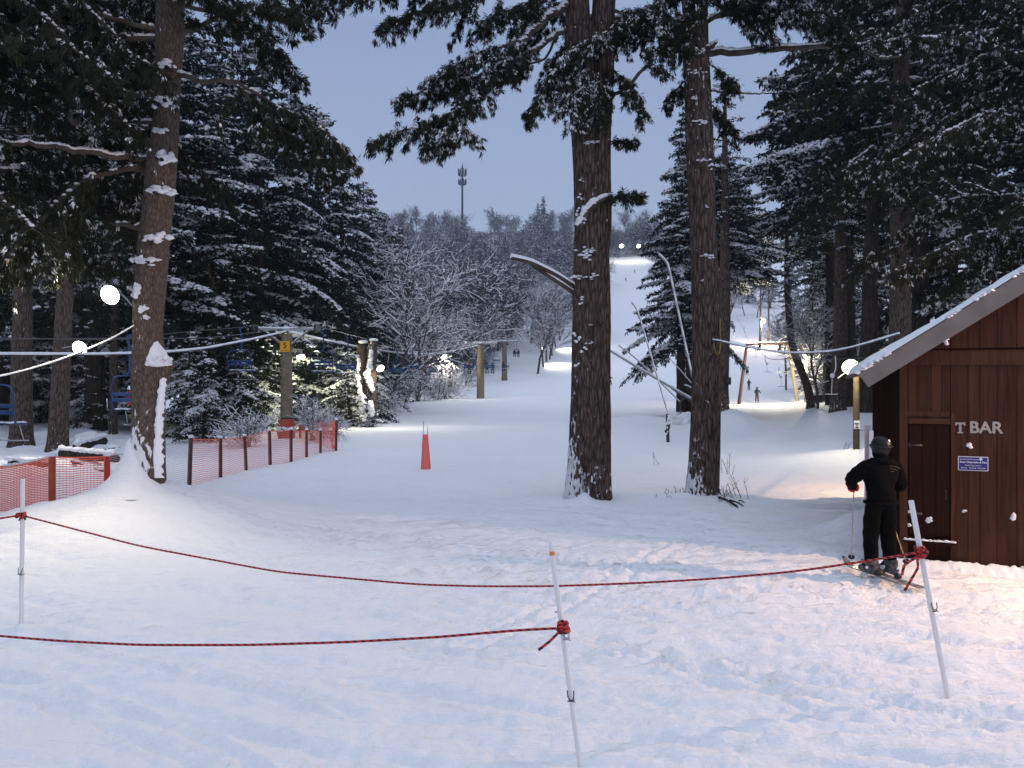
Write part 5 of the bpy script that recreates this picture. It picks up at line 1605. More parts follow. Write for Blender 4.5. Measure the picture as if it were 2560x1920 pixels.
def glove(par, wrist, axis_dir, grip_axis, side, m):
    """palm with four curled fingers and a thumb closed round a grip"""
    d = nrm(np.array(axis_dir, float)); g = nrm(np.array(grip_axis, float)); n_ = nrm(np.cross(d, g)) * side
    g = nrm(np.cross(n_, d)) * side
    w_ = np.array(wrist, float)
    mb = MB()
    Rm = Matrix(np.stack([d, g, n_], 1).tolist())
    mb.tube([w_ - d * .09, w_ - d * .03], [.05, .056], 12); mb.ball(w_ + d * .035, (.055, .045, .03), 14, 10, rot=Rm.to_4x4())
    for i in range(4):
        o = w_ + d * .075 + g * (.033 - .022 * i); L_ = [.9, 1.0, .95, .78][i]
        pts = [o - d * .02, o + d * .022 * L_ + n_ * .012, o + d * .03 * L_ + n_ * .04 * L_, o + d * .008 + n_ * .058 * L_, o - d * .016 + n_ * .048]
        mb.tube(pts, [.0135, .0135, .0125, .0115, .009], 8)
    o = w_ + d * .01 + g * .045
    mb.tube([o, o + d * .022 + g * .012 + n_ * .02, o + d * .045 + g * .002 + n_ * .042, o + d * .06 - g * .012 + n_ * .05], [.015, .0145, .0125, .009], 8)
    return mb.build("glove", m, par)


hd_ = MB(); th = np.linspace(PI * 1.02, PI * 1.98, 16); hd_.tube(np.stack([.03 + .125 * np.cos(th), .06 + .115 * np.sin(th), np.full(16, 1.47) + .02 * np.sin(th)], -1), np.linspace(.035, .035, 16), 10); hd_.build("hood", M['jacket'], sk)
bl_ = MB(); th = np.linspace(0, 2 * PI, 40); bl_.tube(np.stack([.005 + .198 * np.cos(th), .01 + .152 * np.sin(th), np.full(40, .925)], -1), .022, 8); bl_.build("jacket_hem", M['jacket'], sk)
M['glint_yellow'] = mat("painted_yellow_glint", (.09, .065, .018), .6, .3)  # yellow lamp glints on the right shoulder, painted as thin stripes
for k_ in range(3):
    P = smooth_path([(.06 + .01 * k_, -.125 + .012 * k_, 1.405 - .035 * k_), (.14, -.095 + .010 * k_, 1.40 - .035 * k_), (.235, -.04 + .008 * k_, 1.36 - .045 * k_)], 14); MB().tube(P, .004, 5).build("painted_glint", M['glint_yellow'], sk)
glove(sk, J['hal'], (.55, .78, -.05), (.0, -.1, 1), 1, M['red_glove'])
glove(sk, J['har'], (-.3, .9, -.1), (.0, -.1, 1), -1, M['jacket'])
for s, kx in ((-1, 'l'), (1, 'r')):
    ax_, ay_ = J['an' + kx][0], J['an' + kx][1]
    b_ = MB(); b_.tube([(ax_, ay_ - .01, .17), (ax_, ay_ - .02, .12), (ax_, ay_ - .01, .07)], [.085, .084, .08], 14)
    P = [(ax_ + .02, ay_ - .11, .055), (ax_, ay_ - .02, .06), (ax_ - .03, ay_ + .1, .055), (ax_ - .05, ay_ + .19, .04)]
    b_.tube(smooth_path(P, 10), np.array([.045, .062, .066, .066, .065, .062, .06, .056, .05, .036]), 14)
    for zz_ in (.09, .13):
        b_.box((ax_ + s * .08, ay_ + .02, zz_), (.03, .05, .012))
    b_.build("ski_boot", M['boot'], sk)
    # snow caked on the boot
    sb = MB(); n = 12; sb.lumps(np.stack([ax_ + rb.normal(0, .05, n), ay_ + rb.normal(0, .06, n), rb.uniform(.06, .1, n)], -1), np.full((n, 3), .025) * rb.uniform(.6, 1.3, (n, 1)), rng=rb); sb.build("snow", M['snow'], sk)


def ski(label, c, ang, L_=1.25, back=.52):
    t = thing("ski", label, "ski", (c[0], c[1], gz(c[0], c[1]) + .012), "skis on the waiting skier's feet")
    t.rotation_euler = (0, 0, ang)
    n = 22; s = np.linspace(-back, L_ - back, n); f = (s + back) / L_
    wd = .036 + .018 * np.abs(f - .5) * 2 - .05 * sstep(.93, 1.0, f); wd = np.maximum(wd, .008)
    z = .10 * sstep(.82, 1.0, f) ** 1.5 + .006
    mb = MB()
    V = np.concatenate([np.stack([-wd, s, z + .012], -1), np.stack([wd, s, z + .012], -1), np.stack([wd, s, z], -1), np.stack([-wd, s, z], -1)])
    i = np.arange(n - 1); q = []
    for a_, b2 in ((0, 1), (1, 2), (2, 3), (3, 0)):
        q.append(np.stack([a_ * n + i, b2 * n + i, b2 * n + i + 1, a_ * n + i + 1], -1))
    q.append([[0, 3 * n, 2 * n, n], [n - 1, 2 * n - 1, 3 * n - 1, 4 * n - 1]])
    mb.add(V, np.concatenate([np.asarray(x) for x in q])); mb.build("blade", mat("dark_ski", (.03, .035, .045), .3, .5, var=(.5, .52, .55), scale=5), t, smooth=False)
    bd = MB(); bd.box((0, .13, .05), (.07, .07, .05), bev=.01); bd.box((0, -.16, .055), (.07, .09, .06), bev=.012); bd.build("binding", M['dark_metal'], t)
    return t


ski("left ski of the waiting skier, tip showing at the left", (4.77 - .115, 9.99), math.radians(14), 1.15, .60)
ski("right ski of the waiting skier, mostly behind the boots", (4.77 + .135, 10.0), math.radians(12), 1.15, .60)


def ski_pole(label, top, tip, m, grip_dir=None):
    t = thing("ski_pole", label, "ski pole", tip)
    a = np.array(top) - np.array(tip)
    MB().tube([(0, 0, 0), a * .5, a], [.006, .009, .009], 8).build("shaft", m, t)
    gp = MB(); d = nrm(a); gp.tube([a - d * .02, a + d * .06, a + d * .13], [.015, .017, .016], 10); gp.build("grip", M['black'], t)
    bk_ = MB(); c = d * .07; bk_.tube([c, c + d * .008], [.045, .045], 14); bk_.build("basket", M['black'], t)
    return t


hL = np.array(sp0) + np.array([J['hal'][0] + .05, J['hal'][1] + .08, J['hal'][2] - .02])
tipL = at(851.3, 557, 10.9); tipL.z = gz(tipL.x, tipL.y) + .02
ski_pole("thin grey ski pole in the waiting skier's left hand", hL, tipL, mat("grey_pole", (.35, .34, .36), .35, .5))
hR = np.array(sp0) + np.array([J['har'][0] - .02, J['har'][1] + .08, J['har'][2] - .02])
tipR = at(907.5, 556, 10.7); tipR.z = gz(tipR.x, tipR.y) + .02
ski_pole("bamboo-coloured ski pole in the waiting skier's right hand", hR, tipR, mat("lamplit", (.46, .34, .16), .5, .3, var=(.36, .25, .11), scale=9))  # yellow light on this pole is put into its colour


# far skiers
def small_person(label, px, Y, h, jk, tr, pose, group, face=0.0, parts=True, skis=True):
    x = (px - CX) / F * Y; z = gz(x, Y) + .03
    t = thing("person", label, "person", (x, Y, z), group, face)
    s = h / 1.75
    if pose == 'tow':     # standing, one arm reaching to the T-bar, facing uphill
        J_ = dict(pelvis=(0, 0, .93), belly=(0, .0, 1.08), chest=(0, .02, 1.28), neck=(0, .04, 1.48), head=(0, .06, 1.58), crown=(0, .06, 1.68), shl=(-.17, .03, 1.36), ell=(-.24, .04, 1.12), hal=(-.2, .2, .98), shr=(.17, .03, 1.36), elr=(.30, .12, 1.15), har=(.46, .2, 1.02),
                  hil=(-.09, 0, .86), knl=(-.12, .06, .47), anl=(-.13, 0, .12), tol=(-.13, .15, .05), hir=(.09, 0, .86), knr=(.11, .06, .47), anr=(.12, 0, .12), tor=(.12, .15, .05))
    elif pose == 'wide':
        J_ = dict(pelvis=(0, 0, .85), belly=(0, .04, 1.0), chest=(0, .10, 1.18), neck=(0, .16, 1.36), head=(0, .2, 1.45), crown=(0, .2, 1.55), shl=(-.18, .1, 1.26), ell=(-.36, .12, 1.1), hal=(-.4, .3, 1.0), shr=(.18, .1, 1.26), elr=(.36, .12, 1.1), har=(.4, .3, 1.0),
                  hil=(-.1, 0, .8), knl=(-.2, .12, .45), anl=(-.24, 0, .12), tol=(-.24, .15, .05), hir=(.1, 0, .8), knr=(.2, .12, .45), anr=(.24, 0, .12), tor=(.24, .15, .05))
    else:                 # seated on the chair, seen from behind
        J_ = dict(pelvis=(0, 0, .12), belly=(0, -.02, .28), chest=(0, -.02, .48), neck=(0, .0, .68), head=(0, .02, .78), crown=(0, .02, .88), shl=(-.17, 0, .56), ell=(-.24, .06, .32), hal=(-.14, .25, .25), shr=(.17, 0, .56), elr=(.24, .06, .32), har=(.14, .25, .25),
                  hil=(-.09, .08, .08), knl=(-.12, .45, .06), anl=(-.14, .48, -.36), tol=(-.15, .62, -.42), hir=(.09, .08, .08), knr=(.12, .45, .06), anr=(.14, .48, -.36), tor=(.15, .62, -.42))
    J_ = {k_: tuple(np.array(v) * s) for k_, v in J_.items()}
    me = body(J_, s, 1.05, 1)
    cuts = [1.52 * s, .9 * s] if pose != 'sit' else [.72 * s, .14 * s]
    color_body(me, [M['helmet'], jk, tr], cuts)
    o = bpy.data.objects.new("body", me); COL.objects.link(o); o.parent = t
    hc_ = np.array(J_['head']) + np.array([0, 0, .03 * s])
    MB().ball(hc_, .125 * s, 12, 8).build("helmet", M['helmet'], t)
    if skis:
        for k_ in ('l', 'r'):
            a_ = J_['an' + k_]
            if pose == 'sit':
                c = np.array(J_['to' + k_]) + np.array([0, 0, -.06 * s])
            else:
                c = np.array([a_[0], .1, .012])
            MB().box(c, (.075, 1.4 * s, .025)).build("ski", M['black'], t)
    return t


cl = lambda n, c: mat(n, c, .6, .3)
c_black = cl("dark_clothes", (.012, .012, .016)); c_navy = cl("navy_clothes", (.02, .03, .09)); c_red = cl("red_clothes", (.42, .03, .03)); c_teal = cl("teal_clothes", (.02, .22, .30)); c_brown = cl("brown_clothes", (.06, .025, .02)); c_grey = cl("grey_clothes", (.05, .05, .06))
GP = "skiers riding the T-bar up"
small_person("nearest rider on the T-bar track, dark clothes, arm out to the right", 757, 88, 1.78, c_black, c_brown, 'tow', GP, -.3)
small_person("middle rider on the T-bar track, navy jacket", 749, 113, 1.6, c_navy, c_black, 'tow', GP, 0)
small_person("child in red farthest up the T-bar track", 747, 136, 1.4, c_red, c_red, 'wide', GP, 0)
GQ = "skiers coming down the main run"
small_person("tiny dark skier high on the main run, left of another", 625.8, 335, 1.7, c_navy, c_black, 'wide', GQ, PI)
small_person("highest tiny dark skier on the main run", 634.7, 360, 1.7, c_black, c_black, 'wide', GQ, PI)
small_person("dark skier half hidden beside the wide pine's right edge", 609.8, 120, 1.7, c_black, c_grey, 'wide', GQ, PI)

# ------------------------------------------------------------------ chairlift
ZR = lambda Y: np.interp(Y, [14, 20, 26, 31, 36, 50, 65, 80, 101, 129, 160, 192, 230], [3.4, 3.7, 4.1, 4.7, 5.25, 5.0, 5.2, 6.1, 8.0, 10.1, 14.0, 19.4, 28])


def tower(label, Y, pxc, top_py, base_py, half, r, main=False):
    x = (pxc - CX) / F * Y; zb_ = gz(x, Y); zt = CAMZ + (CY - top_py) / F * Y
    t = thing("lift_tower", label, "lift tower", (x, Y, zb_), "chairlift towers")
    H_ = zt - zb_
    trunk_mesh(MB(), [(0, 0, -.3, r * 1.25), (0, 0, H_ * .5, r * 1.05), (0, 0, H_ + .02, r * .92)], 22, 10, .006 if main else .003, stuck=lambda th, z: np.full_like(z, .12), seed=5, sub=10).build("pole", M['wood_post'], t, attr_name="stuck")
    ar = MB(); ar.tube([(-half, 0, H_ + .05), (0, 0, H_ + .03), (half, 0, H_ + .05)], .06 if main else .13, 8)
    snow_on(ar, np.array([(-half, 0, H_ + .05), (0, 0, H_ + .03), (half, 0, H_ + .05)]), .06 if main else .13, 1, 1.0, rb, .05)
    ar.ball((0, 0, H_ + .07), (.24, .2, .1), 12, 8, m=1); ar.build("crossarm", [M['galv'], M['snow']], t)
    for s in (-1, 1):
        br = MB(); P = [(s * half * .80, 0, H_ + .0), (s * (r + .02), 0, H_ - half * .48)]; br.tube([P[0], (np.array(P[0]) + np.array(P[1])) / 2, P[1]], .045, 8)
        snow_on(br, np.array([P[0], P[1]]), .04, 1, .9, rb, .06); br.build("brace", [M['wood_post'], M['snow']], t)
        sh = MB()
        for yy in (-.32, 0, .32):
            sh.tube([(s * (half + .05), yy, H_ + .10), (s * (half + .14), yy, H_ + .10)], .15, 12)
        sh.box((s * (half + .095), 0, H_ + .02), (.04, .9, .09)); sh.box((s * half, 0, H_ + .02), (.12, .12, .3))
        sh.build("sheave_assembly", M['dark_metal'], t)
    if main:
        pl = MB(); z0_, z1_ = CAMZ + (CY - 341.5) / F * Y - zb_, CAMZ + (CY - 352) / F * Y - zb_
        pn_ = MB(); pn_.box((0, -r - .012, (z0_ + z1_) / 2), (.44, .015, z0_ - z1_)); sg_ = pn_.build("number_plate", M['yellow'], t, smooth=False)
        tx = MB(); add_text(tx, "5", (0, -r - .024, (z0_ + z1_) / 2 + .05), .14, .26, bold=.004); tx.box((0, -r - .0215, z1_ + .07), (.32, .004, .016)); tx.build("numeral", M['black'], sg_, smooth=False)
        for py in (418, 426, 433):
            zz_ = CAMZ + (CY - py) / F * Y - zb_; rr_ = r * 1.1 + .012; th_ = np.linspace(0, 2 * PI, 24)
            MB().tube(np.stack([rr_ * np.cos(th_), rr_ * np.sin(th_), np.full(24, zz_)], -1), .022, 6).build("strap", M['black'], t)
        # orange pad wrapped round the foot with snow on it
        th_ = np.linspace(0, 2 * PI, 25); zz_ = np.linspace(0, 1, 6); TH_, Z_ = np.meshgrid(th_, zz_)
        RR = r * 1.28 + .07 + .03 * noise2(TH_ * 2, Z_ * 4)
        idx_ = np.arange(TH_.size).reshape(TH_.shape); q_ = np.stack([idx_[:-1, :-1], idx_[:-1, 1:], idx_[1:, 1:], idx_[1:, :-1]], -1).reshape(-1, 4)
        MB().add(np.stack([RR * np.cos(TH_), RR * np.sin(TH_), -.15 + 1.05 * Z_], -1).reshape(-1, 3), q_).build("foot_pad", mat("orange_pad", (.42, .085, .06), .7, .2), t)
        sn_ = MB(); n = 20; a_ = rb.uniform(PI, 2 * PI, n); sn_.lumps(np.stack([np.cos(a_) * (r * 1.28 + .06), np.sin(a_) * (r * 1.28 + .06), np.full(n, .42) + rb.normal(0, .05, n)], -1), np.tile([[.12, .08, .08]], (n, 1)), rng=rb); sn_.build("snow", M['snow'], t)
    return t


tower("lift tower with yellow plate 5 inside the orange fence", 36, 286.5, 330, 442, 1.35, .245, True)
tower("second lift tower, tan pole on the snow left of the run", 101, 480.5, 343.5, 402, 2.2, .42)
tower("third lift tower, darker pole up the clearing", 129, 504.5, 341.5, 380, 2.2, .40)
tower("farthest lift tower seen high in the clearing", 192, 532, 317.5, 332, 2.2, .40)
for s, lab in ((-1, "left haul rope of the chairlift"), (1, "right haul rope of the chairlift")):
    Ys = np.concatenate([np.linspace(14, 100, 60), np.linspace(104, 225, 40)])
    P = np.stack([LIFT(Ys) + s * 1.42 * np.interp(Ys, [36, 101], [1, 1.5]), Ys, ZR(Ys)], -1)
    tag(MB().tube(P, .017, 5).build("haul_rope", M['dark_metal']), lab, "cable", "chairlift haul ropes")
# snow-coated signal line strung along the lift
def snowy_cable(label, pts, r, seed, n=60, cover=1.0):
    rng = np.random.default_rng(seed); P = smooth_path(pts, n)
    mb = MB(); mb.tube(P, r * .7, 6)
    C = P + np.array([0, 0, r * .8]); mb.tube(C, r * (1 + .35 * np.array([float(noise2(i * .7 + seed, 3.3)) for i in range(n)])), 7, m=1)
    return tag(mb.build("cable", [M['dark_metal'], M['snow']]), label, "cable", "snow-coated cables")


snowy_cable("snow-coated line from the yellow-plated lift tower toward the left edge", [at(286, 332, 36), at(256, 339, 34), at(205, 349, 30), at(165, 353, 28), at(100, 355, 26), at(0, 355, 23), at(-60, 354, 21)], .05, 1)
snowy_cable("snow-coated line sagging from the yellow-plated tower to the second tower", [at(287, 332, 36), at(310, 337.5, 41), at(345, 345, 50), at(373, 350, 60), at(400, 353.5, 68), at(425, 354.6, 78), at(450, 352, 90), at(479, 345.5, 101)], .07, 2)
snowy_cable("thick snow-coated power cable from the pale pine to the left edge", [at(134, 326, 13.8), at(112, 339, 13.5), at(85, 351, 13.2), at(55, 362, 12.9), at(25, 371, 12.6), at(0, 377, 12.4), at(-50, 384, 12)], .016, 3)
snowy_cable("snow-lumped cable from the slimmer pine to the cabin roof", [at(713, 340, 16.65), at(718, 340.5, 16.4), at(746, 347.5, 15.6), at(783, 353, 14.6), at(807, 353.3, 13.9), at(831, 351.8, 13.2), at(851, 348, 12.6), at(876, 341, 11.9), at(899, 334, 11.2)], .018, 4, 90)


# chairs
def chair_proto(label, loc, group):
    t = thing("lift_chair", label, "lift chair", loc, group)      # origin at the seat
    h = MB(); h.tube(smooth_path([(0, 0, 2.15), (0, -.02, 2.0), (.10, -.05, 1.9), (.10, -.05, 1.15), (0, -.05, 1.02)], 16), .035, 8); h.tube([(0, 0, 2.15), (0, .18, 2.15)], .05, 8); h.build("hanger", M['blue'], t)
    fr_ = MB()
    for s in (-.55, .55):
        fr_.tube(smooth_path([(0, -.05, 1.02), (s * .8, -.06, 1.0), (s, -.06, .85), (s, -.08, .45), (s, -.02, .02), (s, .42, .0)], 26), .022, 6)
    fr_.build("frame", M['blue'], t)
    st_ = MB()
    for i in range(4):
        st_.box((0, .05 + i * .105, .03), (1.08, .09, .025), bev=.006)
    st_.build("seat", M['blue'], t)
    bk_ = MB(); bk_.box((0, -.09, .32), (1.08, .03, .11), bev=.006); bk_.box((0, -.085, .48), (1.08, .03, .11), bev=.006); bk_.build("backrest", M['blue'], t)
    sn_ = MB(); n = 26; sn_.lumps(np.stack([rb.uniform(-.5, .5, n), rb.uniform(.02, .38, n), np.full(n, .045)], -1), np.tile([[.10, .08, .035]], (n, 1)), rng=rb); sn_.build("snow", M['snow'], t)
    fb = MB(); fb.tube([(-.5, .55, -.42), (0, .58, -.43), (.5, .55, -.42)], .02, 6); fb.tube([(-.35, .4, -.02), (-.35, .56, -.42)], .014, 5); fb.tube([(.35, .4, -.02), (.35, .56, -.42)], .014, 5); fb.build("footrest", M['galv'], t)
    return t


GC = "blue chairs on the chairlift"
chairs = [  # px, seat py, Y, label
    (128, 411, 27, "blue chair partly behind the pale pine's trunk, a red-hooded rider on it"), (-4, 425, 20.3, "blue chair cut by the left edge of the picture"), (240, 371, 34, "empty blue chair left of the yellow-plated tower"),
    (322, 372, 37.5, "empty blue chair just right of the yellow-plated tower"), (346.5, 374, 41, "empty blue chair against the snag's left side"), (396, 376, 51, "empty blue chair right of the floodlight by the snag"),
    (412, 371, 62, "empty chair above the brush, farther than the one by the floodlight"), (436, 375, 66, "empty blue chair over the lit bush"), (446.5, 366.5, 82, "dark chair just under the floodlight left of the second tower"), (469, 371, 86, "chair with a rider in a red hat left of the second tower"),
    (490, 371, 100, "chair with two riders, one in teal, right of the second tower"), (496.5, 363, 120, "empty dark chair between second and third towers"), (505.5, 369, 116, "chair with one dark rider in front of the third tower"), (516.3, 355.5, 137, "chair with two dark riders right of the third tower"),
    (510.5, 332.5, 150, "empty chair on the left rope above the third tower"), (526.5, 334.5, 157, "chair with a single teal rider high in the clearing"), (520.5, 330, 165, "small empty chair highest on the left rope")]
cp = None
for k, (px, py, Y, lab) in enumerate(chairs):
    p = at(px, py, Y)
    if cp is None:
        cp = chair_proto(lab, p, GC); c_ = cp
    else:
        c_ = copy_tree(cp, p, 0, 1.0, lab, GC)
    sc_z = max(.75, (float(ZR(Y)) - p.z) / 2.15) if Y < 110 else 1.0
    c_.scale = (1, 1, min(sc_z, 1.5)); c_.rotation_euler = (0, 0, -.10)
GRD = "riders sitting on the chairlift"
for px, py, Y, jk, lab in [(133, 409, 27, c_red, "chairlift rider in a red hood beside the pale pine's trunk"), (469, 370, 86, c_red, "chairlift rider in red left of the second tower"), (487, 370, 100, c_black, "dark chairlift rider beside the teal one"), (492.5, 370, 100, c_teal, "teal-jacketed chairlift rider beside a dark one"),
                           (503.5, 368, 116, c_black, "chairlift rider before the third tower's pole"), (514.5, 354.5, 137, c_black, "left one of two dark riders on the chair right of the third tower"), (518.2, 354.5, 137, c_brown, "right one of two dark riders on the chair right of the third tower"), (528, 333.5, 157, c_teal, "single teal chairlift rider high in the clearing")]:
    t = small_person(lab, px, Y, 1.75, jk, c_black, 'sit', GRD, 0, skis=Y < 130)
    t.location = at(px, py, Y) + Vector((0, .05, .0))

# ------------------------------------------------------------------ T-bar lift
pt = thing("lift_portal", "wooden A-leg portal carrying the T-bar cable over the track", "lift portal", at(768, 408, 84))
pt.location.z = gz(pt.location.x, 84)
L = lambda px, py, Y=84: np.array(at(px, py, Y)) - np.array(pt.location)
MB().tube([L(738.2, 410), L(742.5, 377), L(746.8, 345)], [.20, .18, .16], 12).build("leg", M['rust_post'], pt)
MB().tube([L(798.8, 410), L(793, 374), L(788.3, 343)], [.22, .20, .18], 12).build("leg", M['wood_post'], pt)
xb = MB(); xb.box((L(746, 344.5) + L(789.5, 343.5)) / 2, (np.linalg.norm(L(746, 344) - L(789.5, 344)), .25, .2), rot=Matrix.Rotation(-.02, 3, 'Y')); snow_on(xb, np.array([L(746, 343.5), L(789, 342.5)]), .1, 1, .9, rb, .12); xb.build("crossbeam", [M['rust_post'], M['snow']], pt)
for px in (759.5, 780):
    sv = MB(); sv.box(L(px, 347), (.14, .5, .5)); sv.box(L(px, 349.5), (.3, 1.0, .22), bev=.03); sv.build("sheave", M['dark_metal'], pt)
for px, lab in ((759.5, "left hauling cable of the T-bar lift"), (780, "right hauling cable of the T-bar lift")):
    p = at(px, 350.5, 84); P = [Vector((p.x * .42 if px < 770 else p.x * .5, 30, 3.6)), Vector((p.x * .68, 55, 4.2)), p, Vector((p.x * 1.55, 135, gz(p.x * 1.55, 135) + 5.5)), Vector((p.x * 2.25, 210, gz(p.x * 2.25, 210) + 5))]
    tag(MB().tube(smooth_path(P, 60), .02, 5).build("haul_rope", M['dark_metal']), lab, "cable", "T-bar cables")
GTB = "T-bars hanging from the cable"


def tbar_proto(label, loc):
    t = thing("t_bar", label, "T-bar", loc, GTB)     # origin at the crosspiece
    st_ = MB(); st_.tube([(0, 0, 0), (-.03, 0, .55), (-.06, 0, 1.05)], .022, 8); st_.build("shaft", M['galv'], t)
    xb_ = MB(); xb_.tube([(-.48, 0, .02), (0, 0, 0), (.48, 0, .02)], .026, 8); xb_.build("crosspiece", M['dark_metal'], t)
    bx = MB(); bx.ball((-.07, 0, 1.12), (.17, .14, .15), 14, 8); bx.tube([(-.07, 0, 1.12), (-.07, 0, .98)], [.13, .03], 10); bx.build("spring_box", M['galv'], t)
    hs = MB(); hs.tube(smooth_path([(-.12, 0, 1.16), (-.30, 0, 1.45), (-.34, 0, 1.85), (-.28, 0, 2.3)], 16), .038, 8); hs.build("hose", M['dark_metal'], t)
    return t


tb = tbar_proto("T-bar with visible crosspiece right of the child in red", at(767.5, 372, 104))
for px, py, Y, s, lab in ((781.5, 386.5, 92, 1.0, "T-bar hanging between the portal's legs, nearest its right leg"), (831.5, 394.3, 36, .78, "brightly lit T-bar hanging left of the lamp post"), (756, 357, 122, .9, "small T-bar high behind the portal's left sheave"), (745.5, 337, 170, 1.0, "tiny distant T-bar above the portal's crossbeam"), (768, 352, 140, .9, "faint T-bar farther up between the sheaves")):
    c_ = copy_tree(tb, at(px, py, Y), 0, s, lab, GTB)
    if Y == 36:
        c_.scale = (-.62, .78, .78)
        for ch in c_.children:
            ch.data = ch.data.copy(); ch.data.materials.clear(); ch.data.materials.append(M['white'])  # white material stands in for the bright light on this T-bar

# posts along the T-bar
t = thing("post", "tall yellow-lit post with a small pink lamp right of the portal", "post", at(805.3, 410, 78)); t.location.z = gz(t.location.x, 78)
zt = at(806.5, 351, 78).z - t.location.z
MB().tube([(0, 0, -.2), (.08, 0, zt * .5), (.16, 0, zt)], [.16, .15, .12], 12).build("pole", M['wood_post'], t)
MB().tube(smooth_path([(-.1, -.15, zt * .62), (-.5, -.2, zt * .4), (-.35, -.18, zt * .24), (-.05, -.16, zt * .2)], 20), .04, 6).build("cable_loop", M['dark_metal'], t)
t = thing("post", "thin red-brown post left of the portal's right leg", "post", at(786, 381, 112)); t.location.z = gz(t.location.x, 112)
MB().tube([(0, 0, -.2), (0, 0, 2.4), (-.1, 0, 4.8)], .15, 10).build("pole", M['rust_post'], t)
t = thing("crate", "dark crate lying in the snow by the yellow post's foot", "crate", at(815, 411.5, 70)); t.location.z = gz(t.location.x, 70)
bx = MB(); bx.box((0, 0, .35), (1.0, .8, .75), bev=.03); bx.build("box", M['black'], t); sn_ = MB(); sn_.box((0, 0, .79), (1.1, .9, .14), bev=.06); sn_.build("snow", M['snow'], t)
# speaker box on the dark trunk
t = thing("loudspeaker", "black box loudspeaker on the dark trunk right of the slimmer pine", "loudspeaker", at(728, 381, 41.6))
MB().box((0, 0, 0), (.26, .32, .40), bev=.02).build("cabinet", M['black'], t); MB().box((0, -.165, 0), (.20, .012, .33)).build("grille", M['dark_metal'], t); MB().tube([(-.12, 0, .05), (-.3, .2, .05)], .02, 6).build("bracket", M['dark_metal'], t)

# snow guns and their shed
M['lance'] = mat("lance_tube", (.30, .31, .33), .4, .5, metal=.4)
GL2 = "snow-gun lances beside the run"


def lance(label, pts, r, seed, stand=None, base=None):
    p0 = Vector(pts[0])
    t = thing("snow_gun", label, "snow gun", p0, GL2)
    Lc = [np.array(p) - np.array(p0) for p in pts]
    P = smooth_path(Lc, 30) if len(Lc) > 2 else np.linspace(Lc[0], Lc[1], 30)
    mb = MB(); mb.tube(P, r, 8)
    sn_ = P + np.array([0, -.3 * r, r * .75]); mb.tube(sn_, r * (.8 + .10 * np.sin(np.arange(30) * 1.7 + seed)), 7, m=1)
    mb.build("tube", [M['lance'], M['snow']], t)
    if stand is not None:
        for a, b_, rr in stand:
            MB().tube([np.array(a) - np.array(p0), np.array(b_) - np.array(p0)], rr, 8).build("stand", M['dark_metal'], t)
    return t


Yl = 33.5
t = lance("snow gun with a short dark stand, leaning tube, between the two dark pines", [at(667.6, 412, Yl), at(657.6, 378, Yl), at(647.6, 344, Yl), at(637.5, 310, Yl), at(634.5, 305, Yl), at(631.5, 302.5, Yl)], .036, 1, [(at(668, 442, Yl), at(667.5, 414, Yl), .075)])
o = np.array(t.location); sn_ = MB(); n = 26; pp = np.stack([rb.normal(0, .06, n), np.full(n, -.06), rb.uniform(-1.0, .05, n)], -1); pp[n // 2:, 0] += np.linspace(0, .25, n - n // 2); pp[n // 2:, 2] = np.linspace(.0, -.6, n - n // 2)
sn_.lumps(pp, np.tile([[.06, .06, .09]], (n, 1)) * rb.uniform(.6, 1.2, (n, 1)), rng=rb); sn_.build("snow", M['snow'], t)
vl = MB(); vl.box(np.array([.02, 0, -.62]), (.16, .14, .22), bev=.02); vl.tube([(-.12, 0, -.85), (.05, 0, -.8)], .06, 8); vl.build("valve", M['dark_metal'], t)
lance("tallest upright snow-gun lance left of the slimmer pine, bent tip", [at(693, 380, 38), at(686.8, 351, 38), at(680.6, 322, 38), at(674.4, 293, 38), at(668, 263.5, 38), at(666.4, 261, 38), at(663, 258, 38), at(659, 254.5, 38)], .055, 2)
lance("thick snow-gun lance lying aslant, lower end behind the slimmer pine", [at(697, 402, 44), at(667, 385, 43), at(640, 369, 42), at(609, 350, 41), at(604, 347, 41)], .065, 3, [(at(694, 404, 44), at(671.5, 388.5, 43.5), .045), (at(671.5, 388.5, 43.5), at(673, 386.5, 43.3), .045)])
lance("thin snow-gun lance crossing above the thick aslant one, on a small stand", [at(680, 402, 46), at(664, 386, 45.5), at(645, 367, 45), at(630, 353.5, 44.5), at(622, 348, 44.3), at(618.5, 345.5, 44.3)], .035, 4, [(at(681, 413, 46), at(679.5, 400, 46), .05), (at(679.5, 401, 46), at(690, 395, 46), .04)])
lance("thin wire-like lance rising left from the shed", [at(693, 385, 52), at(682, 372, 52), at(670, 359, 52)], .03, 5)
shd = thing("shed", "small dark shed with snowy roof, mostly behind the slimmer pine", "shed", at(695, 413, 58)); shd.location.z = gz(shd.location.x, 58)
hs_ = at(695, 394, 58).z - shd.location.z
MB().box((0.15, 0, hs_ / 2 - .1), (1.6, 1.6, hs_ + .2)).build("wall", M['board_dark'], shd, smooth=False)
rf_ = MB()
for s in (-1, 1):
    R_ = Matrix.Rotation(-s * .52, 3, 'Y'); rf_.box((.15 + s * .48, 0, hs_ + .30), (1.20, 2.0, .06), rot=R_)
ro = rf_.build("roof", M['roofing'], shd, smooth=False)
rs = MB()
for s in (-1, 1):
    R_ = Matrix.Rotation(-s * .52, 3, 'Y'); rs.box((.15 + s * .50, -.01, hs_ + .40), (1.24, 2.04, .13), rot=R_, bev=.04)
rs.build("snow", M['snow'], ro)
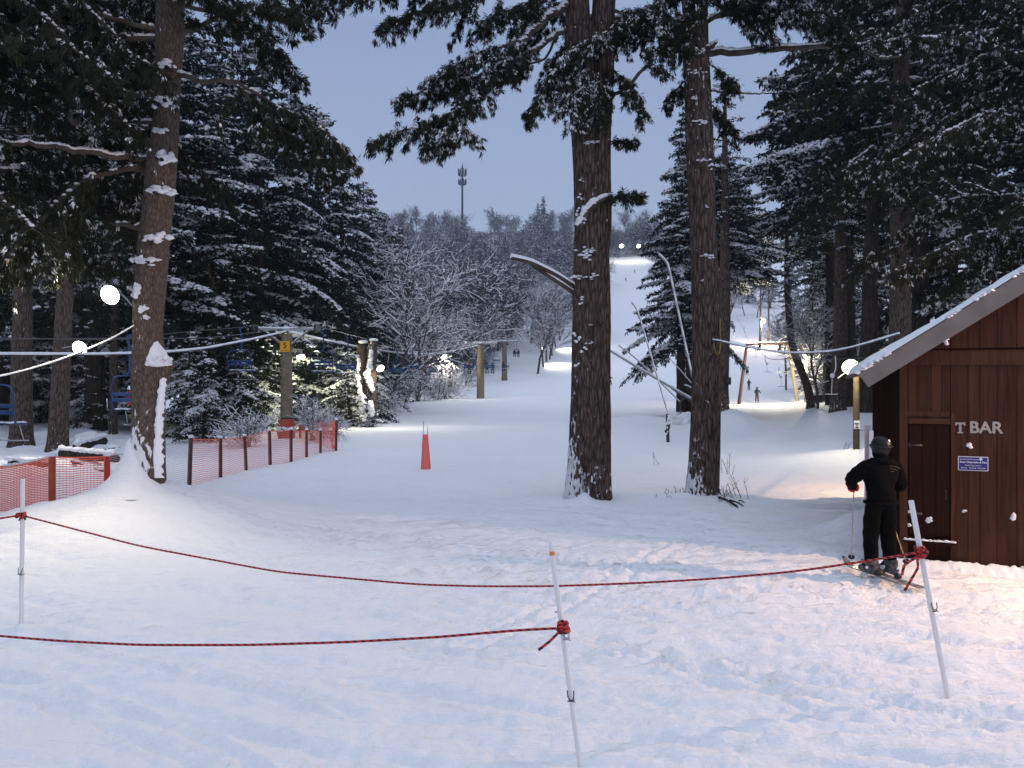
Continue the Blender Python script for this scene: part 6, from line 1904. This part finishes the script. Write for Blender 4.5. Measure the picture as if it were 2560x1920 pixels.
# the wedge of piled snow in front of the shed
xw, yw = (690 - CX) / F * 46, 46
mb = MB(); n = 30; mb.lumps(np.stack([rb.normal(0, .5, n), rb.normal(0, .5, n), np.abs(rb.normal(0, .2, n))], -1), np.tile([[.5, .5, .4]], (n, 1)), rng=rb)
tag(mb.build("snow_pile", M['snow'], loc=(xw, yw, gz(xw, yw) - .1)), "heap of snow in front of the small dark shed", "snow pile")

# ------------------------------------------------------------------ lamp post by the cabin
lp = thing("lamp_post", "brown lamp post with a white notice, standing behind the snow bank left of the cabin", "lamp post", at(856.3, 442, 24.5)); lp.location.z = gz(lp.location.x, 24.5) - .05
o = np.array(lp.location); zt = at(856, 364, 24.5).z - o[2]
MB().tube([(0, 0, -.3), (0, 0, zt * .5), (.0, 0, zt)], [.10, .096, .09], 14).build("pole", mat("dark_post", (.060, .045, .032), .9, .1, var=(.10, .075, .05), scale=6), lp)
nz = at(855, 425, 24.3).z - o[2]
nt_ = thing("sign", "white notice on the brown lamp post, three short black lines", "sign", Vector((lp.location.x - .03, 24.5 - .105, lp.location.z + nz)))
MB().box((0, 0, 0), (.19, .008, .27)).build("panel", M['white'], nt_, smooth=False)
ts = MB(); add_text(ts, "FORM", (0, -.009, .035), .13, .045, bold=.002); add_text(ts, "2", (0, -.009, -.03), .03, .045, bold=.002); add_text(ts, "LINES", (0, -.009, -.09), .12, .04, bold=.002); ts.build("lettering", M['black'], nt_, smooth=False)
tag(MB().tube(curve(at(857.5, 427, 24.4), at(869, 429.5, 13.2), .05, 12), .014, 6).build("cord", M['black']), "black cord from the lamp post to the cabin", "cord")
tag(MB().tube(smooth_path([at(838, 378, 24.4), at(846, 372, 24.3), at(851, 366.5, 24.2)], 10), .018, 6).build("bracket", M['galv']), "bent pale arm beside the lamp left of the cabin", "bracket")

# ------------------------------------------------------------------ orange netting fence
def fence_post(label, px, Y, top_py, m, r=.045, lean=0.0, cap=True):
    x = (px - CX) / F * Y; z = gz(x, Y); h = CAMZ + (CY - top_py) / F * Y - z
    t = thing("fence_post", label, "fence post", (x, Y, z), "posts of the orange netting fence")
    MB().tube([(0, 0, -.3), (lean * .5, 0, h * .5), (lean, 0, h)], [r, r, r * .95], 10).build("stake", m, t)
    if cap:
        MB().ball((lean, 0, h + .01), (r * 1.25, r * 1.25, r * .9), 10, 6).build("snow_cap", M['snow'], t)
    return (x, Y, z, h, lean)


fp = {}
for k, px, Y, tp, m, r, ln, lab in [
    ('a', -40, 14.6, 465, 'orange_post', .06, 0, "fence post beyond the left edge of the picture"), ('b', 52, 15.0, 455, 'orange_post', .065, 0, "orange fence post with yellow edge, leftmost in view"), ('c', 107, 15.6, 455, 'redpost', .06, 0, "red fence post left of the pale pine's snow skirt"),
    ('d', 189, 19.4, 437, 'rust_post', .055, .05, "thick brown fence post right of the pale pine"), ('e', 220.5, 21, 437.5, 'rust_post', .05, 0, "second brown fence post right of the pale pine"), ('f', 246.5, 22.7, 435.5, 'rust_post', .05, -.06, "leaning third fence post right of the pale pine"),
    ('g', 270.3, 24.1, 430, 'rust_post', .055, -.03, "fence post left of the lift tower's foot"), ('h', 291, 25.2, 429, 'rust_post', .055, 0, "fence post with dark foot right of the lift tower's foot"), ('i', 306.5, 26.5, 429.5, 'rust_post', .05, 0, "first fence post past the lift tower"), ('j', 320.5, 28.7, 430, 'rust_post', .05, 0, "second fence post past the lift tower"),
    ('k', 335.8, 30, 419.5, 'rust_post', .055, .03, "tallest corner post where the netting turns back"), ('l', 300, 36, 424.5, 'rust_post', .055, .02, "rear fence post behind the corner, closing the netting"), ('m', 278, 38.5, 428, 'rust_post', .05, 0, "rear fence post hidden by the tower's foot")]:
    mm_ = M['rust_post'] if m == 'rust_post' else M['orange_post'] if m == 'orange_post' else mat("red_post", (.40, .03, .025), .55, .3)
    fp[k] = fence_post(lab, px, Y, tp, mm_, r, ln)


def net(label, A_, B_, m, seed, pitch=.045, wire=.016, vp=.06, vw=.006, sag=.05, lo=-.05, top=.97, bunch=0.0, snow=False):
    rng = np.random.default_rng(seed)
    xa, ya, za, ha, la = A_; xb_, yb_, zb_, hb, lb_ = B_
    Lh = math.hypot(xb_ - xa, yb_ - ya); n = max(8, int(Lh / .10)); u = np.linspace(0, 1, n)
    tz = (za + ha * top) * (1 - u) + (zb_ + hb * top) * u - sag * 4 * u * (1 - u)
    gx, gy = xa + (xb_ - xa) * u, ya + (yb_ - ya) * u
    bz = ground(gx, gy) + lo
    nr = int(max(ha, hb) / pitch)
    dn = np.array([-(yb_ - ya), (xb_ - xa)]) / Lh
    rip = .03 * noise2(u * Lh * 1.5 + seed, u * 0 + 2) + .0
    mb = MB()
    t = thing("safety_net", label, "safety net", (xa, ya, za), "stretches of orange safety netting")
    for r_ in range(nr + 1):
        f = r_ / nr
        f2 = f ** (1 + bunch)
        z = tz * (1 - f2) + bz * f2 + .006 * noise2(u * 20 + r_ * 3.1, u * 0 + seed)
        off = rip * (1 + .5 * math.sin(f * 6 + seed)) + .012 * noise2(u * 6, u * 0 + r_ * .4)
        X_, Y_ = gx + dn[0] * off + la * (1 - u) * (1 - f) + lb_ * u * (1 - f), gy + dn[1] * off - .05
        w_ = wire * (1.8 if r_ == 0 else 1)
        V = np.stack([np.stack([X_, Y_, z + w_ / 2], -1), np.stack([X_, Y_, z - w_ / 2], -1)], 1)
        if r_ == 0: top_path = np.stack([X_, Y_, z], -1)
        idx_ = np.arange(n * 2).reshape(n, 2)
        mb.add(V.reshape(-1, 3) - np.array([xa, ya, za]), np.stack([idx_[:-1, 0], idx_[:-1, 1], idx_[1:, 1], idx_[1:, 0]], -1))
    nv = int(Lh / vp)
    for i in range(nv):
        uu = (i + .5) / nv; x_, y_ = xa + (xb_ - xa) * uu, ya + (yb_ - ya) * uu; rp_ = np.interp(uu, u, rip)
        zt_, zb2 = np.interp(uu, u, tz), np.interp(uu, u, bz)
        d_ = np.array([(xb_ - xa), (yb_ - ya)]) / Lh * vw / 2
        lt_ = la * (1 - uu) + lb_ * uu
        V = [[x_ - d_[0] + dn[0] * rp_ + lt_, y_ - d_[1] + dn[1] * rp_ - .05, zt_], [x_ + d_[0] + dn[0] * rp_ + lt_, y_ + d_[1] + dn[1] * rp_ - .05, zt_], [x_ + d_[0] + dn[0] * rp_, y_ + d_[1] + dn[1] * rp_ - .05, zb2], [x_ - d_[0] + dn[0] * rp_, y_ - d_[1] + dn[1] * rp_ - .05, zb2]]
        mb.add(np.array(V) - np.array([xa, ya, za]), [[0, 3, 2, 1]])
    mb.build("mesh", m, t, smooth=False)
    if snow:
        s_ = MB(); snow_on(s_, top_path - np.array([xa, ya, za]), .012, 0, .95, rng, .03); s_.build("snow", M['snow'], t)
    return t


net("doubled bright orange net at the left edge, sagging with snow on top", fp['a'], fp['b'], M['net'], 1, .034, .022, .05, .007, .09, snow=True)
net("orange net between the two left posts", fp['b'], fp['c'], M['net'], 2, .045, .016, sag=.02)
net("pale grey-brown net passing behind the pale pine", fp['c'], fp['d'], M['grey_net'], 3, .05, .008, .05, .006, .03)
for k, (a, b_, lab) in enumerate([('d', 'e', "first orange net right of the pale pine"), ('e', 'f', "second orange net right of the pale pine"), ('f', 'g', "orange net left of the tower's padded foot"), ('g', 'h', "orange net in front of the tower's padded foot"), ('h', 'i', "orange net just right of the tower's foot"), ('i', 'j', "orange net between the two posts past the tower"), ('j', 'k', "orange net ending at the tall corner post"), ('k', 'l', "rear orange net running back from the corner post"), ('l', 'm', "rear orange net behind the tower's foot")]):
    net(lab, fp[a], fp[b_], M['net'], 10 + k, .055, .014, .07, .005, sag=.03)
t = thing("rolled_net", "bunched end of orange netting tied to the tall corner post", "net roll", (fp['k'][0] - .08, fp['k'][1] - .08, fp['k'][2]))
mb = MB(); P = smooth_path([(0, 0, .1), (-.06, 0, .4), (.02, 0, .7), (.03, 0, 1.1)], 20); mb.tube(P, .05 + .02 * np.sin(np.arange(20) * 1.3), 9); mb.build("roll", M['net'], t)

# tapering orange marker on two wands
cn = thing("marker", "tapering orange net marker on two thin wands in the open run", "slope marker", at(425.8, 469, 23)); cn.location.z = gz(cn.location.x, 23)
o = np.array(cn.location); L = lambda px, py: np.array(at(px, py, 23)) - o
for a, b_ in ((L(421, 470), L(423.8, 421)), (L(430.5, 470), L(427, 425))):
    a[2] = -.2; MB().tube([a, (a + b_) / 2, b_], [.012, .010, .007], 8).build("wand", M['dark_metal'], cn)
mb = MB(); n = 40
for i in range(n):
    f = i / (n - 1); zz_ = L(425, 434.8)[2] * (1 - f) + (L(425, 469.4)[2] + .02) * f
    xl, xr = np.interp(f, [0, 1], [L(423, 0)[0], L(421.2, 0)[0]]), np.interp(f, [0, 1], [L(427.8, 0)[0], L(430.6, 0)[0]])
    mb.box(((xl + xr) / 2, -.016, zz_), (xr - xl, .006, .021))
for xf in (0, .25, .5, .75, 1):
    a = np.array([np.interp(xf, [0, 1], [L(423, 0)[0], L(427.8, 0)[0]]), -.020, L(425, 434.8)[2]]); b_ = np.array([np.interp(xf, [0, 1], [L(421.2, 0)[0], L(430.6, 0)[0]]), -.020, .02])
    mb.tube([a, b_], .009, 5)
mb.build("panel", mat("marker_orange", (.85, .085, .05), .5, .3), cn, smooth=False)

# ------------------------------------------------------------------ rope line in front
def pole(label, top, base, r, extra=None):
    base = Vector(base); base.z = gz(base.x, base.y) - .12
    t = thing("pole", label, "pole", base, "white plastic poles of the rope line")
    a = np.array(top) - np.array(base)
    pl = MB(); pl.tube(np.linspace([0, 0, 0], a, 14), r, 18)
    pl.build("tube", M['white'], t)
    return t, lambda f: np.array(base) + a * f, a


RG = "red and black ropes of the rope line"


def rope(label, pts, r, n=160):
    P = smooth_path(pts, n)
    return tag(MB().tube(P, r, 8, attr_pitch=.055).build("rope", M['rope'], attr_name="twist"), label, "rope", RG)


def knot(label, c, axis, r, size, seed, tails):
    rng = np.random.default_rng(seed)
    t = thing("rope_knot", label, "knot", c, "knots tying the rope to the poles")
    ax_ = nrm(np.array(axis, float)); u = nrm(np.cross(ax_, [0, 1, 0.01])); v = np.cross(ax_, u)
    mb = MB()
    for i in range(5):      # wraps round the pole
        th_ = np.linspace(0, 2 * PI, 18); off = (i - 2) * r * 1.7 * size; tilt = rng.normal(0, .35)
        rr_ = .022 + r * rng.uniform(.8, 1.6)
        mb.tube(u * rr_ * np.cos(th_)[:, None] + v * rr_ * np.sin(th_)[:, None] + ax_ * (off + tilt * .02 * np.cos(th_))[:, None], r, 7, attr_pitch=.05, caps=False)
    for i in range(6):      # tangled turns on the near side
        c0 = rng.normal(0, .016 * size, 3) + np.array([-.012, -.03, 0]); th_ = np.linspace(0, 2 * PI, 16); q1 = nrm(rng.normal(size=3)); q2 = nrm(np.cross(q1, rng.normal(size=3)))
        R_ = rng.uniform(.015, .030) * size
        mb.tube(c0 + q1 * R_ * np.cos(th_)[:, None] + q2 * R_ * np.sin(th_)[:, None], r, 7, attr_pitch=.05, caps=False)
    mb.build("wraps", M['rope'], t, attr_name="twist")
    for tl in tails:
        P = smooth_path([np.array(p) - np.array(c) for p in tl], 24)
        MB().tube(P, np.linspace(r, r * 1.15, 24), 8, attr_pitch=.06).build("tail", M['rope'], t, attr_name="twist")
    return t


def clip(par_label, c, axis, r, m, size=1.0, up=True):
    t = thing("clip", par_label, "clip", c, "clips and ties on the rope-line poles")
    ax_ = nrm(np.array(axis, float)); u = nrm(np.cross(ax_, [0, 1, .01]))
    s = size
    P = smooth_path([u * -.022 * s + ax_ * .04 * s + np.array([0, -r - .004, 0]), u * -.020 * s + ax_ * .0 + np.array([0, -r - .008, 0]), u * .0 - ax_ * .03 * s + np.array([0, -r - .01, 0]), u * .022 * s + ax_ * .0 + np.array([0, -r - .008, 0]), u * .020 * s + ax_ * .045 * s + np.array([0, -r - .002, 0])], 20)
    mb = MB(); mb.tube(P, .0035, 6); mb.tube([P[9], P[9] - ax_ * .012 - u * .022, ], .003, 5); mb.tube([P[9], P[9] + u * .03], .003, 5)
    th_ = np.linspace(0, 2 * PI, 18); v = np.cross(ax_, u); mb.tube(-ax_ * .03 * s + u * (r + .003) * np.cos(th_)[:, None] + v * (r + .003) * np.sin(th_)[:, None], .003, 5)
    mb.build("loop", m, t)
    return t


tC, fC, aC = pole("white pole in the middle foreground with an orange band near its tip", at(550.6, 541.5, 5.0), at(584.2, 790, 4.95), .0165)
h = at(552.2, 549.5, 5.0); f_ = (550 - 790) / (541.5 - 790)
c0, c1 = fC(.962) - np.array(tC.location), fC(.946) - np.array(tC.location)
MB().tube([c0, c1], .0173, 18).build("orange_band", M['orange_tape'], tC)
bt = MB(); cb = fC(.725) - np.array(tC.location); bt.tube([cb + np.array([-.02, -.012, 0]), cb + np.array([-.03, -.02, 0])], .006, 8); bt.build("screw", M['galv'], tC)
tR, fR, aR = pole("white pole at the right leaning toward the cabin, rope knotted near its top", at(911, 500.8, 6.3), at(951, 690, 6.36), .021)
tL, fL, aL = pole("white upright pole at the left edge, rope tied above its middle", at(23, 479, 8.25), at(20.8, 619.5, 8.25), .022)
pole("white pole of the rope line beyond the left edge", at(-62, 560, 5.6), at(-62, 740, 5.6), .018)
kC = fC((627.5 - 790) / (541.5 - 790)); kR = fR((553 - 690) / (500.8 - 690) * .94 + .05); kL = fL(.745)
kR = np.array(at(920, 552, 6.3)); kC = np.array(at(562.5, 627, 4.97)); kL = np.array(at(22.3, 515, 8.25))
rope("long sagging rope from the left pole to the right pole", [kL + np.array([.02, -.03, 0]), at(139, 546, 8.0), at(278, 572, 7.75), at(417, 584.5, 7.4), at(480, 586.4, 7.25), at(555, 586.2, 7.1), at(640, 583, 6.95), at(718, 578.5, 6.8), at(800, 571, 6.6), at(870, 560.5, 6.42), kR + np.array([-.03, -.02, .0])], .0095, 260)
rope("short rope from the left pole out of the picture's left edge", [kL + np.array([-.02, -.03, 0]), at(0, 518.5, 8.1), at(-60, 526, 7.9)], .0095, 40)
rope("nearest rope from the middle pole to beyond the left edge", [kC + np.array([-.02, -.025, 0]), at(520, 630, 5.0), at(440, 637, 5.05), at(350, 642, 5.1), at(250, 645, 5.2), at(140, 645, 5.3), at(60, 641, 5.45), at(0, 636, 5.5), at(-62, 630, 5.58)], .0085, 260)
knot("bulky knot on the middle pole with one short tail", kC + np.array([.006, 0, 0]), aC, .0085, 1.0, 1, [[kC + np.array([-.02, -.03, -.02]), at(557, 634, 4.92), at(549, 642, 4.9), at(538.5, 650, 4.88)]])
knot("tangled knot on the right pole with two hanging tails", kR, aR, .0095, 1.25, 2, [[kR + np.array([-.01, -.03, -.02]), at(912, 560, 6.22), at(904, 565, 6.2), at(902, 575, 6.2)], [kR + np.array([.0, -.03, -.02]), at(917, 559, 6.22), at(918.5, 567, 6.2), at(911, 580, 6.2), at(904.5, 591, 6.2)]])
knot("small tight knot on the left pole", kL, aL, .0085, .7, 3, [[kL + np.array([-.01, -.03, 0]), at(20.5, 518, 8.2), at(19, 520.5, 8.2)], [kL + np.array([.01, -.03, 0]), at(24.5, 517.5, 8.2), at(25.5, 520, 8.2)]])
clip("black tie low on the middle pole", fC((692 - 790) / (541.5 - 790)), aC, .0165, M['black'], .95)
clip("wire carabiner hanging under the middle pole's knot", np.array(at(566.5, 635, 4.96)), aC, .0165, M['galv'], .8)
clip("dark tie low on the right pole", np.array(at(933, 607, 6.33)), aR, .021, M['black'], 1.0)
clip("dark tie low on the left pole", fL(.42), aL, .022, M['black'], 1.0)

# ------------------------------------------------------------------ mast on the hill
Ym = 470
xm_ = (462.3 - CX) / F * Ym; zm = CAMZ + (CY - 225) / F * Ym
ms = thing("cell_mast", "tall dark antenna mast with two rings of panels on the hilltop", "antenna mast", (xm_, Ym, zm))
zt = CAMZ + (CY - 165.5) / F * Ym - zm; g0 = gz(xm_, Ym) - zm
MB().tube([(0, 0, g0 - 1), (0, 0, zt * .5), (0, 0, zt)], [.75, .62, .40], 12).build("pole", M['dark_metal'], ms)
for py0, py1, rr in ((169, 176, 2.3), (179.5, 185, 2.2)):
    za = CAMZ + (CY - py0) / F * Ym - zm; zb2 = CAMZ + (CY - py1) / F * Ym - zm
    rg_ = MB(); th_ = np.linspace(0, 2 * PI, 25); rg_.tube(np.stack([rr * np.cos(th_), rr * np.sin(th_), np.full(25, (za * .3 + zb2 * .7))], -1), .16, 6); rg_.tube(np.stack([rr * np.cos(th_), rr * np.sin(th_), np.full(25, zb2 + .3)], -1), .16, 6)
    for a_ in range(6):
        rg_.tube([(0, 0, zb2), (rr * math.cos(a_ * PI / 3), rr * math.sin(a_ * PI / 3), zb2 + .3)], .14, 5)
    pf = rg_.build("platform", M['dark_metal'], ms)
    for a_ in range(9):
        an = a_ * 2 * PI / 9 + .2; MB().box((rr * 1.08 * math.cos(an), rr * 1.08 * math.sin(an), (za + zb2) / 2 + .3), (.42, .42, (za - zb2) * .9), rot=Matrix.Rotation(an, 3, 'Z')).build("antenna", M['dark_metal'], pf)
MB().tube([(0.3, 0, zt - 1), (.3, 0, zt + 1.6)], .16, 6).build("whip", M['dark_metal'], ms)

# ------------------------------------------------------------------ lamps
WARM = (1.0, .84, .58); COOL = (1.0, .90, .72); PINK = (1.0, .78, .66); GREENY = (1.0, .93, .55)
floodlight("brightest floodlight on an arm at the pale pine's left side", at(110, 295, 13.6), (-.12, -.93, -.34), .165, 470, WARM, 40, at(133, 306, 13.9), soft=.12, spot=165)
floodlight("floodlight on the leaning dark trunk at the far left", at(79.6, 348, 27), (.0, -.93, -.34), .24, 420, WARM, 36, at(62, 348, 28.6), spot=150)
floodlight("small floodlight by the snag's right side", at(380.5, 368.5, 45), (.5, -.5, -.55), .22, 260, COOL, 25, at(373, 366, 46))
floodlight("small floodlight hanging above the lit bush left of the second tower", at(444.5, 357, 99), (.35, -.5, -.7), 0.42, 800, COOL, 22, at(441, 352, 101))
floodlight("hidden lamp glowing through the conifer right of the yellow-plated tower", at(301, 357, 44), (.2, -.4, -.8), .22, 600, GREENY, 25, at(303, 350, 46))
floodlight("pinkish lamp on the third trunk beside the lit snow", at(541.8, 348.8, 149), (.8, -.3, -.5), .42, 3600, COOL, 14, at(544, 347, 150), spot=130)
floodlight("pinkish lamp farther up the row beside the lit snow", at(555.5, 334, 178), (.8, -.3, -.5), .42, 4200, COOL, 14, at(556.5, 333, 180), spot=130)
floodlight("left lamp of the pair at the top of the run", at(621.5, 246, 402), (.1, -.7, -.6), 1.1, 2200, COOL, 16, at(621.5, 244, 404))
floodlight("right lamp of the pair at the top of the run", at(638.5, 246, 402), (.1, -.7, -.6), 1.0, 2200, COOL, 16, at(638.5, 244, 404))
floodlight("bright floodlight on the lamp post left of the cabin", at(850.5, 367, 24.2), (-.25, -.88, -.4), .235, 170, (1, .88, .60), 34, at(856, 372, 24.45))
floodlight("small pink lamp high at the right of the T-bar track", at(763.3, 321, 180), (-.3, -.6, -.6), .55, 11000, (1, .74, .56), 14, at(762, 318, 181))
floodlight("small pink lamp on the yellow-lit post right of the portal", at(805.2, 356, 77.6), (-.6, -.2, -.7), .22, 6000, (1, .88, .62), 18, at(806.4, 353, 78))
floodlight("second small lamp just right of the yellow-lit post's lamp", at(811, 357.5, 84), (-.6, -.2, -.7), .16, 500, (1, .9, .65), 16, at(812.5, 356, 85))
# lamp on the cabin's front beyond the right edge of the picture, and one behind the cabin
wlp = hut.matrix_basis @ Vector((5.4, -.28, 3.7))
floodlight("wall floodlight on the cabin front beyond the right edge", wlp, (-.93, .06, -.30), .13, 2100, (1, .60, .35), 12, hut.matrix_basis @ Vector((5.4, 0, 3.15)), group=None, soft=.05, spot=88)
wl2 = hut.matrix_basis @ Vector((1.0, GD + .6, 2.3))
floodlight("wall floodlight on the cabin's back, hidden from view", wl2, (-.8, -.45, -.4), .13, 330, (1, .60, .34), 12, hut.matrix_basis @ Vector((1.0, GD + .05, 2.4)), group=None, soft=.05)

# ------------------------------------------------------------------ the dusk air between here and the hill
hb = bpy.data.materials.new("cold_air"); hb.use_nodes = True
nt = hb.node_tree; nt.nodes.clear()
pv = nt.nodes.new("ShaderNodeVolumePrincipled"); mo = nt.nodes.new("ShaderNodeOutputMaterial")
pv.inputs['Color'].default_value = (.62, .78, 1.0, 1); pv.inputs['Density'].default_value = .00042; pv.inputs['Anisotropy'].default_value = .3
nt.links.new(pv.outputs[0], mo.inputs['Volume'])
hz = setting(MB().box((0, 280, 84), (2100, 1400, 172)).build("haze", hb, smooth=False), 'stuff')
